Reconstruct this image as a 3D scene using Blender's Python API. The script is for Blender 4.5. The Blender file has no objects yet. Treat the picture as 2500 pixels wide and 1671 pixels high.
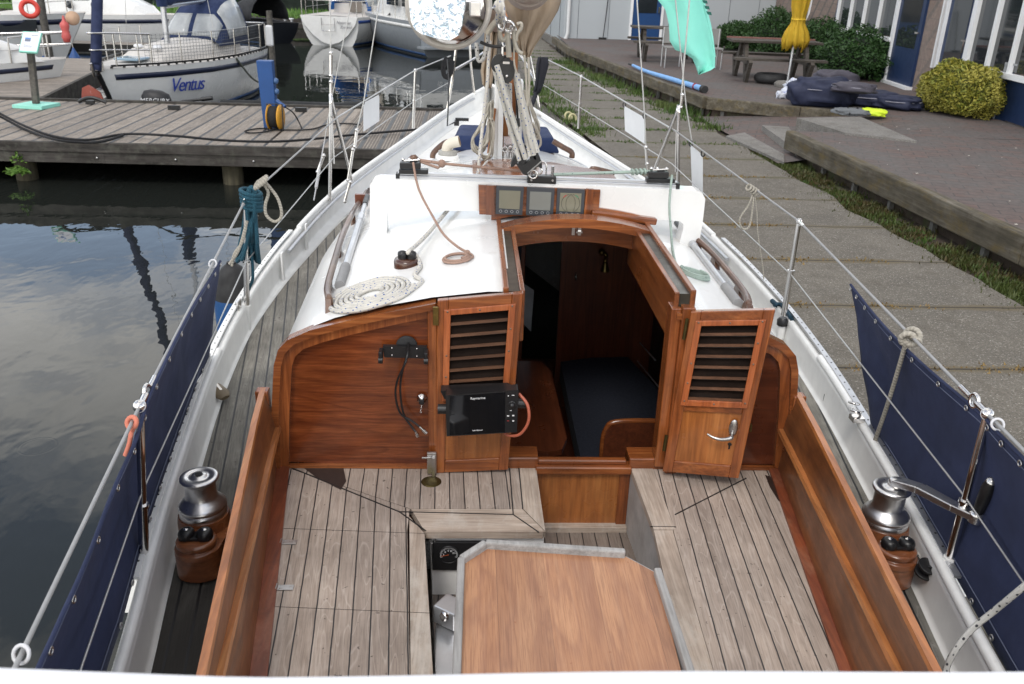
import bpy, bmesh, math, random
import numpy as np
from mathutils import Vector, Matrix, noise as mnoise
random.seed(7)
S = bpy.context.scene
COL = S.collection
R = math.radians
# ---------------------------------------------------------------- camera
F_PX, CXP, CYP, CAMH = 2126.0, 1250.0, 835.5, 3.0       # focal length and centre in pixels of the 2500 px photograph
_down = Vector((-170, 5015, F_PX)).normalized()
_f = Vector((-98, -905, F_PX)); _f = (_f - _down * _f.dot(_down)).normalized()
_u = -_down
_r = _f.cross(_u)
if _r.x < 0: _r = -_r
MW = Matrix((_r, _f, _u))                                # camera (right, down, forward) -> world
CAM = Vector((0, 0, CAMH))
def ray(px, py): return MW @ Vector(((px - CXP) / F_PX, (py - CYP) / F_PX, 1.0))
def G(px, py, x=None, y=None, z=None):
    d = ray(px, py)
    t = x / d.x if x is not None else y / d.y if y is not None else (z - CAMH) / d.z
    return CAM + d * t
def GL(pts, **k): return [G(a, b, **k) for a, b in pts]
cd = bpy.data.cameras.new('camera'); cam = bpy.data.objects.new('camera', cd); COL.objects.link(cam)
cm = Matrix((MW @ Vector((1, 0, 0)), MW @ Vector((0, -1, 0)), MW @ Vector((0, 0, -1)))).transposed().to_4x4()
cm.translation = CAM
cam.matrix_world = cm
cd.sensor_width = 36; cd.lens = F_PX / 2500 * 36; cd.clip_end = 600; cd.clip_start = 0.05
cd.dof.use_dof = True; cd.dof.focus_distance = 3.6; cd.dof.aperture_fstop = 8.0
S.camera = cam
# ---------------------------------------------------------------- sky and sun
SUN_EL, SUN_AZ = R(52), R(200)
w = bpy.data.worlds.new('World'); S.world = w; w.use_nodes = True
nt = w.node_tree; nt.nodes.clear()
def N(nt, t, **k):
    n = nt.nodes.new(t)
    for a, b in k.items(): setattr(n, a, b)
    return n
sky = N(nt, 'ShaderNodeTexSky', sky_type='NISHITA', sun_disc=False, sun_elevation=SUN_EL, sun_rotation=SUN_AZ, air_density=1.0, dust_density=1.5)
bg1 = N(nt, 'ShaderNodeBackground'); bg1.inputs[1].default_value = 0.15
nt.links.new(sky.outputs[0], bg1.inputs[0])
bg2 = N(nt, 'ShaderNodeBackground'); bg2.inputs[0].default_value = (1.0, 0.985, 0.955, 1); bg2.inputs[1].default_value = 1.55
tc = N(nt, 'ShaderNodeTexCoord')
sep = N(nt, 'ShaderNodeSeparateXYZ'); nt.links.new(tc.outputs['Generated'], sep.inputs[0])
def wm(op, a, b):
    q = N(nt, 'ShaderNodeMath', operation=op)
    for i, v in enumerate((a, b)):
        if isinstance(v, (int, float)): q.inputs[i].default_value = v
        else: nt.links.new(v, q.inputs[i])
    return q.outputs[0]
lowsky = wm('POWER', wm('SUBTRACT', 1, wm('MAXIMUM', sep.outputs[2], 0)), 3.5)      # the overcast is brighter towards the horizon
nt.links.new(wm('MULTIPLY', wm('ADD', wm('MULTIPLY', lowsky, 1.5), 1), 1.32), bg2.inputs[1])
nt.links.new(wm('MULTIPLY', wm('ADD', wm('MULTIPLY', lowsky, 1.5), 1), .16), bg1.inputs[1])
mp = N(nt, 'ShaderNodeMapping'); mp.inputs['Scale'].default_value = (1.3, 1.3, 3.2)
nz = N(nt, 'ShaderNodeTexNoise'); nz.inputs['Scale'].default_value = 1.9; nz.inputs['Detail'].default_value = 7; nz.inputs['Roughness'].default_value = .55
rp = N(nt, 'ShaderNodeValToRGB'); rp.color_ramp.elements[0].position = .44; rp.color_ramp.elements[1].position = .57
rp.color_ramp.elements[0].color = (.12, .12, .12, 1)
mx = N(nt, 'ShaderNodeMixShader'); ow = N(nt, 'ShaderNodeOutputWorld')
nt.links.new(tc.outputs['Generated'], mp.inputs[0]); nt.links.new(mp.outputs[0], nz.inputs[0]); nt.links.new(nz.outputs[0], rp.inputs[0])
nt.links.new(rp.outputs[0], mx.inputs[0]); nt.links.new(bg1.outputs[0], mx.inputs[1]); nt.links.new(bg2.outputs[0], mx.inputs[2]); nt.links.new(mx.outputs[0], ow.inputs[0])
sl = bpy.data.lights.new('sun', 'SUN'); so = bpy.data.objects.new('sun', sl); COL.objects.link(so)
sl.energy = 1.2; sl.angle = R(18); sl.color = (1, .96, .9)
sd = Vector((math.sin(SUN_AZ) * math.cos(SUN_EL), math.cos(SUN_AZ) * math.cos(SUN_EL), math.sin(SUN_EL)))
so.rotation_euler = sd.to_track_quat('Z', 'Y').to_euler(); so.location = (0, 0, 30)
S.view_settings.view_transform = 'Standard'; S.view_settings.look = 'None'; S.view_settings.exposure = 0.16; S.view_settings.gamma = 1
S.render.engine = 'CYCLES'
# ---------------------------------------------------------------- materials
class Mat:
    def __init__(s, name):
        s.m = bpy.data.materials.new(name); s.m.use_nodes = True; s.t = s.m.node_tree
        s.b = s.t.nodes['Principled BSDF']; s.o = s.t.nodes['Material Output']; s._p = None
    def n(s, t, **k): return N(s.t, t, **k)
    def l(s, a, b): s.t.links.new(a, b)
    def pos(s):
        if s._p is None: s._p = s.n('ShaderNodeNewGeometry').outputs['Position']
        return s._p
    def map(s, scale=(1, 1, 1), rot=(0, 0, 0), src=None):
        m = s.n('ShaderNodeMapping'); m.inputs['Scale'].default_value = scale; m.inputs['Rotation'].default_value = rot
        s.l(src or s.pos(), m.inputs[0]); return m.outputs[0]
    def noise(s, vec, scale=5, detail=4, rough=.5, dist=0):
        q = s.n('ShaderNodeTexNoise'); q.inputs['Scale'].default_value = scale; q.inputs['Detail'].default_value = detail
        q.inputs['Roughness'].default_value = rough; q.inputs['Distortion'].default_value = dist; s.l(vec, q.inputs[0]); return q.outputs[0]
    def ramp(s, fac, stops):
        r = s.n('ShaderNodeValToRGB'); e = r.color_ramp.elements
        while len(e) < len(stops): e.new(.5)
        for i, (p, c) in enumerate(stops):
            e[i].position = p; e[i].color = (c, c, c, 1) if isinstance(c, (int, float)) else (*c, 1)
        s.l(fac, r.inputs[0]); return r.outputs[0]
    def math(s, op, a, b=None, c=None):
        q = s.n('ShaderNodeMath', operation=op)
        for i, v in enumerate((a, b, c)):
            if v is None: continue
            if isinstance(v, (int, float)): q.inputs[i].default_value = v
            else: s.l(v, q.inputs[i])
        return q.outputs[0]
    def dot(s, vec, d):
        q = s.n('ShaderNodeVectorMath', operation='DOT_PRODUCT'); s.l(vec, q.inputs[0]); q.inputs[1].default_value = d; return q.outputs['Value']
    def mix(s, fac, a, b, mode='MIX'):
        q = s.n('ShaderNodeMix', data_type='RGBA', blend_type=mode)
        for k, v in ((0, fac), (6, a), (7, b)):
            if isinstance(v, (int, float)): q.inputs[k].default_value = v
            elif isinstance(v, (tuple, list)): q.inputs[k].default_value = (*v, 1) if len(v) == 3 else v
            else: s.l(v, q.inputs[k])
        return q.outputs[2]
    def bump(s, h, strength=.3, dist=.01):
        q = s.n('ShaderNodeBump'); q.inputs['Strength'].default_value = strength; q.inputs['Distance'].default_value = dist
        s.l(h, q.inputs['Height'])
        if s.b.inputs['Normal'].links: s.l(s.b.inputs['Normal'].links[0].from_socket, q.inputs['Normal'])
        s.l(q.outputs[0], s.b.inputs['Normal']); return s
    def set(s, **k):
        for a, v in k.items():
            i = s.b.inputs[{'col': 'Base Color', 'rough': 'Roughness', 'metal': 'Metallic', 'coat': 'Coat Weight', 'coatr': 'Coat Roughness',
                            'ior': 'IOR', 'trans': 'Transmission Weight', 'emit': 'Emission Strength', 'emitc': 'Emission Color', 'alpha': 'Alpha',
                            'sheen': 'Sheen Weight', 'spec': 'Specular IOR Level', 'sss': 'Subsurface Weight'}[a]]
            if isinstance(v, (int, float)): i.default_value = v
            elif isinstance(v, (tuple, list)): i.default_value = (*v, 1)
            else: s.l(v, i)
        return s
def plain(name, col, rough=.5, metal=0, var=.12, vs=6, bump=0, bs=80, coat=0, stain=None, spec=None):
    """one base colour with soft tone variation, grime and a fine bump"""
    m = Mat(name); p = m.pos()
    n1 = m.noise(p, vs, 5, .6)
    f = m.ramp(n1, [(.3, 1 - var), (.7, 1 + 0 * var)])
    c = m.mix(1, col, f, 'MULTIPLY')
    if stain:
        n2 = m.noise(m.map((1, 1, .5)), stain[1], 8, .7)
        c = m.mix(m.ramp(n2, [(stain[2], 0), (stain[2] + .16, stain[3])]), c, stain[0])
    m.set(col=c, metal=metal, coat=coat, rough=m.ramp(n1, [(.25, min(1, rough * 1.25)), (.75, rough * .85)]))
    if spec is not None: m.set(spec=spec)
    if bump: m.bump(m.noise(p, bs, 3, .6), bump, .004)
    return m.m
def wood(name, dark, mid, light, axis='y', s=1.0, rough=.32, coat=.4, contour=0, blot=0, bump=.1, weather=None):
    m = Mat(name); a, b = 22 * s, 1.3 * s
    sc = {'x': (b, a, a), 'y': (a, b, a), 'z': (a, a, b)}[axis]
    g = m.noise(m.map(sc), 1, 6, .65, .6)
    sc2 = tuple(v * 5 for v in sc); fine = m.noise(m.map(sc2), 1, 3, .6)
    base = m.ramp(g, [(.25, dark), (.5, mid), (.75, light)])
    if contour:
        k = {'x': (.9, 3.2, 3.6), 'y': (3.2, .9, 3.2), 'z': (3.2, 3.2, .9)}[axis]
        n = m.noise(m.map(k), 1, 2.5, .5, .35)
        fr = m.math('FRACT', m.math('MULTIPLY', n, contour))
        base = m.mix(m.ramp(fr, [(0, .5), (.1, .05), (.75, 0), (1, .5)]), base, dark)
    base = m.mix(m.ramp(fine, [(.35, .35), (.6, 0)]), base, tuple(c * .45 for c in dark))
    big = m.noise(m.pos(), 3.5, 4, .6)
    base = m.mix(1, base, m.ramp(big, [(.3, .72), (.7, 1.08)]), 'MULTIPLY')
    if blot:
        n3 = m.noise(m.pos(), 9, 8, .72)
        base = m.mix(m.ramp(n3, [(.56, 0), (.7, blot)]), base, (.035, .018, .01))
    if weather:
        n4 = m.noise(m.map((1, .5, 1)), 7, 8, .7)
        base = m.mix(m.ramp(n4, [(.5, 0), (.72, .8)]), base, weather)
    m.set(col=base, rough=m.ramp(big, [(.3, rough * 1.3), (.7, rough * .8)]), coat=coat, coatr=.12)
    if bump: m.bump(m.math('ADD', fine, g), bump, .002)
    return m.m
def deckwood(name, ang, width, off, tones, seam=(.012, .012, .013), sw=.034, rough=.75, groove=0, extra_dark=0, wet=None):
    """planks running at `ang` radians from the y axis, dark seams between; tones: dark, mid, light"""
    m = Mat(name); ca, sa = math.cos(ang), math.sin(ang)
    p = m.pos()
    t = m.math('DIVIDE', m.math('SUBTRACT', m.dot(p, (ca, -sa, 0)), off), width)
    along = m.dot(p, (sa, ca, 0))
    fr = m.math('FRACT', t); idx = m.math('FLOOR', t)
    wn = m.n('ShaderNodeTexWhiteNoise', noise_dimensions='1D'); m.l(idx, wn.inputs['W'])
    cx = m.n('ShaderNodeCombineXYZ'); m.l(m.math('ADD', m.math('MULTIPLY', t, width * 26), m.math('MULTIPLY', wn.outputs[0], 30)), cx.inputs[0]); m.l(m.math('MULTIPLY', along, 1.5), cx.inputs[1])
    g = m.noise(cx.outputs[0], 1, 7, .68, 1.2)
    cx2 = m.n('ShaderNodeCombineXYZ'); m.l(m.math('MULTIPLY', t, width * 210), cx2.inputs[0]); m.l(m.math('MULTIPLY', along, 9), cx2.inputs[1])
    fine = m.noise(cx2.outputs[0], 1, 4, .6)
    c = m.ramp(g, [(.2, tones[0]), (.5, tones[1]), (.8, tones[2])])
    c = m.mix(1, c, m.ramp(wn.outputs[0], [(0, (.8, .79, .78)), (1, (1.1, 1.08, 1.05))]), 'MULTIPLY')
    c = m.mix(m.ramp(fine, [(.36, .38), (.55, 0)]), c, tuple(v * .5 for v in tones[0]))
    cx3 = m.n('ShaderNodeCombineXYZ'); m.l(m.math('ADD', m.math('MULTIPLY', t, width * 9), m.math('MULTIPLY', wn.outputs[0], 50)), cx3.inputs[0]); m.l(m.math('MULTIPLY', along, 1.1), cx3.inputs[1])
    bd = m.math('FRACT', m.math('MULTIPLY', m.noise(cx3.outputs[0], 1, 2, .5, .3), 14)); c = m.mix(m.ramp(bd, [(0, .3), (.12, 0), (.92, 0), (1, .3)]), c, tuple(min(.8, v * 1.25) for v in tones[2]))
    big = m.noise(p, 4.5, 6, .65)
    c = m.mix(1, c, m.ramp(big, [(.3, .78), (.68, 1.07)]), 'MULTIPLY')
    n3 = m.noise(p, 55, 3, .5)                                    # little dark spots
    c = m.mix(m.ramp(n3, [(.69, 0), (.73, .75)]), c, (.04, .025, .018))
    if extra_dark:
        n5 = m.noise(m.map((1, .6, 1)), 2.3, 6, .6)
        c = m.mix(m.ramp(n5, [(.46, 0), (.6, extra_dark)]), c, (.02, .018, .015))
    if wet:                                                        # dirty wet patch near one end
        sp = m.n('ShaderNodeSeparateXYZ'); m.l(p, sp.inputs[0])
        yy = m.math('ADD', sp.outputs[1], m.math('MULTIPLY', m.math('SUBTRACT', m.noise(m.map((6, 1.2, 1)), 1, 5, .6), .5), 1.1))
        f = m.math('MULTIPLY', m.ramp(m.math('DIVIDE', m.math('SUBTRACT', wet[1], yy), wet[1] - wet[0]), [(0, 0), (1, 1)]), .88)
        c = m.mix(f, c, (.02, .018, .016))
    wob = m.math('MULTIPLY', m.math('SUBTRACT', m.noise(p, 14, 2), .5), .05)
    d = m.math('ABSOLUTE', m.math('SUBTRACT', m.math('ADD', fr, wob), .5))
    mask = m.ramp(d, [(max(0, .5 - sw - .015), 0), (.5 - sw + .005, 1)])
    c = m.mix(mask, c, seam)
    m.set(col=c, rough=m.mix(mask, (rough, rough, rough), (.45, .45, .45)))
    h = m.math('SUBTRACT', m.math('MULTIPLY', fine, .5), mask)
    if groove:
        gr = m.math('SINE', m.math('MULTIPLY', t, groove * 6.283)); h = m.math('ADD', h, m.math('MULTIPLY', gr, .6))
        c2 = m.mix(m.ramp(gr, [(.0, .55), (.55, 0)]), c, (.03, .028, .026)); m.set(col=c2)
    m.bump(h, .35, .003)
    return m.m
def rope(name, col, fleck=None, fs=(70, 5), th=.33, twist=0, rough=.85, alt=None):
    m = Mat(name); uv = m.n('ShaderNodeUVMap').outputs[0]
    c = m.mix(m.ramp(m.noise(m.pos(), 25, 4), [(.3, .75), (.7, 0)]), col, tuple(v * .72 for v in col))
    sx = m.n('ShaderNodeSeparateXYZ'); m.l(uv, sx.inputs[0])
    br = m.math('SINE', m.math('ADD', m.math('MULTIPLY', sx.outputs[0], 900 if not twist else twist), m.math('MULTIPLY', sx.outputs[1], 12.566 if not twist else 6.283)))
    br2 = m.math('SINE', m.math('SUBTRACT', m.math('MULTIPLY', sx.outputs[0], 900 if not twist else twist * .3), m.math('MULTIPLY', sx.outputs[1], 12.566)))
    h = br if twist else m.math('MULTIPLY', br, br2)
    c = m.mix(m.ramp(h, [(0, .4), (.5, 0)]), c, tuple(v * .5 for v in col))
    if fleck:
        v = m.n('ShaderNodeTexVoronoi'); v.inputs['Scale'].default_value = 1; v.inputs['Randomness'].default_value = .25
        m.l(m.map((fs[0], fs[1], 1), (0, 0, .5), uv), v.inputs[0])
        c = m.mix(m.ramp(v.outputs['Distance'], [(th - .04, 1), (th + .02, 0)]), c, fleck)
    m.set(col=c, rough=rough); m.bump(h, .5, .002)
    return m.m
# ---------------------------------------------------------------- mesh builder
def catmull(pts, n=8, closed=False):
    pts = [Vector(p) for p in pts]; out = []
    if len(pts) < 3: return pts
    k = len(pts); rng = range(k) if closed else range(k - 1)
    for i in rng:
        if closed: p0, p1, p2, p3 = pts[i - 1], pts[i], pts[(i + 1) % k], pts[(i + 2) % k]
        else: p0, p1, p2, p3 = pts[max(i - 1, 0)], pts[i], pts[i + 1], pts[min(i + 2, k - 1)]
        for j in range(n):
            t = j / n
            out.append(.5 * ((2 * p1) + (p2 - p0) * t + (2 * p0 - 5 * p1 + 4 * p2 - p3) * t * t + (3 * p1 - p0 - 3 * p2 + p3) * t ** 3))
    if not closed: out.append(pts[-1])
    return out
class MB:
    def __init__(s): s.v = []; s.f = []; s.u = []; s.s = []
    def add(s, vs, fs, smooth=False, uvs=None):
        o = len(s.v); s.v += [Vector(p) for p in vs]
        for i, q in enumerate(fs):
            s.f.append([o + k for k in q]); s.s.append(smooth); s.u.append(uvs[i] if uvs else None)
        return s
    def face(s, *p, smooth=False): return s.add(p, [list(range(len(p)))], smooth)
    def hexa(s, b, t): return s.add(list(b) + list(t), [(3, 2, 1, 0), (4, 5, 6, 7), (0, 1, 5, 4), (1, 2, 6, 5), (2, 3, 7, 6), (3, 0, 4, 7)])
    def box(s, x0, x1, y0, y1, z0, z1):
        return s.hexa([(x0, y0, z0), (x1, y0, z0), (x1, y1, z0), (x0, y1, z0)], [(x0, y0, z1), (x1, y0, z1), (x1, y1, z1), (x0, y1, z1)])
    def cbox(s, c, sx, sy, sz, m=None):
        c = Vector(c); m = m or Matrix.Identity(3); q = []
        for dz in (-1, 1):
            for dx, dy in ((-1, -1), (1, -1), (1, 1), (-1, 1)): q.append(c + m @ Vector((dx * sx / 2, dy * sy / 2, dz * sz / 2)))
        return s.hexa(q[:4], q[4:])
    def prism(s, pts, vec, smooth=False):
        pts = [Vector(p) for p in pts]; vec = Vector(vec); k = len(pts)
        s.add(pts + [p + vec for p in pts], [list(range(k))[::-1], [k + i for i in range(k)]])
        s.add(pts + [p + vec for p in pts], [[i, (i + 1) % k, k + (i + 1) % k, k + i] for i in range(k)], smooth); return s
    def beam(s, a, b, wd, ht, up=(0, 0, 1)):
        a, b = Vector(a), Vector(b); d = (b - a).normalized(); up = Vector(up); sd = d.cross(up).normalized(); u = sd.cross(d)
        q = lambda p: [p - sd * wd / 2 - u * ht / 2, p + sd * wd / 2 - u * ht / 2, p + sd * wd / 2 + u * ht / 2, p - sd * wd / 2 + u * ht / 2]
        return s.hexa(q(a), q(b))
    def tube(s, pts, r, n=8, curve=0, closed=False, flat=None):
        pts = catmull(pts, curve, closed) if curve else [Vector(p) for p in pts]
        k = len(pts); rr = r if callable(r) else (lambda t: r)
        vs = []; L = 0; Ls = []; prev = None
        for i, p in enumerate(pts):
            a = pts[i - 1] if (i or closed) else p; b = pts[(i + 1) % k] if (i < k - 1 or closed) else p
            d = (b - a).normalized() if (b - a).length > 1e-9 else Vector((0, 0, 1))
            if prev is None:
                e = Vector((0, 0, 1)) if abs(d.z) < .9 else Vector((1, 0, 0)); nx = e.cross(d).normalized()
            else: nx = (prev - d * prev.dot(d)).normalized()
            prev = nx; ny = d.cross(nx)
            if i: L += (p - pts[i - 1]).length
            Ls.append(L); q = rr(i / max(1, k - 1))
            for j in range(n):
                t = 2 * math.pi * j / n; vs.append(p + (nx * math.cos(t) + ny * math.sin(t) * (flat or 1)) * q)
        fs = []; us = []; m = k if closed else k - 1
        for i in range(m):
            i2 = (i + 1) % k; l2 = Ls[i2] if i2 else L + .01
            for j in range(n):
                fs.append((i * n + j, i * n + (j + 1) % n, i2 * n + (j + 1) % n, i2 * n + j))
                us.append(((Ls[i], j / n), (Ls[i], (j + 1) / n), (l2, (j + 1) / n), (l2, j / n)))
        s.add(vs, fs, True, us)
        if not closed: s.add(vs[:n], [list(range(n))[::-1]]); s.add(vs[-n:], [list(range(n))])
        return s
    def lathe(s, prof, base, axis=(0, 0, 1), n=24, sx=1, sy=1, smooth=True):
        ax = Vector(axis).normalized(); e = Vector((1, 0, 0)) if abs(ax.x) < .9 else Vector((0, 1, 0))
        nx = (e - ax * e.dot(ax)).normalized(); ny = ax.cross(nx); base = Vector(base); vs = []
        for r, h in prof:
            for j in range(n):
                t = 2 * math.pi * j / n; vs.append(base + ax * h + nx * math.cos(t) * r * sx + ny * math.sin(t) * r * sy)
        fs = []
        for i in range(len(prof) - 1):
            for j in range(n): fs.append((i * n + j, i * n + (j + 1) % n, (i + 1) * n + (j + 1) % n, (i + 1) * n + j))
        s.add(vs, fs, smooth)
        if prof[0][0] > 1e-4: s.add(vs[:n], [list(range(n))[::-1]])
        if prof[-1][0] > 1e-4: s.add(vs[-n:], [list(range(n))])
        return s
    def grid(s, P, smooth=True, closed_u=False):
        a, b = len(P), len(P[0]); vs = [p for row in P for p in row]; fs = []
        for i in range(a - 1 + (1 if closed_u else 0)):
            for j in range(b - 1): i2 = (i + 1) % a; fs.append((i * b + j, i * b + j + 1, i2 * b + j + 1, i2 * b + j))
        return s.add(vs, fs, smooth)
    def ball(s, c, r, sz=1, n=12, sx=1, sy=1):
        pr = [(max(1e-5, r * math.sin(math.pi * i / 8)), -r * sz * math.cos(math.pi * i / 8)) for i in range(9)]
        return s.lathe(pr, c, n=n, sx=sx, sy=sy)
    def torus(s, c, r, r2, axis=(0, 0, 1), n=24, m=8, sx=1):
        ax = Vector(axis).normalized(); e = Vector((1, 0, 0)) if abs(ax.x) < .9 else Vector((0, 1, 0))
        nx = (e - ax * e.dot(ax)).normalized(); ny = ax.cross(nx); c = Vector(c)
        return s.tube([c + nx * math.cos(2 * math.pi * i / n) * r * sx + ny * math.sin(2 * math.pi * i / n) * r for i in range(n)], r2, m, closed=True)
    def solid(s, P, vec):
        """closed slab from a surface grid P thickened by vec"""
        vec = Vector(vec); Q = [[p + vec for p in row] for row in P]; s.grid(P); s.grid(Q)
        a, b = len(P), len(P[0])
        for i in range(a - 1):
            for j in (0, b - 1): s.face(P[i][j], P[i + 1][j], Q[i + 1][j], Q[i][j])
        for j in range(b - 1):
            for i in (0, a - 1): s.face(P[i][j], P[i][j + 1], Q[i][j + 1], Q[i][j])
        return s
    def pieces(s):
        key = {}; par = {}
        def find(a):
            while par[a] != a: par[a] = par[par[a]]; a = par[a]
            return a
        idx = []
        for p in s.v:
            k = (round(p.x, 4), round(p.y, 4), round(p.z, 4)); key.setdefault(k, len(key)); idx.append(key[k])
        for i in idx: par.setdefault(i, i)
        for f in s.f:
            r = find(idx[f[0]])
            for q in f[1:]: par[find(idx[q])] = r
        out = {}
        for f, sm, u in zip(s.f, s.s, s.u): out.setdefault(find(idx[f[0]]), []).append((f, sm, u))
        res = []
        for L in out.values():
            b = MB(); mp_ = {}
            for f, sm, u in L:
                g = []
                for q in f:
                    if q not in mp_: mp_[q] = len(b.v); b.v.append(s.v[q])
                    g.append(mp_[q])
                b.f.append(g); b.s.append(sm); b.u.append(u)
            res.append(b)
        return res
    def build_each(s, name, m, parent=None, **k): return [b.build(name, m, parent, **k) for b in s.pieces()]
    def build(s, name, m, parent=None, bevel=0, solid=0, seg=2, base=None):
        o = Vector(base) if base is not None else (Vector(parent['_b']) if parent else Vector((0, 0, 0)))
        me = bpy.data.meshes.new(name); me.from_pydata([tuple(p - o) for p in s.v], [], s.f)
        me.polygons.foreach_set('use_smooth', s.s)
        if any(s.u):
            uv = me.uv_layers.new(name='UVMap'); li = 0
            for q, u in zip(s.f, s.u):
                for k in range(len(q)):
                    if u: uv.data[li].uv = u[k]
                    li += 1
        bm = bmesh.new(); bm.from_mesh(me); bmesh.ops.recalc_face_normals(bm, faces=bm.faces); bm.to_mesh(me); bm.free()
        me.materials.append(m); ob = bpy.data.objects.new(name, me); COL.objects.link(ob); ob['_b'] = tuple(o)
        if parent: ob.parent = parent
        else: ob.location = o
        if bevel:
            b = ob.modifiers.new('bevel', 'BEVEL'); b.width = bevel; b.segments = seg; b.limit_method = 'ANGLE'; b.angle_limit = R(40)
        if solid:
            b = ob.modifiers.new('thick', 'SOLIDIFY'); b.thickness = solid; b.offset = 0
        return ob
def tag(o, label=None, cat=None, group=None, kind=None):
    if label: o['label'] = label
    if cat: o['category'] = cat
    if group: o['group'] = group
    if kind: o['kind'] = kind
    return o
def thing(name, loc, label, cat, group=None):
    o = bpy.data.objects.new(name, None); COL.objects.link(o); o.location = loc; o['_b'] = tuple(loc); o.empty_display_size = .1
    return tag(o, label, cat, group)
def single(name, mb, m, label, cat, group=None, **k):
    c = sum(mb.v, Vector()) / len(mb.v); c.z = min(p.z for p in mb.v)
    return tag(mb.build(name, m, base=c, **k), label, cat, group)
def setting(name, mb, m, **k): return tag(mb.build(name, m, **k), kind='structure')
def stuff(name, mb, m, **k): return tag(mb.build(name, m, **k), kind='stuff')
def text_mesh(txt, size, m, origin, ex, ey, parent, name='lettering', shear=0, ext=.0008, align='CENTER', spacing=1):
    """extruded letters laid at origin, reading along ex, upright along ey"""
    cu = bpy.data.curves.new('t', 'FONT'); cu.body = txt; cu.size = size; cu.shear = shear; cu.extrude = ext; cu.align_x = align; cu.align_y = 'CENTER'; cu.space_character = spacing
    to = bpy.data.objects.new('t', cu); COL.objects.link(to); dg = bpy.context.evaluated_depsgraph_get(); dg.update()
    me = bpy.data.meshes.new_from_object(to.evaluated_get(dg)); bpy.data.objects.remove(to)
    ex, ey = Vector(ex).normalized(), Vector(ey).normalized(); ez = ex.cross(ey).normalized()
    b = Vector(parent['_b']) if parent else Vector((0, 0, 0)); og = Vector(origin)
    for v in me.vertices: v.co = og + ex * v.co.x + ey * v.co.y + ez * v.co.z - b
    me.name = name; me.materials.clear(); me.materials.append(m); o = bpy.data.objects.new(name, me); COL.objects.link(o); o.parent = parent; o['_b'] = tuple(b); return o
def lerp(a, b, t): return a + (b - a) * t
def interp(tab, x):
    if x <= tab[0][0]: return tab[0][1]
    for (a, b), (c, d) in zip(tab, tab[1:]):
        if x <= c: return b + (d - b) * (x - a) / (c - a)
    return tab[-1][1]
# ---------------------------------------------------------------- palette
WHITE = plain('gelcoat_white', (.80, .80, .78), .24, var=.10, vs=3, coat=.3, bump=.12, bs=140, stain=((.50, .46, .40), 7, .60, .4))
WHITE_M = plain('painted_white', (.84, .84, .82), .35, var=.12, vs=9, stain=((.35, .27, .18), 14, .66, .5))
STEEL_W = plain('winch_steel', (.78, .77, .76), .3, metal=1, var=.22, vs=25, bump=.05, bs=300)
STEEL = plain('polished_steel', (.72, .7, .68), .12, metal=1, var=.12, vs=14)
STEEL_B = plain('brushed_steel', (.55, .54, .53), .28, metal=1, var=.2, vs=20)
ALU = plain('aluminium', (.62, .63, .65), .32, metal=.85, var=.15, vs=12)
WIRE = plain('wire', (.55, .55, .54), .35, metal=.7, var=.15, vs=30)
SHEATH = plain('sheathed_wire', (.30, .30, .30), .45, var=.12, vs=30)
BLACK = plain('black_plastic', (.012, .012, .013), .35, var=.3, vs=20, bump=.1, bs=200)
BLACKG = plain('black_glass', (.006, .006, .007), .06, var=.1, coat=.5)
RUBBER = plain('rubber', (.02, .02, .021), .7, var=.3, vs=15, bump=.2, bs=90)
NAVY = plain('navy_canvas', (.020, .030, .085), .85, var=.35, vs=5, bump=.35, bs=400, stain=((.05, .065, .12), 8, .62, .3))
NAVY2 = plain('navy_cover', (.012, .028, .095), .8, var=.3, vs=8, bump=.4, bs=60)
NAVYD = plain('navy_upholstery', (.012, .016, .03), .95, var=.3, vs=60, bump=.5, bs=300)
VARN = wood('varnished_teak', (.12, .032, .009), (.26, .076, .02), (.40, .135, .038), 'y', 1, .3, .35, blot=.35)
VARNX = wood('varnished_teak_across', (.11, .03, .009), (.26, .075, .02), (.42, .145, .042), 'x', 1, .22, .5, blot=.4)
VARNZ = wood('varnished_teak_upright', (.12, .032, .01), (.28, .08, .022), (.44, .152, .044), 'z', 1, .22, .5, blot=.4)
VARNL = wood('pale_varnished_teak', (.22, .066, .015), (.37, .125, .03), (.52, .21, .06), 'z', .8, .26, .45)
COAM = wood('coaming_mahogany', (.10, .032, .01), (.195, .065, .019), (.29, .108, .034), 'y', .8, .4, .3, blot=.35)
COAMC = wood('coaming_cap_lit_wood', (.27, .085, .022), (.46, .165, .048), (.60, .26, .09), 'y', 1, .35, .35, blot=.2)  # pale cap wood, colour brightened further to paint in lit edges and highlight
REDTRIM = wood('red_brown_trim', (.12, .03, .013), (.23, .055, .02), (.30, .085, .03), 'y', 1, .5, .15, blot=.5, weather=(.30, .14, .08))
PANEL = wood('mahogany_panel', (.085, .018, .006), (.20, .048, .013), (.33, .095, .026), 'x', 1.7, .2, .55, contour=8, bump=.05)
PANEL2 = wood('dark_mahogany_panel', (.05, .011, .005), (.1, .024, .009), (.14, .036, .013), 'x', .55, .25, .4, contour=5, bump=.05)
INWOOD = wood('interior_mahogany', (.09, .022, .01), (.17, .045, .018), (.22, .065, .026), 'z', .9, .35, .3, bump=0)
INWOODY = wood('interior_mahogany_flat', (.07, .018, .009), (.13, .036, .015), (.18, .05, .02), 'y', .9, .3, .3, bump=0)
OLDWOOD = wood('weathered_handrail', (.045, .018, .009), (.11, .045, .02), (.19, .085, .04), 'y', 1, .35, .4, blot=.4, weather=(.20, .12, .07))
SLATD = wood('dark_slats', (.006, .0035, .0025), (.012, .007, .005), (.02, .011, .007), 'x', 1, .9, 0)
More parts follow.
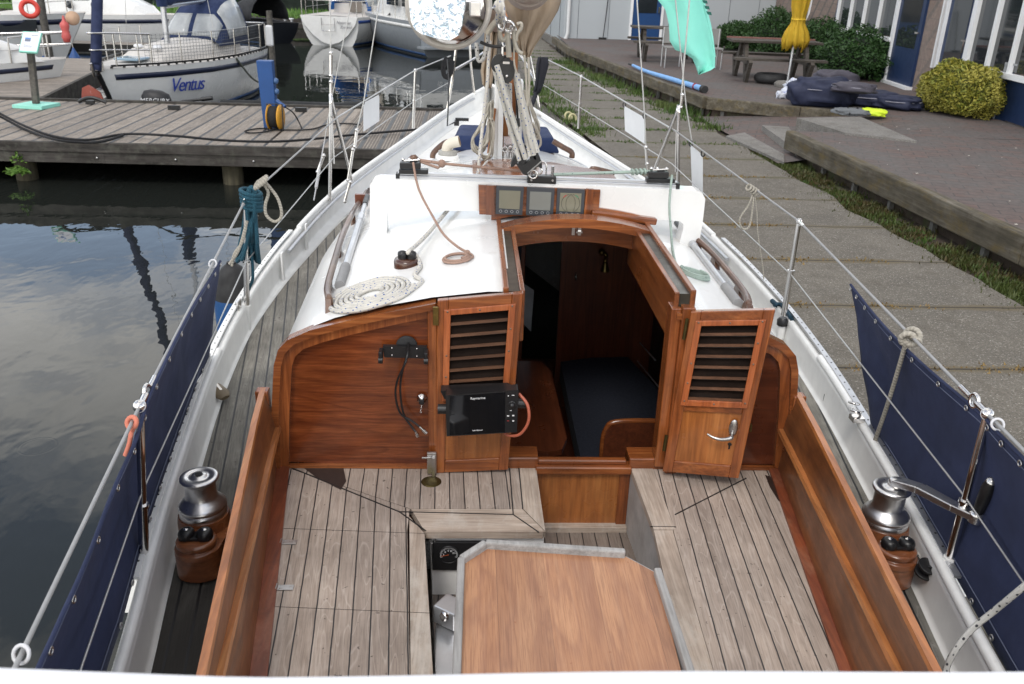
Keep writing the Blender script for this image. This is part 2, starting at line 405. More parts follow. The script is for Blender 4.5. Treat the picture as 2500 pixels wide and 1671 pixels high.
SLATD.node_tree.nodes['Principled BSDF'].inputs['Specular IOR Level'].default_value = .15
GREYTEAK = wood('bleached_teak_trim', (.31, .235, .18), (.46, .375, .305), (.57, .485, .41), 'y', 1.1, .8, 0, bump=.3, weather=(.55, .51, .46))
GREYTEAKX = wood('bleached_teak_trim_across', (.33, .25, .19), (.48, .39, .315), (.58, .49, .41), 'x', 1.1, .8, 0, bump=.3, weather=(.55, .51, .46))
FIDDLE = wood('grey_fiddle', (.26, .25, .24), (.38, .37, .355), (.47, .46, .45), 'y', 1, .75, 0, bump=.3, weather=(.42, .41, .4))
def tabletop_mat():
    m = Mat('table_laminate'); p = m.pos(); sx = m.n('ShaderNodeSeparateXYZ'); m.l(p, sx.inputs[0])
    pl = m.math('FLOOR', m.math('DIVIDE', m.math('ADD', sx.outputs[0], .055), .155)); wn = m.n('ShaderNodeTexWhiteNoise', noise_dimensions='1D'); m.l(pl, wn.inputs['W'])
    off = m.math('MULTIPLY', wn.outputs[0], 9)
    cx = m.n('ShaderNodeCombineXYZ'); m.l(m.math('ADD', m.math('MULTIPLY', sx.outputs[0], 6.5), off), cx.inputs[0]); m.l(m.math('MULTIPLY', sx.outputs[1], 1.5), cx.inputs[1]); m.l(off, cx.inputs[2])
    n = m.noise(cx.outputs[0], 1, 3, .5, .4); band = m.math('FRACT', m.math('MULTIPLY', n, 6))
    c = m.ramp(n, [(.3, (.33, .155, .08)), (.5, (.42, .21, .11)), (.68, (.50, .27, .145))])
    c = m.mix(m.ramp(band, [(0, .42), (.25, .03), (.7, 0), (1, .42)]), c, (.24, .11, .07))
    f1 = m.noise(m.map((260, 9, 1)), 1, 4, .65); f2 = m.noise(m.map((90, 3, 1)), 1, 5, .6)
    c = m.mix(m.ramp(f1, [(.38, .55), (.55, 0)]), c, (.23, .10, .055)); c = m.mix(m.ramp(f2, [(.5, 0), (.75, .3)]), c, (.58, .35, .21))
    c = m.mix(1, c, m.ramp(wn.outputs[0], [(0, (.84, .82, .82)), (1, (1.08, 1.06, 1.02))]), 'MULTIPLY')
    c = m.mix(m.ramp(m.noise(p, 38, 4, .6), [(.70, 0), (.73, .6)]), c, (.25, .08, .03))
    fr = m.math('FRACT', m.math('DIVIDE', m.math('ADD', sx.outputs[0], .055), .155)); c = m.mix(m.math('MULTIPLY', m.math('LESS_THAN', fr, .012), .5), c, (.12, .05, .03))
    m.set(col=c, rough=.4, coat=.15); return m.m
TABLE = tabletop_mat()
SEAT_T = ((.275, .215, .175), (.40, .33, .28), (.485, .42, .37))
SEATL = deckwood('teak_planks_port', R(4.5) * -1, .0585, -.005, SEAT_T)
SEATB = deckwood('teak_planks_bridge', R(-2.0), .0585, -.018, SEAT_T)
SEATR = deckwood('teak_planks_starboard', R(3.9), .0585, .012, SEAT_T)
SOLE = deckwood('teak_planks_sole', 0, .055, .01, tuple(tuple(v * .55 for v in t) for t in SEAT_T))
SIDEDECK = deckwood('side_deck_teak', R(-9), .062, .004, ((.15, .14, .125), (.25, .24, .215), (.33, .32, .285)), sw=.06, rough=.85, extra_dark=.35, wet=(2.3, 2.95))
SIDEDECKR = deckwood('side_deck_teak_starboard', R(9), .062, .004, ((.15, .14, .125), (.25, .24, .215), (.33, .32, .285)), sw=.06, rough=.85, extra_dark=.35)
R_BLUEF = rope('white_rope_blue_fleck', (.74, .71, .64), (.03, .09, .3), (46, 4), .19)
R_BLKF = rope('white_rope_black_fleck', (.55, .54, .51), (.02, .02, .025), (45, 3), .22)
R_PINK = rope('faded_red_rope', (.43, .28, .215), (.12, .08, .08), (50, 2), .14)
R_GREEN = rope('faded_green_rope', (.40, .50, .44), (.1, .16, .14), (50, 2), .14)
R_WHITE = rope('grey_white_line', (.66, .62, .56))
R_TWIST = rope('three_strand_rope', (.42, .39, .33), twist=420)
R_TEAL = rope('teal_rope', (.007, .055, .09), (.02, .12, .17), (150, 6), .32)
R_TEALD = rope('dark_teal_rope', (.01, .05, .085))
R_BLACK = rope('black_line', (.012, .012, .014))
R_TAN = rope('tan_line', (.52, .48, .40))
TAN = plain('tan_sailcloth', (.40, .31, .22), .85, var=.25, vs=5, bump=.3, bs=30, stain=((.12, .07, .04), 9, .66, .5))
TANG = plain('grey_brown_cover', (.36, .30, .26), .6, var=.15, vs=4)
BRASS = plain('brass', (.30, .21, .07), .35, metal=1, var=.5, vs=40)
BRASSD = plain('dull_brass', (.12, .095, .035), .45, metal=.9, var=.5, vs=30)
BLUEP = plain('blue_paint', (.012, .07, .24), .45, var=.2, vs=5)
BLUEF = plain('blue_fender_vinyl', (.008, .07, .22), .4, var=.25, vs=8, stain=((.25, .22, .15), 10, .66, .35))
MINT = plain('mint_paint', (.28, .68, .56), .5, var=.08)
WHITEP = plain('white_plastic_board', (.74, .75, .76), .4, var=.05, vs=5)
# ---------------------------------------------------------------- the sailing boat we stand on
BOAT = thing('sailing_yacht', (.29, 5.5, 0), 'large white sailing yacht in the foreground with teak cockpit, varnished doors and navy weather cloths', 'sailing yacht')
HB = [(-1.6, .75), (0, .98), (1, 1.11), (1.85, 1.225), (2.5, 1.335), (3.1, 1.42), (3.9, 1.515), (4.8, 1.56), (5.8, 1.52), (7.1, 1.335), (8.8, .85), (9.95, .45), (10.75, .03)]
SHEER = [(-2, 1.25), (-1, 1.25), (0, 1.25), (1, 1.25), (2, 1.25), (3, 1.25), (4, 1.25), (5, 1.262), (5.8, 1.29), (7.1, 1.36), (8.8, 1.49), (9.95, 1.62), (10.75, 1.76)]
_hs = catmull([(a, b, 0) for a, b in HB], 6); _ss = catmull([(a, b, 0) for a, b in SHEER], 6)
hb = lambda y: interp([(p.x, p.y) for p in _hs], y)
sheer = lambda y: interp([(p.x, p.y) for p in _ss], y)
cxl = lambda y: .285 if y < 7 else .285 - .012 * (y - 7)
YS = [-1.6 + i * (12.35 / 60) for i in range(61)]
def edge(y, s, inset=0, dz=0): return Vector((cxl(y) + s * max(.0, hb(y) - inset), y, sheer(y) + dz))
# topsides
mb = MB()
for s in (-1, 1):
    P = [[edge(y, s), edge(y, s, .03, -.5), edge(y, s, .12, -.95), edge(y, s, .35, -1.6)] for y in YS]
    mb.grid(P)
mb.face(edge(YS[0], -1), edge(YS[0], 1), edge(YS[0], 1, .35, -1.6), edge(YS[0], -1, .35, -1.6))
mb.build('hull', WHITE, BOAT)
# bulwark: inner face with sloped waterway and rounded cap
mb = MB(); cap = MB()
DK = -.185
for s in (-1, 1):
    P = [[edge(y, s, .0, -.01), edge(y, s, .012, .0), edge(y, s, .032, -.004), edge(y, s, .034, -.03), edge(y, s, .036, DK + .04), edge(y, s, .046, DK + .022), edge(y, s, .115, DK + .010)] for y in YS]
    mb.grid(P)
    ys = [y for y in YS if y > -1 and not 4.0 < y < 5.9]
    for seg in ([y for y in YS if y <= 4.02], [y for y in YS if y >= 5.9]):
        cap.tube([edge(y, s, .02, .004) for y in seg], .019, 8)
mb.build('bulwark', WHITE_M, BOAT, solid=.004); cap.build('cap_rail', WHITE_M, BOAT)
# perforated toe rail along the widest part, grey track further forward
for s in (-1, 1):
    mb = MB(); ys = [2.2 + i * .1 for i in range(38)]
    for a, b in zip(ys, ys[1:]): mb.beam(edge(a, s, -.004, .02), edge(b, s, -.004, .02), .028, .01)
    tr = mb.build('toe_rail', ALU if s > 0 else WHITE_M, BOAT)
    mb = MB()
    for k in range(48):
        y = 2.28 + k * .075; mb.lathe([(.0042, 0), (.0042, .002)], edge(y, s, -.004, .0245), n=6)
    mb.build_each('toe_rail_hole', BLACK, tr)
    mb = MB(); mb.tube([edge(y, s, .06, -.03) for y in YS if 5.6 < y < 10.4], .014, 6); mb.build('genoa_track', ALU, BOAT)
def coxo(y, s): x = interp([(-1.6, -.36), (.2, -.49), (1.63, -.66), (3.16, -.85)], y); return x if s < 0 else .548 - x
# deck
mb = MB(); mb.grid([[Vector((cxl(y) - max(.0, hb(y) - .1), y, sheer(y) + DK + .01)), Vector((cxl(y) + max(0, hb(y) - .1), y, sheer(y) + DK + .01))] for y in YS])
# leave a hole for cockpit and cabin: two side strips and a foredeck instead of one sheet
mb = MB()
for s in (-1, 1):
    P = [[edge(y, s, .1, DK + .008), Vector((coxo(y, s) if y < 3.15 else cxl(y) + s * max(.0, min(hb(y) - .1, 1.02)), y, sheer(y) + DK + .008))] for y in YS if y < 7.3]
    mb.grid(P, smooth=False)
mb.grid([[edge(y, -1, .1, DK + .008), edge(y, 1, .1, DK + .008)] for y in YS if y > 6.8], smooth=False)
mb.build('deck', WHITE_M, BOAT)
for s, m_ in ((-1, SIDEDECK), (1, SIDEDECKR)):
    mb = MB(); P = []
    for y in YS:
        if y > 7.2: break
        xo = cxl(y) + s * (hb(y) - interp([(0, .052), (4.6, .06), (6, .12), (7.2, .15)], y)); xi = coxo(y, s) if y < 3.17 else .29 + s * 1.0
        if y > 6.2: xi = .29 + s * lerp(1.0, 1.15, (y - 6.2))
        if s * (xo - xi) < 0: xi = xo
        P.append([Vector((xo, y, sheer(y) + DK + .024)), Vector((xi, y, sheer(y) + DK + .018))])
    mb.grid(P, smooth=False); mb.build('side_deck', m_, BOAT)
# ---- cabin roof and sides, with the companionway cut out
HATCH_X0, HATCH_X1, HATCH_Y1 = .165, .86, 4.12
BY = 3.175
def chw(y):   # cabin half width
    return interp([(3.1, 1.07), (4.4, 1.10), (5.2, 1.07), (6.0, .97), (6.9, .80), (7.2, .74)], y)
def zc(y): return interp([(3.1, 1.865), (4.2, 1.88), (5.5, 1.85), (6.6, 1.76), (7.2, 1.70)], y)
PROF = [(0, 0), (.2, .003), (.4, .03), (.6, .075), (.75, .12), (.84, .16), (.90, .20), (.945, .255), (.975, .34), (.99, .45), (1.0, .9)]
def roof(u, y):
    a = abs(u); d = interp(PROF, a) if a <= 1 else .9
    return Vector((.29 + (1 if u > 0 else -1) * min(a, 1) * chw(y), y, max(zc(y) - d, 1.04)))
def roofz(x, y): return zc(y) - interp(PROF, min(1, abs(x - .29) / chw(y)))
us = [-1, -.99, -.975, -.96, -.945, -.92, -.90, -.87, -.84, -.8, -.75, -.67, -.6, -.5, -.4, -.3, -.2, -.1, 0, .1, .2, .3, .4, .5, .6, .67, .75, .8, .84, .87, .9, .92, .945, .96, .975, .99, 1]
ya = [BY + i * (HATCH_Y1 - BY) / 6 for i in range(7)]; yb = [HATCH_Y1 + i * (7.2 - HATCH_Y1) / 16 for i in range(17)]
def rp_(x, y): return Vector((x, y, roofz(x, y)))
mb = MB()
for ulo, uhi, hx in ((-1, 0, HATCH_X0), (.3, 1, HATCH_X1)):
    P = []
    for y in ya:
        row = [roof(u, y) for u in us]; row = [p for p in row if (p.x < hx if ulo < 0 else p.x > hx)]
        n_ = [u for u in us if (roof(u, 3.5).x < hx - .03 if ulo < 0 else roof(u, 3.5).x > hx + .03)]
        row = [roof(u, y) for u in n_]
        row = row + [rp_(hx, y)] if ulo < 0 else [rp_(hx, y)] + row
        P.append(row)
    mb.grid(P)
mb.grid([[roof(u, y) for u in us] for y in yb])
fr = [roof(u, 7.2) for u in us]; mb.add([p for p in fr] + [Vector((p.x, p.y + .25 * (1 - abs(us[i]) ** 4), 1.05)) for i, p in enumerate(fr)], [(i, i + 1, len(fr) + i + 1, len(fr) + i) for i in range(len(fr) - 1)], True)
CAB = mb.build('cabin_roof', WHITE, BOAT)
# front lip line of the coachroof
mb = MB()
mb.tube([rp_(.29 + t * .72, 6.95) + Vector((0, .05 * (1 - t * t), .008)) for t in [-1 + i / 10 for i in range(21)]], .007, 6); mb.build('roof_edge_strip', ALU, BOAT)
# ---- aft bulkhead
FO = [(672, 1140), (666, 1000), (672, 885), (682, 848), (705, 824), (760, 800), (830, 782), (900, 766), (980, 751), (1064, 735)]
FI = [(706, 1132), (708, 1000), (714, 892), (722, 868), (742, 850), (790, 833), (850, 817), (915, 802), (985, 786), (1060, 772)]
fo = GL(FO, y=BY - .012); fi = GL(FI, y=BY - .012)
def mirror(p): return Vector((.58 - p.x, p.y, p.z))
P_ = fi + [Vector((-.13, BY - .012, 1.08))]
mb = MB(); mb.prism([p + Vector((0, .012, 0)) for p in P_], (0, .02, 0))
mb.build('bulkhead_panel', PANEL, BOAT)
fo2, fi2 = fo[:-1] + [fo[-2].lerp(fo[-1], .15)], fi[:-1] + [fi[-2].lerp(fi[-1], .15)]
mb = MB(); mb.prism([mirror(p) + Vector((0, .012, 0)) for p in fi2] + [Vector((.842, BY, 1.08))], (0, .02, 0)); mb.build('bulkhead_panel', PANEL2, BOAT)
def frame_strip(o, i, d0, d1, tr=lambda p: p):
    mb = MB(); a = [tr(p) + Vector((0, d0, 0)) for p in o]; b = [tr(p) + Vector((0, d0, 0)) for p in i]
    c = [p + Vector((0, d1 - d0, 0)) for p in a]; d = [p + Vector((0, d1 - d0, 0)) for p in b]; k = len(a)
    mb.add(a + b, [(q, q + 1, k + q + 1, k + q) for q in range(k - 1)]); mb.add(a + c, [(q, q + 1, k + q + 1, k + q) for q in range(k - 1)])
    mb.add(b + d, [(q, q + 1, k + q + 1, k + q) for q in range(k - 1)]); mb.face(a[0], b[0], d[0], c[0]); mb.face(a[-1], b[-1], d[-1], c[-1]); return mb
fm = [o.lerp(i, .42) for o, i in zip(fo, fi)]
for tr, fo, fi, fm in ((lambda p: p, fo, fi, fm), (mirror, fo2, fi2, [o.lerp(i, .42) for o, i in zip(fo2, fi2)])):
    frame_strip(fo, fm, -.03, .03, tr).build('bulkhead_cap', VARNX, BOAT, bevel=.006)
    frame_strip(fm, fi, -.012, .012, tr).build('bulkhead_trim', VARNZ, BOAT, bevel=.003)
# dark line under the panel and a lower trim
mb = MB(); mb.box(-.75, -.13, BY - .022, BY + .0, 1.082, 1.094); mb.box(.84, 1.32, BY - .022, BY, 1.082, 1.094); mb.build_each('bulkhead_sill', VARNX, BOAT)
# ---- companionway frame
ZS = 1.09
mb = MB(); mb.box(.835, .885, BY - .05, BY + .06, 1.08, 1.825); mb.box(.795, .835, BY - .03, BY + .05, 1.10, 1.815); mb.box(-.155, -.118, BY - .035, BY + .05, 1.08, 1.81)
mb.build_each('door_post', VARNZ, BOAT, bevel=.004)
mb = MB(); mb.box(-.118, .305, BY - .012, BY + .09, 1.075, 1.13); mb.box(.69, .84, BY - .012, BY + .09, 1.075, 1.13); mb.build_each('companionway_sill', VARNX, BOAT, bevel=.005)
# hatch slides
for s, x0, x1 in ((-1, HATCH_X0 - .03, HATCH_X0 + .055), (1, HATCH_X1 - .055, HATCH_X1 + .03)):
    mb = MB(); za = roofz(.29, BY) - .0
    xa, xb = (x0, x0 + .022) if s < 0 else (x1 - .022, x1)
    mb.box(xa, xb, BY - .01, 4.35, 1.78, 1.885)
    xa2, xb2 = (x1 - .02, x1) if s < 0 else (x0, x0 + .02)
    mb.box(xa2, xb2, BY - .01, 4.2, 1.66, 1.875)
    mb.build_each('hatch_slide', VARN, BOAT, bevel=.004)
    mb = MB(); lo, hi = min(xa, xb, xa2, xb2) + .021, max(xa, xb, xa2, xb2) - .021; mb.box(lo, hi, BY - .005, 4.3, 1.80, 1.868); mb.build('slide_track', plain('dark_slide_track%d' % (s + 1), (.085, .06, .04) if s < 0 else (.055, .05, .038), .3, metal=.35, var=.5, vs=15), BOAT)
# opening coaming inside (boards down the opening's sides)
mb = MB(); mb.box(HATCH_X1 - .012, HATCH_X1 + .012, BY, 4.15, 1.60, 1.80); mb.build('hatch_coaming_board', VARN, BOAT)
mb = MB(); mb.box(HATCH_X0 - .012, HATCH_X0 + .012, BY, 4.15, 1.5, 1.80); mb.build('hatch_coaming_board', VARN, BOAT)
# hatch front beam and the open sliding hatch
def arcpts(x0, x1, y, z0, rise, n=10): return [Vector((lerp(x0, x1, i / n), y, z0 + rise * (1 - (2 * i / n - 1) ** 2))) for i in range(n + 1)]
mb = MB()
for y0, y1, z0, z1, ri in ((4.10, 4.14, 1.745, 1.83, .055), (4.02, 4.12, 1.835, 1.878, .055)):
    a = arcpts(.15, .875, y0, z0, ri); b = arcpts(.15, .875, y0, z1, ri)
    mb = MB(); e = Vector((0, y1 - y0, 0)); mb.solid([[p, q] for p, q in zip(a, b)], e); mb.build('hatch_beam', VARNX, BOAT)
mb = MB(); mb.box(.50, .515, 4.085, 4.099, 1.835, 1.875); mb.box(.53, .545, 4.085, 4.099, 1.835, 1.875); mb.cbox((.535, 4.08, 1.853), .03, .02, .008); mb.build_each('hatch_latch', STEEL, BOAT)
SH = MB(); a = arcpts(.11, .885, 4.18, 1.905, .05); P = [[p + Vector((0, t * 1.15, -.03 * t)) for t in (0, .33, .66, 1)] for p in a]; SH.solid(P, (0, 0, -.03))
SH.build('sliding_hatch', VARNX, BOAT)
mb = MB(); mb.beam((.60, 4.17, 1.925), (.93, 4.19, 1.885), .05, .035); mb.build('hatch_grab_bar', VARNX, BOAT, bevel=.008)
# teak-faced panel and mast step area forward of the hatch
mb = MB(); mb.solid([[rp_(x, y) + Vector((0, 0, .012)) for x in (.02, .2, .4, .6, .78, .98)] for y in (5.25, 5.6, 6.0)], (0, 0, -.02)); mb.build('roof_teak_panel', VARNX, BOAT)
# ---- doors
def door(name, TL, TR, BR, BL, handle=False, lab=None):
    """panelled louvre door between four corner points of its front face"""
    TL, TR, BR, BL = map(Vector, (TL, TR, BR, BL)); ex = (BR - BL).normalized(); ez0 = (TL - BL).normalized(); nrm = ex.cross(ez0).normalized()   # points forward (away)
    if nrm.y < 0: nrm = -nrm
    T = .028
    def q(u, v, d=0): return BL.lerp(BR, u).lerp(TL.lerp(TR, u), v) + nrm * d
    def slabq(mb, u0, u1, v0, v1, d0, d1): mb.hexa([q(u0, v0, d0), q(u1, v0, d0), q(u1, v0, d1), q(u0, v0, d1)], [q(u0, v1, d0), q(u1, v1, d0), q(u1, v1, d1), q(u0, v1, d1)])
    mb = MB()
    for u0, u1 in ((0, .13), (.87, 1)): slabq(mb, u0, u1, 0, 1, 0, T)
    D = mb.build(name, VARNZ, BOAT, bevel=.003)
    mb = MB(); slabq(mb, .13, .87, .935, 1, .001, T); slabq(mb, .13, .87, 0, .075, .001, T); slabq(mb, .13, .87, .40, .455, .001, T); mb.build_each('door_rail', VARNX, D, bevel=.003)
    mb = MB(); slabq(mb, .13, .87, .075, .40, .010, .02); mb.build('door_panel', VARNL, D)
    mb = MB(); m2 = MB(); n = 7
    for i in range(n):
        v = .475 + i * (.45 / n)
        mb.hexa([q(.13, v, .006), q(.87, v, .006), q(.87, v + .05, T), q(.13, v + .05, T)], [q(.13, v + .008, .006), q(.87, v + .008, .006), q(.87, v + .058, T), q(.13, v + .058, T)])
        m2.hexa([q(.13, v - .002, .001), q(.87, v - .002, .001), q(.87, v - .002, .0055), q(.13, v - .002, .0055)], [q(.13, v + .0135, .001), q(.87, v + .0135, .001), q(.87, v + .0135, .0055), q(.13, v + .0135, .0055)])
    mb.build('louvre_slats', SLATD, D); m2.build('slat_edges', SLATE_, D)
    mb = MB(); slabq(mb, .1, .9, .45, .955, .024, .027); mb.build('insect_screen', SCREEN, D)
    mb = MB()
    for u0, u1, v0, v1 in ((.08, .16, .44, .95), (.84, .92, .44, .95), (.16, .84, .44, .475), (.16, .84, .92, .95)): slabq(mb, u0, u1, v0, v1, -.009, .0)
    mb.build('louvre_frame', REDV, D, bevel=.002)
    mb = MB()
    for u, v in ((.12, .94), (.5, .935), (.88, .94), (.12, .7), (.88, .7), (.12, .47), (.5, .458), (.88, .47), (.12, .58), (.88, .82)): mb.lathe([(.004, 0), (.0035, .0012), (0, .0015)], q(u, v, -.009), -nrm, 8)
    mb.build('screw_head', SCREWM, D)
    return D, q, nrm, ex
SLATE_ = wood('slat_front_edge', (.06, .025, .012), (.125, .055, .026), (.19, .09, .048), 'x', 1, .5, .1, blot=.4)
SCREWM = plain('dull_screw', (.22, .19, .16), .4, metal=.8, var=.4, vs=60)
SCREEN = plain('dark_screen', (.012, .009, .008), .35, var=.3, coat=.1)
REDV = wood('red_varnished_beading', (.25, .06, .018), (.42, .115, .035), (.52, .17, .06), 'z', 1, .3, .35)
YD = BY - .055
dl = GL([(1068, 735), (1278, 716), (1240, 1148), (1062, 1156)], y=YD)
DL, qL, nL, eL = door('companionway_door', dl[0], dl[1], dl[2], dl[3])
dr = [G(1687, 762, y=3.10), G(1893, 757, y=2.98), G(1803, 1169, y=3.0), G(1617, 1152, y=3.10)]
DR, qR, nR, eR = door('companionway_door', dr[0], dr[1], dr[2], dr[3])
DL['label'] = 'closed louvred door carrying the black screen'; DR['label'] = 'open louvred door with lever handle'
# lever handle, key hole, hinges
c = qR(.80, .30, -.002); up = (qR(.8, 1) - qR(.8, 0)).normalized()
mb = MB(); mb.lathe([(.0175, 0), (.0175, .003), (.014, .006), (0, .006)], c + up * .006, -nR, 20, sy=1)
for v in mb.v: v += up * ((v - c).dot(up)) * 1.1
ro = qR(.80, .275, -.012)
mb.tube([qR(.80, .275, 0), qR(.80, .275, -.03)], .008, 8)
mb.tube([qR(.80, .275, -.03), qR(.76, .268, -.034), qR(.66, .262, -.034), qR(.56, .272, -.032), qR(.49, .288, -.03)], lambda t: lerp(.0105, .004, t), 8, 5)
HN = mb.build('door_handle', STEEL_B, DR)
mb = MB(); mb.lathe([(.008, 0), (0, .0008)], qR(.80, .205, .0085), -nR, 10); mb.cbox(qR(.80, .19, .0085), .007, .0012, .022); mb.build('keyhole', BLACK, DR)
mb = MB()
for u, v0, v1 in ((-.03, .84, .96), (-.03, .14, .24)):
    mb.tube([qR(u, v0, .0), qR(u, v1, .0)], .007, 8)
mb.cbox(qR(1.01, .32, .004), .006, .02, .03); mb.build_each('door_hinge', BRASSD, DR)
mb = MB(); mb.cbox(G(1064, 772, y=YD - .008), .022, .012, .075); mb.build('door_hinge', BRASS, DL, bevel=.002)
mb = MB(); c = G(1054, 1130, y=YD - .012); mb.cbox(c, .038, .014, .1); mb.cbox(c + Vector((.008, -.012, -.012)), .014, .014, .09); mb.cbox(c + Vector((-.02, -.012, .03)), .04, .008, .008); mb.build('door_bolt', STEEL_B, DL, bevel=.002)
# ---- washboard below the opening
wx0, wx1 = .292, .70
mb = MB(); mb.box(wx0 + .012, wx1 - .045, BY - .002, BY + .02, .80, 1.06); WB = mb.build('washboard', VARNL, BOAT)
mb = MB(); mb.box(wx0, wx1, BY - .03, BY + .03, 1.06, 1.095); mb.box(wx0 + .01, wx1 - .02, BY - .004, BY + .03, 1.095, 1.115); mb.build('washboard_cap', VARNX, WB, bevel=.005)
mb = MB(); mb.box(wx1 - .045, wx1, BY - .012, BY + .02, .79, 1.06); mb.box(wx0, wx0 + .012, BY - .012, BY + .02, .79, 1.06); mb.build_each('washboard_stile', VARNZ, WB, bevel=.003)
mb = MB(); mb.box(wx0, wx1, BY - .04, BY, .776, .80); mb.build('washboard_foot', GREYTEAKX, WB)
# ---- cockpit: seats, well, sole
SZ = 1.08
A = G(648, 1640, z=SZ); 
def lx(y): return interp([(0.2, -.46), (2.0, -.585), (3.175, -.745)], y)     # outer edge of the port seat
def rx(y): return interp([(0.2, 1.02), (2.0, 1.15), (3.175, 1.305)], y)
def wl(y): return interp([(.2, .055), (2.0, -.09), (2.72, -.15)], y)          # well edges
def wr(y): return interp([(.2, .60), (2.0, .665), (2.74, .712), (3.175, .70)], y)
def seatslab(pts, m, name, z=SZ, th=.03, bevel=.006): 
    mb = MB(); mb.prism([(x, y, z - th) for x, y in pts], (0, 0, th)); return mb.build(name, m, BOAT, bevel=bevel)
seatslab([(lx(.3), .3), (wl(.3) - .068, .3), (wl(2.0) - .068, 2.0), (-.215, 2.72), (-.215, 2.86), (-.742, 3.16), (lx(2.0), 2.0)], SEATL, 'port_seat')
seatslab([(wl(.3) - .066, .3), (wl(.3), .3), (wl(2.0), 2.0), (wl(2.72), 2.70), (-.213, 2.72 + .09), (wl(2.0) - .066, 2.0)], GREYTEAK, 'seat_edge_board', bevel=.008)
seatslab([(-.738, 3.165), (-.211, 2.862), (.222, 2.862), (.222, 3.165)], SEATB, 'bridge_seat')
seatslab([(-.209, 2.858), (-.148, 2.71), (.298, 2.71), (.222, 2.858)], GREYTEAKX, 'seat_edge_board', z=SZ + .001, bevel=.01)
seatslab([(.225, 3.165), (.225, 2.862), (.30, 2.713), (.296, 3.165)], GREYTEAK, 'seat_edge_board', z=SZ + .0015, bevel=.006)
seatslab([(.795, 3.165), (.795, 2.78), (.785, 2.70), (wr(2.0) + .09, 2.0), (wr(.3) + .07, .3), (rx(.3), .3), (rx(2.0), 2.0), (rx(3.165), 3.165)], SEATR, 'starboard_seat')
seatslab([(wr(.3), .3), (wr(.3) + .068, .3), (wr(2.0) + .088, 2.0), (.783, 2.72), (.712, 2.72), (wr(2.0), 2.0)], GREYTEAK, 'seat_edge_board', z=SZ + .001, bevel=.008)
seatslab([(.712, 2.724), (.793, 2.724), (.793, 3.165), (.700, 3.165)], GREYTEAK, 'seat_edge_board', z=SZ + .002, bevel=.006)
SEAM = plain('caulk', (.012, .012, .013), .5)
def seam(pts, wd=.0045, name='caulk_seam'):
    mb = MB()
    for a, b in zip(pts, pts[1:]): mb.beam(a, b, wd, min(.004, wd * .7))
    return mb.build(name, SEAM, BOAT)
sp = lambda *l: GL(l, z=SZ + .001)
seam(sp((705, 1140), (975, 1250), (1040, 1297))); seam(sp((975, 1250), (1253, 1257), (1315, 1300))); seam(sp((1244, 1143), (1253, 1257)))
seam(sp((1822, 1168), (1648, 1257))); seam(sp((1588, 1286), (1650, 1287)), .004)
seam(sp((683, 1290), (1042, 1303)), .0010); seam(sp((662, 1481), (1050, 1497)), .0010)
seam([Vector((.2235, 2.862, SZ + .001)), Vector((.2235, 3.165, SZ + .001))])
# dark patch of oil and dirt in the forward corners of the seats
DIRT = MB(); DIRT.add([G(x, y, z=SZ + .0025) for x, y in ((742, 1143), (838, 1142), (845, 1175), (832, 1196), (800, 1180), (775, 1168))], [(0, 1, 2, 3, 4, 5)]); 
OIL = plain('dark_wet_stain', (.035, .022, .018), .35, var=.3, vs=30)
DIRT.build('dark_stain', OIL, BOAT)
mb = MB(); mb.add([G(x, y, z=SZ + .0025) for x, y in ((1868, 1160), (1884, 1165), (1905, 1200), (1918, 1235), (1900, 1222), (1880, 1190))], [(0, 1, 2, 3, 4, 5)]); mb.build('dark_stain', OIL, BOAT)
# deck plate (dull brass) let into the bridge seat
mb = MB(); c = G(1053, 1177, z=SZ); mb.lathe([(.041, 0), (.041, .002), (.037, .004), (.02, .003), (0, .0035)], c, n=28); mb.build('deck_filler_cap', BRASSD, BOAT)
# well
mb = MB()
mb.face((-.13, 2.73, .775), (.298, 2.73, .775), (.298, 2.73, 1.055), (-.13, 2.73, 1.055))
mb.face((.298, 2.73, .775), (.298, 3.175, .775), (.298, 3.175, 1.055), (.298, 2.73, 1.055))
mb.face((wl(.3) - .015, .3, .775), (-.13, 2.73, .775), (-.13, 2.73, 1.055), (wl(.3) - .015, .3, 1.055))
mb.build('cockpit_well', WHITE_M, BOAT)
mb = MB(); mb.face((.722, 2.72, .775), (.70, 3.175, .775), (.70, 3.175, 1.06), (.722, 2.72, 1.06)); mb.face((.60, .3, .775), (.722, 2.72, .775), (.722, 2.72, 1.06), (.60, .3, 1.06)); mb.build('well_side', plain('scuffed_grey_board', (.43, .42, .41), .6, var=.25, vs=12, stain=((.25, .22, .19), 8, .55, .5)), BOAT)
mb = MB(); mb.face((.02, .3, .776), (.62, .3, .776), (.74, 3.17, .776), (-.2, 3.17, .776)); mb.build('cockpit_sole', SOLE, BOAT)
# engine gauge panel on the well's front face
mb = MB(); c = G(1077, 1318, y=2.725); mb.box(-.122, .10, 2.716, 2.729, .90, 1.03); GP = mb.build('engine_panel', BLACK, BOAT, bevel=.003)
mb = MB(); mb.box(-.148, -.124, 2.718, 2.729, .905, 1.035); mb.build('panel_end', STEEL_B, GP)
mb = MB(); gc = Vector((-.06, 2.715, .973)); mb.torus(gc, .038, .003, (0, 1, 0), 28, 6); mb.build('gauge_rim', BLACK, GP)
mb = MB()
for i in range(31):
    a = R(200 - i * 220 / 30); r0, r1 = (.028, .034) if i % 5 else (.025, .034)
    mb.beam(gc + Vector((math.cos(a) * r0, -.001, math.sin(a) * r0)), gc + Vector((math.cos(a) * r1, -.001, math.sin(a) * r1)), .0009, .0009, (0, 1, 0))
mb.build('gauge_scale', plain('white_ink', (.7, .7, .7), .6), GP)
INK = bpy.data.materials['white_ink']
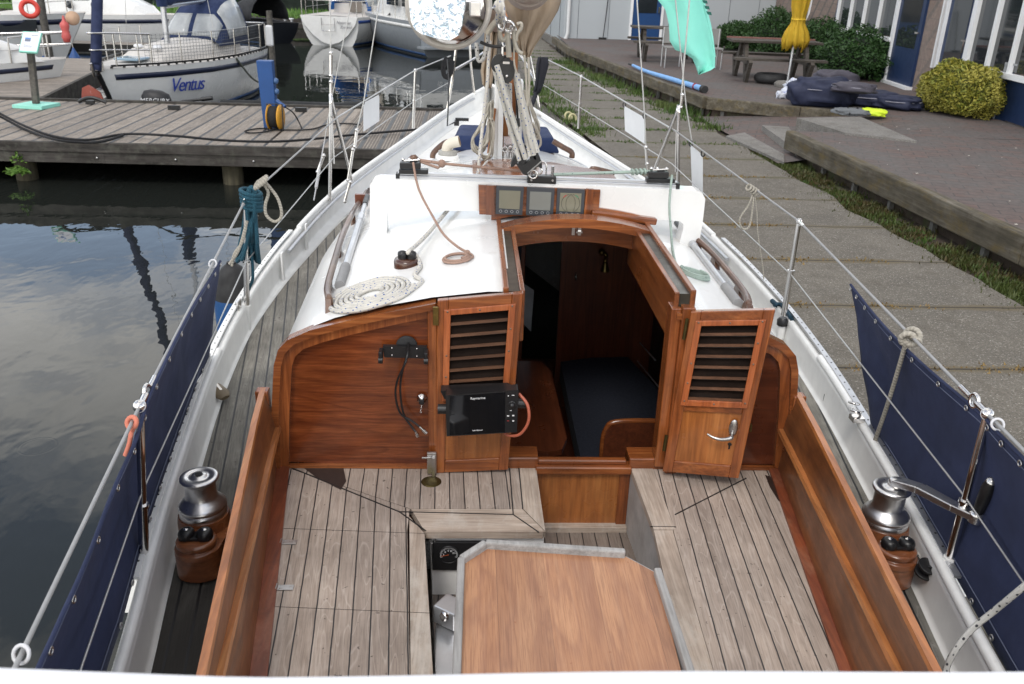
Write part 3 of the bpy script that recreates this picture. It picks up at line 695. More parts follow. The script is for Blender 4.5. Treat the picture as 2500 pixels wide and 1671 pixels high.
for i, t in enumerate(('5', '10', '15', '20', '25')):
    a = R(175 - i * 37); text_mesh(t, .0085, INK, gc + Vector((math.cos(a) * .0195, -.0015, math.sin(a) * .0195)), (1, 0, 0), (0, 0, 1), GP, 'gauge_number')
mb = MB(); mb.beam(gc, gc + Vector((-.03, -.002, -.006)), .0012, .0012, (0, 1, 0)); mb.build('gauge_needle', plain('orange_needle', (.6, .12, .03), .5), GP)
mb = MB(); c = G(1055, 1320, y=2.72); mb.torus(c, .012, .003, (0, 1, 0), 16, 6); mb.build('pad_eye', STEEL, BOAT)
# seat hinges
for px, py in ((692, 1324), (682, 1435)):
    mb = MB(); c = G(px, py, z=SZ + .003); mb.cbox(c + Vector((.02, 0, 0)), .055, .026, .004); mb.cbox(c + Vector((-.022, 0, 0)), .02, .026, .006); mb.tube([c + Vector((-.01, -.014, .003)), c + Vector((-.01, .014, .003))], .005, 8)
    for dx, dy in ((.005, .008), (.005, -.008), (.037, 0)): mb.lathe([(.004, 0), (0, .0012)], c + Vector((dx, dy, .002)), n=8)
    mb.build('locker_hinge', STEEL_B, BOAT, bevel=.001)
# ---- coamings
def coaming(side):
    mir = 1
    def sec(y):
        cap = interp([(.2, -.44), (1.63, -.61), (3.11, -.80)], y); led = interp([(.2, -.50), (1.8, -.64), (3.14, -.765)], y); bot = lx(y)
        pts = [(cap - .045, 1.1), (cap - .022, 1.435), (cap - .022, 1.45), (cap, 1.45), (cap + .003, 1.436), (led - .008, 1.285), (led + .010, 1.285), (led + .014, 1.27), (bot - .05, 1.262 - .02), (bot - .038, 1.10)]
        if side > 0: pts = [(.548 - x, z) for x, z in pts]
        return [Vector((x, y, z)) for x, z in pts]
    ys = [.25 + i * .29 for i in range(10)] + [3.16]
    rows = [sec(y) for y in ys]
    mb = MB(); mb.grid([[r[0], r[1]] for r in rows], smooth=False); mb.grid([[r[4], r[5]] for r in rows], smooth=False); C_ = mb.build('coaming', COAM, BOAT)
    mb = MB(); mb.grid([[r[1], r[2], r[3], r[4]] for r in rows], smooth=False); mb.build('coaming_cap', COAMC, C_)
    mb = MB(); mb.grid([[r[5], r[6], r[7]] for r in rows], smooth=False); mb.build('coaming_ledge', COAMC, C_)
    mb = MB(); mb.grid([[r[7], r[8], r[9]] for r in rows], smooth=False); mb.build('backrest_board', COAM, C_)
    bt = []
    for r, y in zip(rows, ys):
        e = lx(y) if side < 0 else rx(y); o = r[9]
        bt.append([o, Vector((o.x, y, SZ + .012)), Vector((e + (.012 if side < 0 else -.012), y, SZ + .010)), Vector((e + (.012 if side < 0 else -.012), y, SZ - .01))])
    mb = MB(); mb.grid(bt, smooth=False); mb.build('seat_margin', REDTRIM, C_)
    return C_
CL = coaming(-1); CR = coaming(1)
# coaming end blocks against the bulkhead
for s in (-1, 1):
    f = (lambda x: x) if s < 0 else (lambda x: .548 - x)
    a, b = sorted((f(-.836), f(-.785))); mb = MB(); mb.box(a, b, 3.12, 3.17, 1.1, 1.449); pass; mb.build('coaming_end_block', VARNZ, BOAT, bevel=.006)
# ---------------------------------------------------------------- inside the cabin
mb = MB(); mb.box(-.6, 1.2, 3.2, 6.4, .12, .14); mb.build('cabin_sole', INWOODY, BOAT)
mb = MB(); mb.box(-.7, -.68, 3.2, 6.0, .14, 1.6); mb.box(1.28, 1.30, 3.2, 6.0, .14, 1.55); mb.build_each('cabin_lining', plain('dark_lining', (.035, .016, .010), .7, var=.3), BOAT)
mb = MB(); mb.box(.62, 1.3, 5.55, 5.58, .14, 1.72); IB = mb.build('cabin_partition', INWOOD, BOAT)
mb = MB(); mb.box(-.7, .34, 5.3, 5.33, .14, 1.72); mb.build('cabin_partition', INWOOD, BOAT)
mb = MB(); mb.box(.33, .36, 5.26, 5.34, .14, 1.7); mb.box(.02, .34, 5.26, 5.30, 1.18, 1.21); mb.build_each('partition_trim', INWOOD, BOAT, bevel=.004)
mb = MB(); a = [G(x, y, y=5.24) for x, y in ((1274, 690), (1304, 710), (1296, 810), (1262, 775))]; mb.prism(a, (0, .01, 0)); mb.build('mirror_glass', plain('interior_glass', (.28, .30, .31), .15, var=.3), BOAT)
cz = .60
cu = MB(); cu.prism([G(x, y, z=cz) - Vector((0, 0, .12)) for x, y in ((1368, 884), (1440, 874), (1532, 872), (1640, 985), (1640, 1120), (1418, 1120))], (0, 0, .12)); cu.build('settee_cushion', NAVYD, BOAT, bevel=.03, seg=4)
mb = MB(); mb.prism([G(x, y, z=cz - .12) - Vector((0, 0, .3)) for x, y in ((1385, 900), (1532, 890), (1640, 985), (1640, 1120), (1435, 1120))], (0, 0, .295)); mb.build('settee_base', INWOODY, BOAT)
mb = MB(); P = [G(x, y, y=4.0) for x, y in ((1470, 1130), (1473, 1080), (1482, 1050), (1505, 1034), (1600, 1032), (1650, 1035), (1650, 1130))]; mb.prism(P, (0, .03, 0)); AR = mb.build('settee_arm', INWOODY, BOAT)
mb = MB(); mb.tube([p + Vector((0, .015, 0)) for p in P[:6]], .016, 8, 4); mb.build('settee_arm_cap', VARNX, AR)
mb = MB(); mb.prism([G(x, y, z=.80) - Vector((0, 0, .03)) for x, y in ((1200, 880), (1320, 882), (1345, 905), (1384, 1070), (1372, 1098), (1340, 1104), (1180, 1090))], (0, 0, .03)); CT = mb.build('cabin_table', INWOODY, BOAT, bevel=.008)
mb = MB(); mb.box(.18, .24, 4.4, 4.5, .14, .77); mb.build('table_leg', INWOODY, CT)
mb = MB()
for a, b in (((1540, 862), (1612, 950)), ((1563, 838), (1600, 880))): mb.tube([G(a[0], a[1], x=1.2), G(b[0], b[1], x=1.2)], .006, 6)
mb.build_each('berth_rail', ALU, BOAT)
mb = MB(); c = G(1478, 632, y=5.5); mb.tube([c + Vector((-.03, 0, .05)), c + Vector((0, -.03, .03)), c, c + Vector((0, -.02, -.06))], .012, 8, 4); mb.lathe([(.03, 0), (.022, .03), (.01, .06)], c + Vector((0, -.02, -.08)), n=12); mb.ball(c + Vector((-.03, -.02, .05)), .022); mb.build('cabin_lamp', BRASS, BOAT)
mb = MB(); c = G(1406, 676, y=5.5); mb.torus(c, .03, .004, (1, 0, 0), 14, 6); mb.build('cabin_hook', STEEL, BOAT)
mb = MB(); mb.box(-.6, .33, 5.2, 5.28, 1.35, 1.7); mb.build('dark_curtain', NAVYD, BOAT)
# ---------------------------------------------------------------- traveller arch with instruments
AY = 4.2
def onY(l, y=AY): return [G(a, b, y=y) for a, b in l]
AX0, AX1 = -.48, 1.165
def archz(x): return 2.03 + .0 * x
out = [(-.48, 2.0), (-.45, 2.035), (1.13, 2.035), (1.162, 2.0), (1.155, 1.73), (1.125, 1.66), (1.0, 1.68), (1.0, 1.84), (.985, 1.875), (.955, 1.885)]
out = onY([(903, 470), (903, 452), (911, 441), (922, 437), (1300, 448), (1700, 466), (1714, 471), (1722, 486), (1716, 540), (1708, 590), (1694, 662), (1662, 657), (1646, 640), (1668, 560), (1668, 548), (1660, 541), (1640, 539), (1470, 530), (1300, 521), (1200, 516), (960, 513), (949, 515), (944, 524), (944, 625), (903, 637)])
# thick steel plate arch: extruded 8 cm
mb = MB(); mb.prism(out, (0, .10, 0)); ARCH = mb.build('traveller_arch', WHITE, BOAT, bevel=.007, seg=3)
mb = MB()
for p in (G(944, 625, y=AY), G(903, 640, y=AY), G(1690, 664, y=AY)): mb.cbox(p + Vector((0, .02, -.005)), .07, .09, .014)
mb.build_each('arch_foot', WHITE_M, ARCH, bevel=.003)
a0, a1 = G(972, 432, y=AY + .045), G(1652, 455, y=AY + .045)
mb = MB(); mb.beam(a0, a1, .05, .022); mb.beam(a0 + Vector((0, 0, .018)), a1 + Vector((0, 0, .018)), .022, .014); TRK = mb.build('traveller_track', ALU, BOAT, bevel=.002)
mb = MB()
for p in (a0, a1): mb.cbox(p, .02, .055, .04)
mb.build_each('track_end', BLACK, TRK, bevel=.003)
def carblock(px, py, name='traveller_block'):
    p = G(px, py, y=AY + .03); mb = MB(); mb.cbox(p + Vector((0, 0, -.012)), .14, .05, .022); mb.cbox(p + Vector((-.015, -.01, .018)), .10, .045, .03); mb.ball(p + Vector((0, 0, .032)), .02, .6)
    o = mb.build(name, BLACK, BOAT, bevel=.004); m2 = MB()
    for dx in (-.05, -.02, .025): m2.ball(p + Vector((dx, -.008, .045)), .009)
    m2.tube([p + Vector((-.045, -.02, .04)), p + Vector((.03, -.025, .048))], .004, 6); m2.build('block_fitting', STEEL, o); return p
B1 = carblock(1010, 412); B2 = carblock(1612, 434)
p = G(1322, 437, y=AY + .02); mb = MB(); mb.cbox(p, .14, .055, .035)
for dx in (-.055, .055): mb.lathe([(.016, 0), (.016, .05)], p + Vector((dx, .03, -.014)), (0, -1, 0), 12)
CAR = mb.build('mainsheet_car', BLACK, BOAT, bevel=.005)
mb = MB()
for dx in (-.052, .052): mb.tube([p + Vector((dx, -.01, .01)), p + Vector((dx, -.01, .065))], .007, 8); mb.lathe([(.006, 0), (.006, .004)], p + Vector((dx, -.029, 0)), (0, -1, 0), 8)
mb.tube([p + Vector((-.03, 0, .01)), p + Vector((-.03, 0, .07)), p + Vector((0, 0, .085)), p + Vector((.02, 0, .07)), p + Vector((.02, 0, .01))], .004, 6, 3); mb.build('car_shackle', STEEL, CAR)
# instrument panel
mb = MB(); mb.prism(onY([(1168, 452), (1466, 464), (1460, 536), (1170, 524)], AY - .014), (0, .013, 0)); IP = mb.build('instrument_board', VARNX, BOAT, bevel=.003)
mb = MB()
for l in ([(1187, 453), (1207, 454), (1207, 526), (1187, 525)], [(1432, 462), (1450, 463), (1440, 536), (1424, 535)]): mb.prism(onY(l, AY - .032), (0, .018, 0))
mb.build_each('instrument_board_rib', VARNZ, IP, bevel=.004)
BEZ = plain('instrument_bezel', (.045, .05, .058), .45, var=.1)
LCD = plain('lcd_glass', (.22, .21, .155), .12, var=.15, vs=6); LCD2 = plain('lcd_glass_grey', (.21, .215, .195), .12, var=.1, vs=3)
for k, (x0, x1, y0, y1, xb0, xb1) in enumerate(((1212, 1279, 455, 523, 1210, 1275), (1287, 1354, 458, 526, 1284, 1350), (1361, 1428, 461, 530, 1357, 1424))):
    mb = MB(); mb.prism(onY([(x0, y0), (x1, y0 + 3), (xb1, y1 + 3), (xb0, y1)], AY - .03), (0, .016, 0)); I_ = mb.build('instrument_display', BEZ, BOAT, bevel=.005, seg=3)
    mb = MB(); mb.prism(onY([(x0 + 7, y0 + 10), (x1 - 8, y0 + 12), (xb1 - 7, y1 - 11), (xb0 + 8, y1 - 14)], AY - .0315), (0, .002, 0)); mb.build('display_glass', LCD if k != 1 else LCD2, I_)
    mb = MB()
    for j in range(4): mb.torus(G(xb0 + 12 + j * 13.8, y1 - 7 + j * .6, y=AY - .031), .0065, .0009, (0, 1, 0), 14, 4)
    mb.build('display_button', plain('pale_print%d' % k, (.5, .5, .5), .5), I_)
    if k == 2:
        c = G(1393, 497, y=AY - .032); mb = MB()
        for s in (-1, 1):
            mb.tube([c + Vector((s * .0 , 0, .045)), c + Vector((s * .02, 0, .02)), c + Vector((s * .022, 0, -.015)), c + Vector((s * .014, 0, -.04))], .0007, 4, 6)
            mb.tube([c + Vector((math.sin(a) * .045 * s, 0, math.cos(a) * .045)) for a in [R(q) for q in range(10, 155, 8)]], .0008, 4)
        mb.build('wind_dial', BLACK, I_)
        for s, m_ in ((-1, plain('red_print', (.5, .03, .03), .5)), (1, plain('green_print', (.03, .3, .15), .5))):
            mb = MB(); mb.tube([c + Vector((math.sin(a) * .046 * s, -.0005, math.cos(a) * .046)) for a in [R(q) for q in range(28, 56, 6)]], .0016, 4); mb.build('wind_dial_sector', m_, I_)
# ---------------------------------------------------------------- winches on their wooden pads
BLOCKW = wood('winch_pad_mahogany', (.13, .04, .016), (.25, .085, .032), (.36, .14, .055), 'x', .7, .3, .5, blot=.45)
def winch(cx, s, yc=2.42):
    z0 = 1.245; c = Vector((cx, yc, z0))
    mb = MB()
    cx -= 0; st = [Vector((cx + .086 * math.cos(a) - s * .014, yc + .02 + .082 * math.sin(a), 1.10)) for a in [R(q) for q in range(0, 181, 15)]] + [Vector((cx + .074 * math.cos(a) - s * .014, yc - .14 + .055 * math.sin(a), 1.10)) for a in [R(q) for q in range(180, 361, 15)]]
    mb.prism(st, (0, 0, .105), True)
    mb.lathe([(.088, -.13), (.088, -.02), (.084, 0)], c, n=32)
    k = c + Vector((-s * .012, -.135, -.008)); mb.lathe([(.070, -.05), (.068, -.032), (.058, -.028), (.057, -.024), (.063, -.018), (.063, -.006), (.056, 0), (.0, 0)], k, n=28, sx=1.05)
    W0 = mb.build('winch_pad', BLOCKW, BOAT, bevel=.01, seg=3)
    mb = MB(); mb.lathe([(.079, 0), (.080, .004), (.080, .022), (.077, .024), (.077, .029), (.081, .031), (.081, .036), (.077, .044), (.066, .055), (.056, .065), (.052, .072), (.0515, .122), (.054, .130), (.062, .135), (.0645, .140), (.0635, .146), (.058, .149), (.042, .1505), (.040, .147), (.026, .147), (.024, .152), (.014, .153)], c, n=48); W = mb.build('winch_drum', STEEL_W, BOAT)
    mb = MB(); mb.lathe([(.0125, .1545), (.0125, .1565), (0, .1565)], c, n=8, smooth=False); mb.build('winch_socket', BLACK, W)
    mb = MB()
    for dx in (-.03, .03): mb.lathe([(.028, 0), (.029, .014), (.025, .024), (.016, .029), (0, .030)], k + Vector((dx, 0, .004)), n=18, sx=.95)
    mb.cbox(k + Vector((0, 0, .006)), .10, .045, .012); CC = mb.build('cam_cleat', BLACK, W0, bevel=.003)
    mb = MB()
    for dx in (-.03, .03): mb.lathe([(.008, .030), (0, .034)], k + Vector((dx, 0, .004)), n=10)
    mb.build('cleat_screw', STEEL, CC); return c
wl_ = G(497, 1252, z=1.245); wr_ = G(2158, 1275, z=1.245)
WL = winch(wl_.x, -1, wl_.y); WR = winch(wr_.x, 1, wr_.y)
# winch handle left in the starboard winch: lies on it, a thing of its own
top = WR + Vector((0, 0, .158))
h0, h1 = G(2225, 1155, z=1.42), G(2383, 1262, z=1.475)
HND = thing('winch_handle', tuple(h0), 'polished winch handle with black grip slotted into the starboard winch', 'winch handle')
mb = MB(); mb.lathe([(.024, -.012), (.027, 0), (.026, .014), (.018, .02), (0, .021)], top + Vector((.012, 0, .0)), n=24)
a = top + Vector((.015, 0, .008)); mid = a.lerp(h1, .3) + Vector((0, 0, .012)); mid2 = a.lerp(h1, .75)
for q0, q1, w0, w1 in ((a, mid, .060, .050), (mid, mid2, .050, .040), (mid2, h1, .040, .042)):
    d = (q1 - q0).normalized(); sdv = d.cross(Vector((0, 0, 1))).normalized(); t = .012
    mb.hexa([q0 - sdv * w0 / 2 - Vector((0, 0, t)), q0 + sdv * w0 / 2 - Vector((0, 0, t)), q1 + sdv * w1 / 2 - Vector((0, 0, t)), q1 - sdv * w1 / 2 - Vector((0, 0, t))], [q0 - sdv * w0 / 2 + Vector((0, 0, t)), q0 + sdv * w0 / 2 + Vector((0, 0, t)), q1 + sdv * w1 / 2 + Vector((0, 0, t)), q1 - sdv * w1 / 2 + Vector((0, 0, t))])
mb.lathe([(.021, -.018), (.022, .012), (.014, .018)], h1, n=20); mb.build('handle_arm', STEEL_W, HND, bevel=.004, seg=3)
gt = G(2424, 1168, y=h1.y - .02); ax = gt - h1
mb = MB(); L_ = ax.length; mb.lathe([(.013, .012), (.017, .03), (.020, L_ * .45), (.021, L_ * .75), (.016, L_ * .9)], h1, ax, 16); G_ = mb.build('handle_grip', BLACK, HND)
mb = MB(); mb.lathe([(.016, L_ * .9), (.013, L_ * .97), (.0, L_)], h1, ax, 14); mb.build('grip_cap', STEEL_B, HND)
def onroof(px, py, dz=0):
    z = 1.78
    for _ in range(8): p = G(px, py, z=z); z = roofz(p.x, p.y) + dz
    return G(px, py, z=z)
# ---------------------------------------------------------------- grab rails with the poles lashed inside them
def grabrail(pts, n, side):
    cp = catmull([onroof(a, b, .045) for a, b in pts], 12); mb = MB(); K = len(cp) - 1
    at = lambda t: cp[min(K, max(0, int(round(t * K))))].copy()
    prof = [p.copy() for p in cp]; d = cp[-1] - cp[0]
    prof[0].z -= .03; prof[-1].z -= .03
    mb.tube(prof, .0155, 8, flat=1.0)
    for k in range(n):
        t = k / (n - 1); q = at(min(.985, max(.03, t))); zz = roofz(q.x, q.y); q.z = zz
        dn = d.normalized() * .05
        mb.hexa([q - dn * 1.1 + Vector((-.012, 0, -.01)), q - dn * 1.1 + Vector((.012, 0, -.01)), q + dn * 1.1 + Vector((.012, 0, -.01)), q + dn * 1.1 + Vector((-.012, 0, -.01))],
                [q - dn * .5 + Vector((-.012, 0, .045)), q - dn * .5 + Vector((.012, 0, .045)), q + dn * .5 + Vector((.012, 0, .045)), q + dn * .5 + Vector((-.012, 0, .045))])
    return mb.build('grab_rail', OLDWOOD, BOAT, bevel=.004)
grabrail([(803, 730), (800, 700), (816, 640), (840, 565), (870, 505), (896, 466)], 5, -1)
grabrail([(1828, 742), (1818, 715), (1775, 660), (1735, 615), (1702, 585)], 4, 1)
def pole(pa, pb, lab, r=.017):
    T = thing('telescopic_pole', tuple(pa), lab, 'pole'); d = (pb - pa)
    f = lambda t: pa + d * t
    mb = MB(); mb.tube([f(.17), f(.68)], r, 14); mb.build('outer_tube', ALU, T)
    mb = MB(); mb.tube([f(.66), f(.73)], r * 1.18, 14); mb.tube([f(.73), f(.9)], r * .72, 12); mb.build('inner_tube', ALU, T)
    mb = MB(); mb.tube([f(0), f(.02), f(.17)], r * 1.3, 16); mb.build('grey_end_grip', plain('grey_grip' + lab[:6], (.3, .3, .3), .6, var=.2), T)
    mb = MB(); mb.tube([f(.88), f(1.0)], r * .95, 12); mb.build('pole_tip', BLACK, T); return T
pole(G(829, 698, z=1.75), G(897, 480, z=1.79), 'grey telescopic pole tied inside the port grab rail beside the coiled blue-flecked rope')
pole(G(1802, 742, z=1.745), G(1652, 545, z=1.78), 'grey telescopic pole tied inside the starboard grab rail above the open door')
# vent, blue covered hatch, forward grab rails
vx = G(1093, 388, z=1.745); V = MB(); V.lathe([(.105, 0), (.105, .02), (.09, .035), (.07, .04)], vx, n=28); sc_ = lambda m: [p.__isub__((p - vx) * .2) for p in m.v]; sc_(V); VB = V.build('vent_base', WHITE_M, BOAT)
mb = MB(); mb.lathe([(.085, .038), (.085, .07), (.055, .075)], vx, n=28); sc_(mb); mb.build('vent_ring', plain('grey_ring', (.4, .39, .36), .6, var=.3, vs=80), VB)
CREAM = plain('cream_vinyl', (.70, .65, .55), .5, var=.1, stain=((.3, .22, .12), 20, .6, .4))
mb = MB(); q = vx + Vector((0, 0, .07)); mb.tube([q + Vector((-.01, 0, -.01)), q + Vector((-.008, 0, .025)), q + Vector((.01, 0, .055)), q + Vector((.055, -.005, .078)), q + Vector((.105, -.01, .092))], lambda t: lerp(.044, .05, t), 18, 6, flat=1); sc_(mb); VC = mb.build('vent_cowl', CREAM, VB)
mb = MB(); mb.lathe([(.042, 0), (0, .001)], q + Vector((.107, -.0105, .0925)), (.93, -.08, .28), 18); sc_(mb); mb.build('vent_mouth', plain('ochre_inside', (.30, .19, .09), .7), VB)
bx0, bx1 = -.12, .70
mb = MB(); mb.box(bx0 + .02, bx1 - .02, 7.0, 7.5, 1.45, 1.75); mb.build('forward_hatch_box', VARNX, BOAT, bevel=.006)
mb = MB(); mb.hexa([(bx0 - .02, 6.97, 1.68), (bx1 + .02, 6.97, 1.68), (bx1 + .02, 7.55, 1.68), (bx0 - .02, 7.55, 1.68)], [(bx0 + .02, 6.99, 1.80), (bx1 - .03, 6.99, 1.80), (bx1 - .05, 7.5, 1.81), (bx0 + .04, 7.5, 1.81)])
single('hatch_cover', mb, NAVY2, 'navy blue canvas cover fitted over the wooden box in front of the mast', 'hatch cover', bevel=.02, seg=3)
for pts in (((1105, 345), (1085, 350), (1060, 372), (1056, 386)), ((1350, 345), (1375, 360), (1395, 372), (1396, 386))):
    mb = MB(); mb.tube([G(x, y, y=6.85) for x, y in pts], .022, 8, 4); mb.build('forward_grab_rail', OLDWOOD, BOAT)
mb = MB(); mb.tube([G(x, y, y=6.3) for x, y in ((1440, 425), (1445, 412), (1470, 416), (1500, 424))], .018, 8, 3); mb.tube([G(x, y, y=6.1) for x, y in ((1000, 392), (1012, 384), (1022, 400))], .02, 8, 3); mb.build_each('forward_grab_rail', OLDWOOD, BOAT)
# windlass and cleat forward
# ---------------------------------------------------------------- cockpit table
tz = 1.25
TB = [G(x, y, z=tz) for x, y in ((1186, 1333), (1126, 1372), (1103, 1700), (1090, 2600))]
TBR = [G(x, y, z=tz) for x, y in ((1526, 1356), (1604, 1398), (1668, 1655), (1850, 2600))]
ctr = [p - Vector((0, 0, .022)) for p in TB[:3] + [Vector((TB[2].x, 1.0, tz)), Vector((.62, 1.0, tz))] + TBR[:3][::-1]]
CTB = thing('cockpit_table', (.29, 1.8, .78), 'wood-grain table with raised grey edging standing in the middle of the cockpit', 'table')
mb = MB(); mb.prism(ctr, (0, 0, .018)); mb.build('table_top', TABLE, CTB)
def fid(a, b, nm='table_edging'): mb = MB(); mb.beam(a, b, .024, .042); mb.build(nm, FIDDLE, CTB, bevel=.006)
fid(TB[0], TB[1]); fid(TB[1], Vector((TB[2].x + .0, 1.0, tz))); fid(TB[0], TBR[0]); fid(TBR[1], Vector((.625, 1.0, tz)))
mb = MB(); mb.beam(TBR[0] - Vector((0, 0, .012)), TBR[1] - Vector((0, 0, .012)), .008, .014); mb.build('table_corner_strip', FIDDLE, CTB)
mb = MB(); mb.box(.24, .34, 1.6, 1.7, .78, 1.22); mb.build('table_leg', ALU, CTB)
# lever stand showing beside the table
LV = thing('throttle_stand', (-.02, 2.2, .78), 'silver lever control standing between port seat and table', 'engine control')
mb = MB(); c = G(1085, 1510, z=1.02); mb.box(c.x - .03, c.x + .05, c.y - .5, c.y + .02, .78, .98); mb.build('control_post', ALU, LV, bevel=.006)
mb = MB(); mb.cbox(c + Vector((.02, .03, 0)), .09, .08, .07, Matrix.Rotation(R(-35), 3, 'Z')); HB_ = mb.build('control_head', ALU, LV, bevel=.006)
mb = MB(); mb.lathe([(.016, 0), (.016, .003), (0, .003)], c + Vector((-.0, -.015, .02)), (-.3, -.9, .4), 16); mb.build('control_boss', STEEL, HB_)
# ---------------------------------------------------------------- black screen clamped on the closed door, empty bracket beside it
PLO = thing('chart_plotter', tuple(G(1150, 1010, y=2.98)), 'black screen with knob and buttons mounted on the closed cabin door', 'display screen')
yp = 3.0
f0 = GL([(1088, 966), (1266, 952), (1262, 1056), (1090, 1066)], y=yp)
mb = MB(); mb.prism(f0, (0, .05, 0)); mb.build('plotter_body', BLACK, PLO, bevel=.006, seg=3)
ex = (f0[2] - f0[3]).normalized(); ez = (f0[0] - f0[3]).normalized()
mb = MB(); mb.prism([p + Vector((0, -.0015, 0)) for p in GL([(1098, 968), (1234, 958), (1232, 1055), (1098, 1063)], y=yp)], (0, .002, 0)); mb.build('plotter_glass', BLACKG, PLO)
mb = MB(); mb.prism(GL([(1075, 955), (1240, 948), (1264, 962), (1262, 975), (1085, 975)], y=yp + .06), (0, .05, 0)); mb.build('mount_bracket', BLACK, PLO, bevel=.004)
mb = MB()
for x, y in ((1080, 999), (1272, 985)): mb.lathe([(.02, -.018), (.02, .018)], G(x, y, y=yp + .03), (1, 0, 0), 20); 
mb.build_each('mount_knob', BLACK, PLO, bevel=.002)
mb = MB(); c = G(1250, 989, y=yp - .002); mb.torus(c, .013, .003, (0, 1, 0), 20, 6); mb.lathe([(.0095, 0), (.009, .012), (0, .014)], c, (0, -1, 0), 18); mb.build('rotary_knob', plain('knob_black', (.02, .02, .021), .3), PLO)
mb = MB()
for x, y, w_, h_ in ((1241, 967, 3, 3), (1253, 965.5, 7, 2.2), (1247, 1003, 5, 1.6), (1240.5, 1016, 6, 4), (1253, 1015, 6, 4), (1253, 1028, 5, 4)): mb.cbox(G(x, y, y=yp - .0012), w_ * .0014, .0008, h_ * .0014)
mb.build('button_print', INK, PLO)
mb = MB(); mb.cbox(G(1240, 1028, y=yp - .0012), .009, .0008, .0016); mb.build('power_print', plain('red_print_small', (.5, .05, .05), .5), PLO)
for x, y in ((1115, 960), (1207, 955)): pass
mb = MB()
for x, y in ((1109, 959.5), (1207, 954.5)): mb.ball(G(x, y, y=yp + .055), .004)
mb.build('bracket_screw', STEEL, PLO)
text_mesh('Raymarine', .0135, INK, G(1166.5, 973, y=yp - .0022), ex, ez, PLO)
text_mesh('hybridtouch', .0085, INK, G(1166, 1051, y=yp - .0022), ex, ez, PLO)
mb = MB(); mb.tube([G(1267, 962, y=yp + .03), G(1288, 990, y=yp), G(1290, 1030, y=yp - .01), G(1270, 1060, y=yp), G(1245, 1064, y=yp + .02), G(1232, 1058, y=yp + .03)], .0062, 8, 8)
single('red_cable', mb, plain('salmon_cable', (.42, .11, .06), .45), 'salmon red cable looping out behind the black screen', 'cable')
BR_ = thing('display_bracket', tuple(G(985, 870, y=3.13)), 'empty black mounting bracket screwed to the cabin bulkhead with two loose cables', 'bracket')
yb_ = 3.13
mb = MB(); mb.prism(GL([(934, 846), (1042, 848), (1040, 876), (938, 873)], y=yb_), (0, .02, 0)); mb.build('bracket_plate', BLACK, BR_, bevel=.004)
mb = MB()
for x, y in ((931, 860), (1041, 862)):
    p = G(x, y, y=yb_); mb.cbox(p + Vector((0, -.02, -.005)), .014, .05, .045); mb.lathe([(.014, -.008), (.014, .008)], p + Vector((0, -.035, -.018)), (1, 0, 0), 16)
mb.build_each('bracket_arm', BLACK, BR_, bevel=.003)
mb = MB()
for x, y in ((957, 850), (957, 868), (1018, 852), (1018, 870)): mb.ball(G(x, y, y=yb_ - .001), .0035)
mb.build('bracket_screw', STEEL, BR_)
mb = MB(); mb.lathe([(.042, 0), (.042, .008), (.038, .01), (0, .01)], G(993, 844, y=3.165), (0, -1, 0), 28); mb.build('cable_gland_disc', RUBBER, BR_)
mb = MB(); mb.tube([G(x, y, y=yy) for x, y, yy in ((998, 838, 3.15), (994, 870, 3.09), (984, 900, 3.09), (977, 950, 3.1), (985, 1010, 3.12), (1005, 1042, 3.12), (1015, 1055, 3.11))], .0042, 8, 8)
mb.tube([G(x, y, y=yy) for x, y, yy in ((996, 838, 3.15), (992, 880, 3.085), (970, 930, 3.09), (966, 970, 3.1), (978, 1010, 3.12), (1005, 1028, 3.12), (1024, 1042, 3.11))], .0042, 8, 8)
mb.build('loose_cable', BLACK, BR_)
mb = MB()
for x, y, x2, y2 in ((1015, 1054, 1020, 1066), (1024, 1042, 1041, 1058)): a, b = G(x, y, y=3.108), G(x2, y2, y=3.108); mb.tube([a, a.lerp(b, .5)], .006, 8); mb.tube([a.lerp(b, .5), b], .009, 6)
mb.build('cable_plug', STEEL, BR_)
IG = MB(); c = G(1030, 973, y=3.163); IG.lathe([(.021, 0), (.020, .006), (.013, .008), (.013, .014), (0, .014)], c, (0, -1, 0), 24); IGN = IG.build('ignition_switch', STEEL, BOAT)
mb = MB(); mb.cbox(c + Vector((0, -.02, -.006)), .02, .014, .02); mb.build('key_head', BLACK, IGN, bevel=.003)
mb = MB()
for k in range(5): mb.torus(c + Vector((-.001 * k, -.022, -.018 - k * .008)), .0042, .0011, (1, 0, 0) if k % 2 else (0, 1, 0), 10, 5)
mb.build('key_chain', STEEL, IGN)
# ---------------------------------------------------------------- stanchions, guard wires, rigging
def stanchion(bx, by, tx, ty, y, socket=True, r=.0125):
    b = G(bx, by, y=y); t = G(tx, ty, y=y); mb = MB(); mid = b.lerp(t, .52)
    mb.tube([b + (t - b) * .08, mid], r * 1.25, 10); mb.tube([mid, t], r, 10); mb.tube([mid, mid.lerp(t, .03)], r * 1.6, 10); mb.ball(t, r * 1.35)
    o = mb.build('stanchion', STEEL, BOAT)
    if socket:
        mb = MB(); mb.tube([b - Vector((0, 0, .03)), b.lerp(t, .2)], r * 1.7, 12); s = 1 if b.x > .29 else -1
        mb.prism([b + Vector((0, 0, -.03)), b + Vector((s * .09, 0, -.03)), b + Vector((s * .075, 0, .12)), b + Vector((s * .02, 0, .13))], (0, .012, 0)); mb.build('stanchion_socket', WHITE_M, o)
    return b, t
LY, LB, LC = 2.33, 4.62, 8.9
b1, t1 = stanchion(355, 1478, 341, 992, LY); b2, t2 = stanchion(603, 806, 600, 487, LB); b3, t3 = stanchion(1008, 326, 1014, 172, LC, False)
RY = 2.29
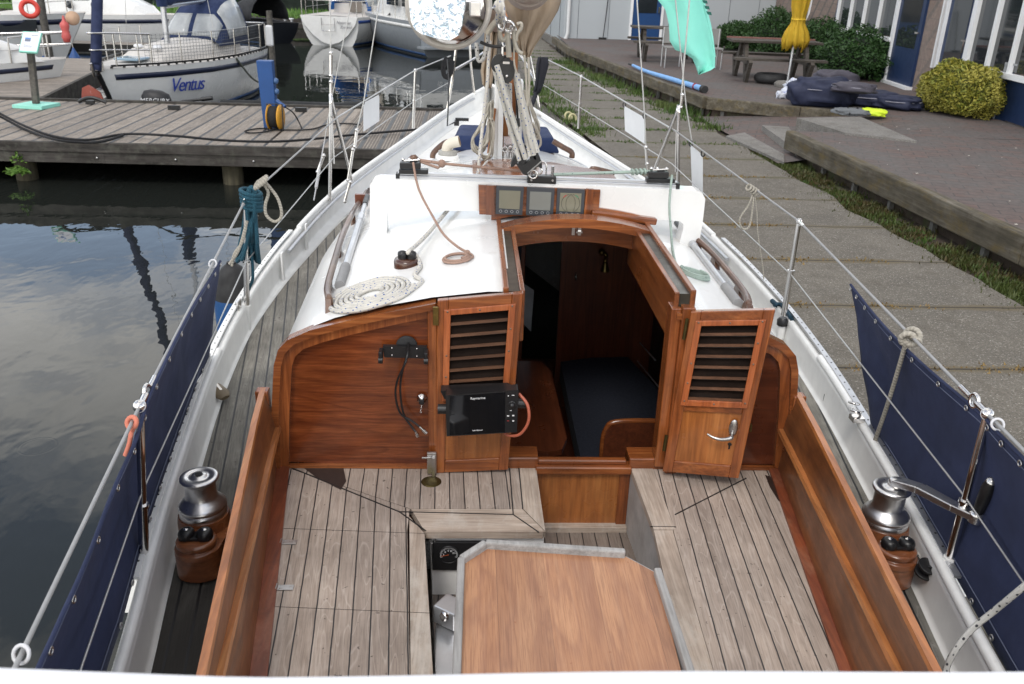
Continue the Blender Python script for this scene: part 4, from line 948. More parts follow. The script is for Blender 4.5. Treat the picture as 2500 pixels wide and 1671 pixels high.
c1, s1 = stanchion(2300, 1440, 2411, 1012, RY); c2, s2 = stanchion(1910, 790, 1951, 541, 4.5, False); c3, s3 = stanchion(1412, 325, 1419, 187, 9.0, False)
mb = MB(); mb.lathe([(.03, -.01), (.032, .02), (.02, .035)], c2, n=16); mb.build('stanchion_boot', BLACK, BOAT)
mb = MB(); mb.tube([c2 + Vector((0, 0, -.0)), c2 + Vector((0, 0, -.09))], .022, 12); mb.build('stanchion_socket', WHITE_M, BOAT)
# A shaped shroud supports
lA, lf1, lf2, lk = G(808, 238, y=6.7), G(805, 490, y=6.7), G(858, 440, y=6.95), G(822, 288, y=6.7)
rA, rf1, rf2, rk = G(1657, 263, y=6.7), G(1598, 415, y=6.95), G(1655, 470, y=6.7), G(1652, 322, y=6.7)
mb = MB()
for a, f1, f2 in ((lA, lf1, lf2), (rA, rf1, rf2)): mb.tube([f1, a + (f1 - a) * .06, a, a + (f2 - a) * .06, f2], .0135, 10, 3)
mb.tube([lA, G(815, 400, y=6.7)], .008, 8); mb.tube([rk, G(1650, 420, y=6.7)], .008, 8)
mb.build_each('shroud_support', STEEL, BOAT)
def wire(pts, m, r, name='guard_wire'): mb = MB(); mb.tube(pts, r, 6); return mb.build(name, m, BOAT)
aftL = t1 + (G(52, 1598, y=1.3) - t1); aftL = G(52, 1598, y=1.32); aftR = G(2520, 1122, y=1.95)
wire([G(1100, 137, y=10.0), t3, lk], WIRE, .006); wire([lk, t2], SHEATH, .0055); wire([t2, t1], SHEATH, .0065); wire([t1, aftL, aftL + (aftL - t1) * .8], SHEATH, .0058)
wire([G(1330, 143, y=10.2), s3, rk], WIRE, .006); wire([rk, s2], SHEATH, .0055); wire([s2, s1], SHEATH, .006); wire([s1, aftR, aftR + (aftR - s1) * 2], SHEATH, .006)
wire([G(1100, 200, y=9.9), G(1011, 248, y=8.9), G(815, 385, y=6.7), G(601, 640, y=4.5), G(344, 1208, y=LY), G(200, 1625, y=1.60), G(150, 1790, y=1.35)], WIRE, .0035)
wire([G(1322, 205, y=10.1), G(1415, 262, y=9.0), G(1640, 400, y=6.7), G(1932, 672, y=4.5), G(2357, 1215, y=RY), G(2500, 1425, y=1.9), G(2600, 1570, y=1.6)], WIRE, .0035)
mb = MB()      # turnbuckles on the upper wires
for a, b in ((t1, t2), (s1, s2)):
    d = (b - a).normalized(); mb.torus(a + d * .09, .022, .0065, (1, 0, 0), 18, 8); mb.tube([a + d * .12, a + d * .19], .009, 8); mb.tube([a, a + d * .07], .011, 8); mb.ball(a, .02)
for a, b in ((t2, t1), (s2, s1)): d = (b - a).normalized(); mb.tube([a + d * .02, a + d * .1], .01, 8); mb.torus(a + d * .02, .018, .005, (1, 0, 0), 14, 6)
mb.build_each('wire_turnbuckle', STEEL, BOAT)
def shroud(l, m=WIRE, r=.0045, y=6.7):
    P = [G(a, b, y=y) for a, b in l]; d = (P[0] - P[1]).normalized(); wire([P[0] + d * 6] + P, m, r, 'shroud')
shroud([(806, 0), (808, 238)]); shroud([(859, 0), (810, 240), (792, 345)], r=.0035); shroud([(927, 0), (888, 249), (871, 318)]);
shroud([(1555, 0), (1574, 290), (1577, 360)], r=.0055); shroud([(1660, 110), (1675, 260), (1690, 352)], r=.005); shroud([(1674, 110), (1662, 250)], r=.006)
mb = MB()
for l, y in ((((808, 130), (808, 185)), 6.7), (((808, 200), (808, 232)), 6.7), (((871, 318), (866, 358)), 6.7), (((862, 365), (850, 440)), 6.7), (((790, 380), (776, 420)), 6.7), (((1577, 360), (1580, 400)), 6.7), (((1666, 232), (1662, 262)), 6.7), (((855, 445), (842, 492)), 6.6)):
    a, b = G(*l[0], y=y), G(*l[1], y=y); mb.tube([a, b], .012, 8); mb.ball(a, .016, n=8); mb.ball(b, .016, n=8)
a, b = G(792, 345, y=6.6), G(766, 490, y=6.1); mb.tube([a, b], .005, 6); mb.tube([a.lerp(b, .5), a.lerp(b, .8)], .011, 8); mb.tube([G(1578, 400, y=6.7), G(1585, 440, y=6.7)], .005, 6)
mb.build_each('rigging_screw', STEEL, BOAT)
mb = MB()
for y_, s_ in ((5.45, -1), (6.05, -1), (6.35, 1)): p = edge(y_, s_, .06, -.08); mb.cbox(p, .012, .05, .2)

mb.build_each('chain_plate', WHITE_M, BOAT, bevel=.003)
# pulpit at the bow
mb = MB(); PW = []
for pts, y in ((((1092, 268), (1103, 200), (1112, 132), (1118, 60)), 10.0), (((1158, 232), (1150, 160), (1146, 90), (1140, 40)), 10.4), (((1316, 262), (1304, 190), (1292, 128), (1280, 60)), 10.0)): mb.tube([G(a, b, y=y) for a, b in pts], .016, 10, 3)
mb.tube([G(1112, 170, y=10.0), G(1165, 140, y=10.5), G(1200, 118, y=10.9), G(1240, 118, y=10.9), G(1270, 135, y=10.5), G(1308, 200, y=10.0)], .015, 10, 5)
mb.tube([G(1118, 60, y=10.0), G(1150, 30, y=10.6), G(1215, 20, y=11), G(1262, 30, y=10.6), G(1280, 60, y=10.0)], .016, 10, 5)
mb.build('pulpit', STEEL, BOAT)
mb = MB(); mb.cbox(G(1115, 300, y=9.3), .05, .16, .04); mb.cbox(G(1128, 292, y=9.3), .14, .03, .03); mb.tube([G(1108, 300, y=9.3), G(1092, 308, y=9.2), G(1094, 270, y=9.3), G(1096, 200, y=9.4), G(1092, 145, y=9.5)], .008, 6)
mb.build_each('mooring_cleat', BLACK, BOAT)
# ---------------------------------------------------------------- navy weather cloths
def cloth(T, Bt, nrm, name, lab, n=5):
    T = catmull(T, 5); Bt = [lerp(Bt[min(i // 5, len(Bt) - 1)], Bt[min(i // 5 + 1, len(Bt) - 1)], (i % 5) / 5) for i in range(len(T))]; n = 14
    P = []
    k = len(T)
    for i in range(k):
        row = []
        for j in range(n + 1):
            t = j / n; p = T[i].lerp(Bt[i], t); q = p * 1.0
            cr = mnoise.noise(Vector((p.y * 3.2 + p.z * 2.5, p.z * 1.2, 7))) * .016 + mnoise.noise(Vector((p.y * 9 + p.z * 9, p.z * 3, 2))) * .005
            row.append(p + Vector((cr * min(1, 6 * t * (1 - t) + .15) + .045 * math.sin(math.pi * t) * (-1 if nrm > 0 else 1) * min(1, i / 8), 0, 0)))
        P.append(row)
    T_ = thing(name, tuple(T[k // 2]), lab, 'weather cloth', 'navy weather cloths along the guard wires')
    mb = MB(); mb.grid(P); mb.build('cloth_panel', NAVY, T_, solid=.003)
    mb = MB()
    for i in range(0, k, 4):
        for o_ in (.03, .97): mb.torus(P[i][0].lerp(P[i][-1], o_) + Vector((.004 * nrm, 0, 0)), .008, .0025, (1, 0, 0), 10, 5)
    mb.build_each('eyelet', STEEL_B, T_)
    mb = MB()
    for o_ in (.05, .93): mb.tube([r[0].lerp(r[-1], o_) + Vector((-.002 * nrm * 2, 0, 0)) for r in P], .0022, 4)
    for i in (1, 16, 31, k - 2): mb.tube([q + Vector((-.004 * nrm, 0, 0)) for q in P[i]], .002, 4)
    mb.build('hem_stitching', plain('stitch' + lab[:3], (.12, .14, .21), .8), T_)
    mb = MB(); mb.tube([r[0] for r in P], .006, 6); mb.build('hem', NAVY, T_); return T_, P
def along(a, b, t): return a.lerp(b, t)
ts = [.40, .48, .57, .66, .76, .87, .97]; Tp = [along(t2, t1, t) - Vector((-.01, 0, .015 + .02 * math.sin(t * 6))) for t in ts] + [along(t1, aftL, t) - Vector((-.012, 0, .03 + (.03 if t > .5 else .01))) for t in (.12, .35, .6, .85, 1.0, 1.25)]
Bp = [edge(p.y + max(0, .14 - .04 * i), -1, -.006, .02) for i, p in enumerate(Tp)]
_, PL = cloth(Tp, Bp, 1, 'weather_cloth', 'navy canvas weather cloth on the port side above the dark water')
Tr = [along(s2, s1, t) - Vector((.0, 0, .012 + .05 * math.sin((t - .26) * 4.2))) for t in (.41, .46, .53, .62, .74, .87, .98)] + [along(s1, aftR, t) - Vector((0, 0, .02)) for t in (.3, .8, 1.5, 2.3)]
Br = [edge(lerp(3.2, 1.2, i / 10), 1, -.012, -.0) for i in range(len(Tr))]
_, PR = cloth(Tr, Br, -1, 'weather_cloth', 'navy canvas weather cloth on the starboard side beside the concrete quay')
mb = MB()
for p in (t1, aftL, along(t1, t2, .55), s1, along(s1, aftR, .25)): mb.torus(p, .017, .004, (.3, 1, -.6), 14, 6)
mb.build_each('cloth_tie', plain('white_tie', (.62, .62, .64), .6), BOAT)
# white boards tied in the guard wires
def board(pts, lab, y):
    P = [G(a, b, y=yy) for (a, b), yy in zip(pts, y)]; T = thing('white_board', tuple(P[0]), lab, 'board'); mb = MB(); mb.prism(P, (.0, .006, 0)); mb.build('board_panel', WHITEP, T, bevel=.001)
    mb = MB()
    for p in (P[0], P[1]): mb.torus(p + Vector((0, 0, .01)), .02, .005, (1, .5, 0), 12, 6)
    mb.build('tie', BLACK, T)
board([(887, 252), (926, 231), (926, 296), (887, 322)], 'blank white board tied in the port guard wires above the jetty', (7.3, 7.8, 7.8, 7.3))
board([(1524, 259), (1573, 287), (1574, 352), (1526, 320)], 'blank white board between the bow stanchion and the starboard shrouds', (7.9, 7.35, 7.35, 7.9))
board([(1686, 354), (1716, 379), (1716, 478), (1690, 460)], 'narrow blank white board just aft of the starboard shrouds', (6.4, 6.1, 6.1, 6.4))
# ---------------------------------------------------------------- mast and what hangs from it
MX, MY = .268, 6.3
MASTW = wood('mast_spruce', (.22, .075, .02), (.36, .13, .035), (.45, .19, .06), 'z', 1, .3, .4)
mb = MB(); mb.lathe([(.058, 1.75), (.058, 2.52), (.06, 6), (.05, 10.5), (.03, 11)], (MX, MY, 0), n=24); MAST = mb.build('mast', MASTW, BOAT)
mb = MB(); mb.lathe([(.06, 2.50), (.066, 2.505), (.066, 2.58), (.06, 2.585)], (MX, MY, 0), n=24); mb.build('mast_band', BLACK, MAST)
mb = MB()
for x in (MX - .085, MX + .08): mb.cbox((x, MY - .06, 2.02), .028, .16, .60)
mb.beam((MX - .10, MY - .13, 1.86), (MX - .22, MY - .25, 1.72), .02, .02); mb.beam((MX + .09, MY - .13, 1.86), (MX + .16, MY - .25, 1.72), .02, .02)
mb.cbox((.212, 6.15, 2.02), .034, .02, .60); mb.cbox((.335, 6.15, 1.9), .03, .02, .36); mb.cbox((MX, MY - .12, 1.725), .34, .3, .02); mb.build_each('mast_tabernacle', WHITE_M, BOAT, bevel=.003)
mb = MB(); 
for dx, dy in ((-.02, -.16), (.05, -.17), (.02, -.14)): mb.tube([(MX + dx, MY + dy, 1.73), (MX + dx, MY + dy, 1.84)], .01, 8); mb.torus((MX + dx, MY + dy, 1.86), .018, .005, (0, 1, 0), 12, 6)
mb.cbox((MX + .02, MY - .09, 1.86), .10, .02, .16); mb.build('mast_fitting', STEEL, BOAT)
mb = MB(); mb.tube([G(1207, 265, y=6.15), G(1199, 330, y=6.15), G(1192, 390, y=6.15)], .014, 8); mb.build('mast_side_batten', MASTW, BOAT)
# boom with the polished drum at its end
bA, bB = G(1120, 22, y=3.75), G(1232, 62, y=6.15)
BOOM = MB(); BOOM.tube([bA, bA.lerp(bB, .5), bB], .055, 18); BOOM.build('boom', plain('boom_cover', (.26, .18, .135), .7, var=.4, vs=12), BOAT)
DR_ = thing('polished_drum', tuple(bA), 'polished metal drum with crinkled shiny square face and rope round its rim', 'metal drum')
dc = G(1104, 22, y=3.5); ax = (dc - bA).normalized() if False else Vector((.10, -1, -.05)).normalized()
back = dc - ax * .16
mb = MB(); mb.lathe([(.06, -.01), (.150, 0), (.158, .02), (.150, .03), (.128, .05), (.122, .12), (.128, .15), (.11, .165), (0, .167)], back, ax, 44); mb.build('drum_shell', STEEL, DR_)
def flat_(name):
    m = Mat(name); n = m.noise(m.pos(), 38, 5, .65, 1.2); m.set(col=m.ramp(n, [(.42, (.30, .38, .47)), (.52, (.85, .88, .92)), (.7, (.97, .97, .97))]), metal=1, rough=m.ramp(n, [(.4, .12), (.6, .4)])); m.bump(n, .45, .006); return m.m  # blue-grey noise in the colour stands in for darker reflections in the creases
pl = [(992, -70), (1000, 25), (1003, 52), (1012, 72), (1030, 84), (1065, 94), (1098, 99), (1118, 88), (1127, 65), (1134, 20), (1140, -70)]
mb = MB(); mb.prism([G(a, b, y=3.3) for a, b in pl], (.004, .02, 0)); mb.build('crinkled_face', flat_('crinkled_foil'), DR_, bevel=.006)
mb = MB(); mb.cbox(G(1160, 22, y=3.4), .04, .10, .05); mb.build('drum_clip', STEEL_B, DR_, bevel=.004)
for k in range(3):
    mb = MB(); mb.torus(back + ax * (-.004 + k * .017) , .162 - k * .004, .0095, ax, 56, 10); mb.build('rim_rope', R_WHITE, DR_)
# rolled sail cover above the boom and the hanging tan cloth
SC = thing('sail_cover', (.25, 5.2, 2.9), 'tan canvas sail bundle and cover drooping along the boom at the top of the view', 'sail cover')
mb = MB(); e0 = G(1290, -40, y=4.3); mb.tube([e0 + Vector((0, -.03, .0)), e0 + Vector((0, .05, .0)), e0 + Vector((0, .5, .02)), Vector((.28, 6.1, 3.05))], lambda t: .118 if t > .02 else .10, 28); mb.ball(e0 + Vector((0, -.03, 0)), .10, .9, 20); mb.build('rolled_sail', TANG, SC)
def drape(outl, n=16, depth=.12, y0=5.0):
    P = []
    for i in range(len(outl)):
        (xa, ya_), (xb, yb2) = outl[i]; row = []
        for j in range(n + 1):
            t = j / n; px, py = lerp(xa, xb, t), lerp(ya_, yb2, t)
            row.append(G(px, py, y=y0 - depth * math.sin(math.pi * t) + .03 * math.sin(t * 19 + i * .8)))
        P.append(row)
    return P
mb = MB(); mb.grid(drape([((1215, -60), (1375, -60)), ((1222, -10), (1372, -10)), ((1235, 25), (1362, 25)), ((1245, 50), (1345, 55)), ((1252, 80), (1325, 85)), ((1264, 105), (1308, 110)), ((1272, 128), (1298, 128)), ((1282, 142), (1292, 143))])); mb.build('cover_cloth', TAN, SC, solid=.006)
mb = MB(); mb.grid(drape([((1185, 60), (1215, 60)), ((1180, 130), (1212, 130)), ((1174, 175), (1206, 172)), ((1178, 205), (1202, 206)), ((1186, 216), (1198, 216))], y0=5.9, depth=.05)); mb.build('cover_flap', TAN, SC, solid=.005)
# mainsheet tackle
TK = thing('mainsheet_tackle', tuple(G(1300, 400, y=4.2)), 'mainsheet tackle of black blocks and blue-flecked white rope standing on the traveller car', 'rope tackle')
ub = G(1237, 172, y=4.1); lb = G(1288, 385, y=4.15)
mb = MB()
def cheek(c, rx, rz, t, tilt=0):
    m = Matrix.Rotation(tilt, 3, 'Y'); q = [c + m @ Vector((math.cos(a) * rx, -t / 2, math.sin(a) * rz)) for a in [i * math.pi / 10 for i in range(20)]]; mb.prism(q, (0, t, 0), True)
cheek(ub + Vector((.0, -.02, 0)), .036, .054, .012); cheek(ub + Vector((-.01, .02, .01)), .036, .054, .012); cheek(ub + Vector((-.04, 0, .03)), .03, .04, .03, .3)
mb.build('upper_block', BLACK, TK, bevel=.004)
mb = MB(); mb.cbox(ub + Vector((-.004, -.03, .035)), .03, .008, .01); mb.ball(ub + Vector((0, -.03, -.022)), .008)
mb.tube([ub + Vector((-.02, 0, .05)), ub + Vector((-.02, 0, .1))], .006, 6); mb.torus(ub + Vector((-.012, 0, .12)), .018, .005, (1, .6, 0), 14, 6); mb.build('block_pin', STEEL, TK)
mb = MB(); 
for dx, ti in ((-.045, .55), (-.012, .45), (.022, -.25), (.04, -.45)): cheek(lb + Vector((dx, 0, .01)), .014, .062, .05, ti)
mb.prism([lb + Vector(v) for v in ((-.06, -.03, -.02), (-.02, -.03, -.075), (.0, -.03, -.08), (.06, -.03, -.01), (.02, -.03, .0), (-.02, -.03, -.03))], (0, .05, 0)); mb.build('lower_block', BLACK, TK, bevel=.004)
mb = MB(); mb.beam(lb + Vector((.0, -.035, -.068)), lb + Vector((.065, -.035, -.008)), .006, .006, (0, 1, 0)); mb.torus(lb + Vector((.03, 0, -.08)), .02, .005, (0, 1, 0), 14, 6); mb.torus(lb + Vector((.055, 0, -.06)), .018, .005, (.5, 1, 0), 14, 6); mb.build('block_strap', STEEL, TK)
mb = MB()
for (a, b), (c, d), r, y1 in (((1207, 168), (1268, 392), .0085, 4.1), ((1213, 160), (1283, 388), .0095, 4.06), ((1222, 190), (1256, 330), .0075, 4.2), ((1231, 196), (1268, 360), .0085, 4.18), ((1244, 205), (1247, 330), .009, 4.2), ((1256, 172), (1293, 382), .0085, 4.12), ((1262, 182), (1303, 378), .0095, 4.06), ((1268, 215), (1312, 372), .0095, 4.1)):
    mb.tube([G(a, b, y=y1), G((a + c) / 2 - 1, (b + d) / 2, y=y1 + .02), G(c, d, y=4.13)], r * 1.3, 12, 6)
mb.build('tackle_rope', R_BLUEF, TK)
mb = MB(); mb.tube([G(1252, 150, y=4.2), G(1262, 250, y=4.3), G(1264, 300, y=4.3), G(1266, 355, y=4.3)], .006, 6); mb.tube([G(1259, 290, y=4.3), G(1260, 310, y=4.3)], .02, 8); mb.tube([G(1236, 205, y=4.2), G(1235, 280, y=4.3)], .014, 8); mb.build('black_strap', BLACK, TK)
def bundle(name, lab, cat, loops, m, y, r=.006, n=5, spread=4, top=None, yj=.05):
    """a hank of line: several long hanging loops"""
    mb = MB()
    for k in range(n):
        rnd = random.Random(k * 7 + len(lab)); j = lambda s=spread: rnd.uniform(-s, s)
        mb.tube([G(a + j(), b + j(), y=y + rnd.uniform(-yj, yj)) for a, b in loops], r, 7, 6, closed=True)
    return single(name, mb, m, lab, cat)
bundle('rope_coil', 'hank of pale line hanging on the port side of the mast', 'rope', ((1198, 250), (1176, 305), (1155, 338), (1156, 360), (1174, 368), (1194, 330)), R_TAN, 6.0, .0055, 8, 7)
bundle('rope_coil', 'hank of pale line drooping low against the mast foot beside the blue cover', 'rope', ((1196, 290), (1190, 340), (1172, 370), (1182, 386), (1198, 376), (1204, 320)), R_TAN, 5.95, .0055, 7, 6)
bundle('rope_coil', 'hank of pale line hanging to starboard of the mainsheet tackle', 'rope', ((1282, 225), (1300, 270), (1312, 310), (1308, 335), (1296, 310), (1284, 260)), R_TAN, 6.1, .006, 8, 6)
mb = MB(); mb.tube([G(a, b, y=6.0) for a, b in ((1300, 300), (1318, 335), (1319, 355), (1308, 360), (1300, 345))], .008, 8, 5); single('rope_loop', mb, R_TAN, 'small loop of pale line below the starboard hank beside the blue cover', 'rope')
mb = MB(); mb.tube([G(a, b, y=5.4) for a, b in ((1197, 100), (1193, 140), (1190, 200), (1182, 270), (1176, 330), (1170, 390), (1168, 432))], .0105, 10, 4); single('halyard', mb, R_BLUEF, 'white halyard with blue flecks falling to port of the mast', 'rope')
mb = MB(); mb.tube([G(a, b, y=5.2) for a, b in ((1163, 105), (1166, 140), (1172, 150), (1182, 140), (1190, 110), (1192, 80))], .012, 10, 5); single('rope_loop', mb, R_BLKF, 'short bight of dark-flecked rope hanging below the boom', 'rope')
mb = MB()
for k in range(7):
    rnd = random.Random(k); mb.tube([G(1212 + rnd.uniform(0, 18), rnd.uniform(-30, 0), y=3.9), G(1208 + rnd.uniform(0, 26), 20 + rnd.uniform(-8, 8), y=3.86), G(1212 + rnd.uniform(0, 20), 42 + rnd.uniform(-5, 14), y=3.9)], .0095, 8, 4)
single('rope_lashing', mb, R_BLUEF, 'knotted blue-flecked rope lashing beside the polished drum', 'rope')
mb = MB(); mb.torus(G(1225, 55, y=3.95), .032, .007, (.5, 1, .2), 20, 8, sx=.6); mb.torus(G(1242, 65, y=4.0), .022, .006, (.3, 1, .2), 18, 8); mb.torus(G(1252, 75, y=4.05), .018, .005, (.9, 1, .2), 18, 8); mb.torus(G(1240, 95, y=4.05), .025, .005, (.9, 1, .1), 18, 8, sx=.5); single('shackles', mb, STEEL, 'bright shackles hanging under the boom above the upper tackle block', 'shackle')
mb = MB()
for l, r in ((((1187, 84), (1205, 60), (1222, 45)), .013), (((1219, 60), (1222, 92), (1232, 98), (1240, 80)), .010), (((1238, 70), (1240, 100), (1243, 140)), .012), (((1255, 62), (1254, 85), (1258, 110), (1265, 125), (1275, 132)), .009), (((1262, 60), (1272, 58), (1272, 70), (1262, 85), (1260, 100)), .008), (((1256, 100), (1255, 150), (1262, 180)), .004), (((1280, 135), (1284, 180), (1288, 260)), .005), (((1290, 140), (1292, 200), (1290, 250)), .005)):
    mb.tube([G(a, b, y=4.02) for a, b in l], r, 8, 5)
single('webbing_straps', mb, R_TAN, 'cream webbing straps and cords dangling from the boom beside the tan cover', 'strap')
mb = MB(); mb.tube([G(a, b, y=4.4) for a, b in ((1172, 103), (1195, 112), (1225, 115))], .008, 8, 4); mb.build('boom_bail', BLACK, BOAT)
# ---------------------------------------------------------------- ropes on the coachroof
def roofrope(pts, r, n=6): return [onroof(a, b, r) for a, b in pts]
cc = onroof(906, 722); mb = MB(); pts = []
rr = .0100
for i in range(6 * 36 + 1):
    a = i / 36 * 2 * math.pi; rad = .046 + i / 36 * .0212
    x, y = cc.x + math.cos(a) * rad * 1.0, cc.y + math.sin(a) * rad * 1.0
    pts.append(Vector((x, y, roofz(x, y) + rr)))
mb.tube(pts, rr, 8)
e = pts[-1]; tail = [e + Vector((.03, .04, 0))] + [onroof(a, b, rr) for a, b in ((1012, 672), (1026, 650), (1018, 628))] 
tail += [onroof(1003, 616, .02), onroof(996, 618, .055), onroof(1003, 610, .055), onroof(1020, 596, .04), onroof(1050, 565, .03), onroof(1092, 515, .03), onroof(1130, 470, .03), Vector((.12, 5.9, 1.82))]
mb.tube([pts[-3]] + tail, rr, 8, 6); single('coiled_rope', mb, R_BLUEF, 'flat spiral coil of blue-flecked white rope lying on the white cabin roof', 'rope')
k = onroof(993, 652); k.z += 0
mb = MB(); mb.lathe([(.058, -.02), (.058, .018), (.054, .028), (0, .028)], k + Vector((.0, .03, 0)), n=28); RP_ = mb.build('roof_cleat_pad', wood('dark_cleat_pad', (.03, .01, .006), (.07, .024, .012), (.11, .04, .02), 'x', .7, .2, .6), BOAT)
mb = MB()
for px in (979, 1003): q = k + Vector(((px - 991) / 600, .03, .028)); mb.lathe([(.018, 0), (.019, .02), (.017, .03), (.008, .035), (0, .035)], q, n=14, sx=1.1)
mb.build('cam_cleat', BLACK, RP_)
pk = onroof(1115, 636)
mb = MB(); P0 = B1 + Vector((0, -.03, .035)); path = [P0, G(1022, 462, y=4.08)] + [onroof(a, b, .012 + dz) for a, b, dz in ((1060, 535, .1), (1085, 575, .05), (1120, 605, .02), (1148, 620, 0))]
lp = []
for i in range(0, 60): a = R(-15 - i * 13); rad = .062 - .0003 * i; x, y = pk.x + math.cos(a) * rad, pk.y + math.sin(a) * rad; lp.append(Vector((x, y, roofz(x, y) + .009 + .006 * (i // 28))))
mb.tube(path + [lp[0] + Vector((.01, .02, 0))] + lp, .0058, 8, 3); mb.ball(onroof(1141, 618, .014), .014); single('control_line', mb, R_PINK, 'faded reddish line from the port traveller block, coiled on the white roof', 'rope')
mb = MB(); a, b = B1 + Vector((.03, 0, .035)), G(1305, 421, y=AY + .02); mb.tube([a, a.lerp(b, .16) + Vector((0, -.004, -.022)), a.lerp(b, .20), b], .0068, 8); mb.tube([a + Vector((0, 0, .006)), a.lerp(b, .2)], .0075, 8); mb.ball(a.lerp(b, .19), .02); single('control_line', mb, R_PINK, 'faded reddish line stretched along the traveller to the car', 'rope')
mb = MB(); a, b = G(1345, 427, y=AY + .02), B2 + Vector((-.04, 0, .03)); mb.tube([a, a.lerp(b, .9), b], .008, 8)
for t in (.8, .84, .88, .92): mb.torus(a.lerp(b, t), .012, .006, (1, .3, .2), 12, 6)
single('control_line', mb, R_GREEN, 'pale green line stretched along the traveller to the starboard block', 'rope')
mb = MB(); gk = onroof(1690, 668); path = [B2 + Vector((.05, -.03, .02)), G(1634, 500, y=4.12), G(1638, 560, y=4.08), G(1642, 610, y=4.0), onroof(1652, 652, .02)]
lp = []
for i in range(0, 70): a = R(170 + i * 14); x, y = gk.x + math.cos(a) * .07 * (1 - .002 * i), gk.y - .04 + math.sin(a) * .05; lp.append(Vector((x, y, roofz(x, y) + .01 + .007 * (i // 25))))
mb.tube(path + lp, .0058, 8, 3); single('control_line', mb, R_GREEN, 'pale green line hanging from the starboard traveller block and coiled at the arch foot', 'rope')
# ---------------------------------------------------------------- port side: teal hank, white loop, fender, snatch block
mb = MB(); y = t2.y + .02
for k in range(9):
    rnd = random.Random(k + 40); j = lambda s=6: rnd.uniform(-s, s); fx = lerp(-10, 14, k / 8)
    mb.tube([G(a + j(3), b + j(4), y=y + rnd.uniform(-.05, .05)) for a, b in ((610, 462), (604 + fx * .3, 510), (606 + fx, 560), (600 + fx * 1.6, 610), (604 + fx * 2.2 , 628 + abs(fx)), (612 + fx * 1.3, 600), (618 + fx * .6, 540), (622, 480))], .0105, 8, 5, closed=True)
for k in range(5): mb.torus(G(612 + k, 470 + k * 9, y=y), .052, .0125, (.25, 0, 1), 20, 8)
mb.tube([G(a, b, y=y) for a, b in ((612, 600), (616, 640), (617, 680), (610, 700), (602, 720))], .0085, 8, 5)
mb.tube([G(a, b, y=y) for a, b in ((575, 625), (590, 605), (605, 590), (612, 560))], .013, 8, 5); mb.tube([G(a, b, y=y) for a, b in ((583, 632), (600, 612), (612, 590))], .013, 8, 5)
single('hanging_rope', mb, R_TEAL, 'thick teal blue rope hank hung over the port stanchion', 'rope')
mb = MB(); mb.tube([G(a, b, y=4.55) for a, b in ((640, 446), (655, 470), (648, 500), (650, 525), (668, 541), (684, 535), (687, 515), (678, 485), (662, 462), (648, 446))], .0085, 8, 6)
for k in range(4): mb.torus(G(628 + k * 6, 452 - k * 4, y=4.52), .022, .009, (.7, .3, -.5), 14, 8)
mb.tube([G(a, b, y=4.5) for a, b in ((603, 540), (590, 590), (578, 620), (560, 645))], .008, 8, 4); mb.tube([G(a, b, y=4.5) for a, b in ((603, 540), (592, 590), (572, 620), (566, 650))], .007, 8, 4)
single('hanging_rope', mb, R_TWIST, 'cream rope with a hanging loop hitched on the port guard wire beside the teal hank', 'rope')
fx_ = -1.385; ftop = G(565, 646, x=fx_); FD = thing('fender', (fx_, ftop.y, ftop.z - .9), 'blue cylindrical fender with black cone top hanging outside the port rail', 'fender')
mb = MB(); mb.lathe([(.115, -.9), (.118, -.7), (.12, -.22), (.118, -.20)], ftop, n=28); mb.build('fender_body', BLUEF, FD)
mb = MB(); mb.lathe([(.119, -.20), (.116, -.17), (.098, -.09), (.06, -.02), (.035, 0), (0, .005)], ftop, n=28); mb.cbox(ftop + Vector((0, 0, -.02)), .05, .03, .07); mb.build('fender_cap', RUBBER, FD)
sb = thing('snatch_block', tuple(G(530, 945, z=1.08)), 'small oval wooden-faced pulley block on a spring lying at the port deck edge', 'pulley block')
a, b = G(492, 905, z=1.20), G(520, 935, z=1.16); c = G(541, 962, z=1.13)
mb = MB(); d = (c - a).normalized()
for k in range(9): mb.torus(a.lerp(b, k / 8), .011, .0028, d, 12, 5)
mb.tube([a, b], .005, 6); mb.cbox(a, .05, .05, .03); mb.build('block_spring', STEEL_B, sb)
mb = MB(); mb.tube([b, b.lerp(c, .35), c, c + d * .03], lambda t: [.010, .028, .040, .024][min(3, int(t * 3.01))], 16, 0, flat=.5); mb.build('block_cheek', plain('tufnol', (.20, .15, .09), .4, var=.2), sb)
mb = MB(); mb.beam(b + Vector((0, 0, .018)), c + Vector((0, 0, .02)), .012, .004); mb.build('block_strap', STEEL, sb)
# ---------------------------------------------------------------- starboard side ropes
mb = MB(); kn = G(2222, 822, y=3.0); p = s2.lerp(s1, .725); e = G(2110, 1148, z=1.09)
mb.torus(p, .03, .010, (1, .6, -.4), 20, 8); mb.torus(p + Vector((-.012, 0, -.01)), .026, .010, (.4, 1, .3), 20, 8); mb.torus(p + Vector((.012, 0, -.008)), .022, .010, (.6, .2, .8), 20, 8)
mb.tube([p + Vector((-.02, 0, -.02)), p.lerp(e, .1) + Vector((-.012, 0, 0)), p.lerp(e, .5), e], .0085, 10, 5); single('mooring_rope', mb, R_TWIST, 'grey three-strand rope knotted round the starboard guard wire and led down to the deck', 'rope')
mb = MB(); mb.tube([G(a, b, z=z) for a, b, z in ((2620, 1330, 1.75), (2500, 1432, 1.62), (2430, 1490, 1.50), (2370, 1540, 1.42), (2325, 1600, 1.36), (2305, 1660, 1.3), (2300, 1800, 1.25))], .0085, 10, 6); single('sheet_rope', mb, R_BLKF, 'white rope with black flecks arching over the starboard rail near the bottom right corner', 'rope')
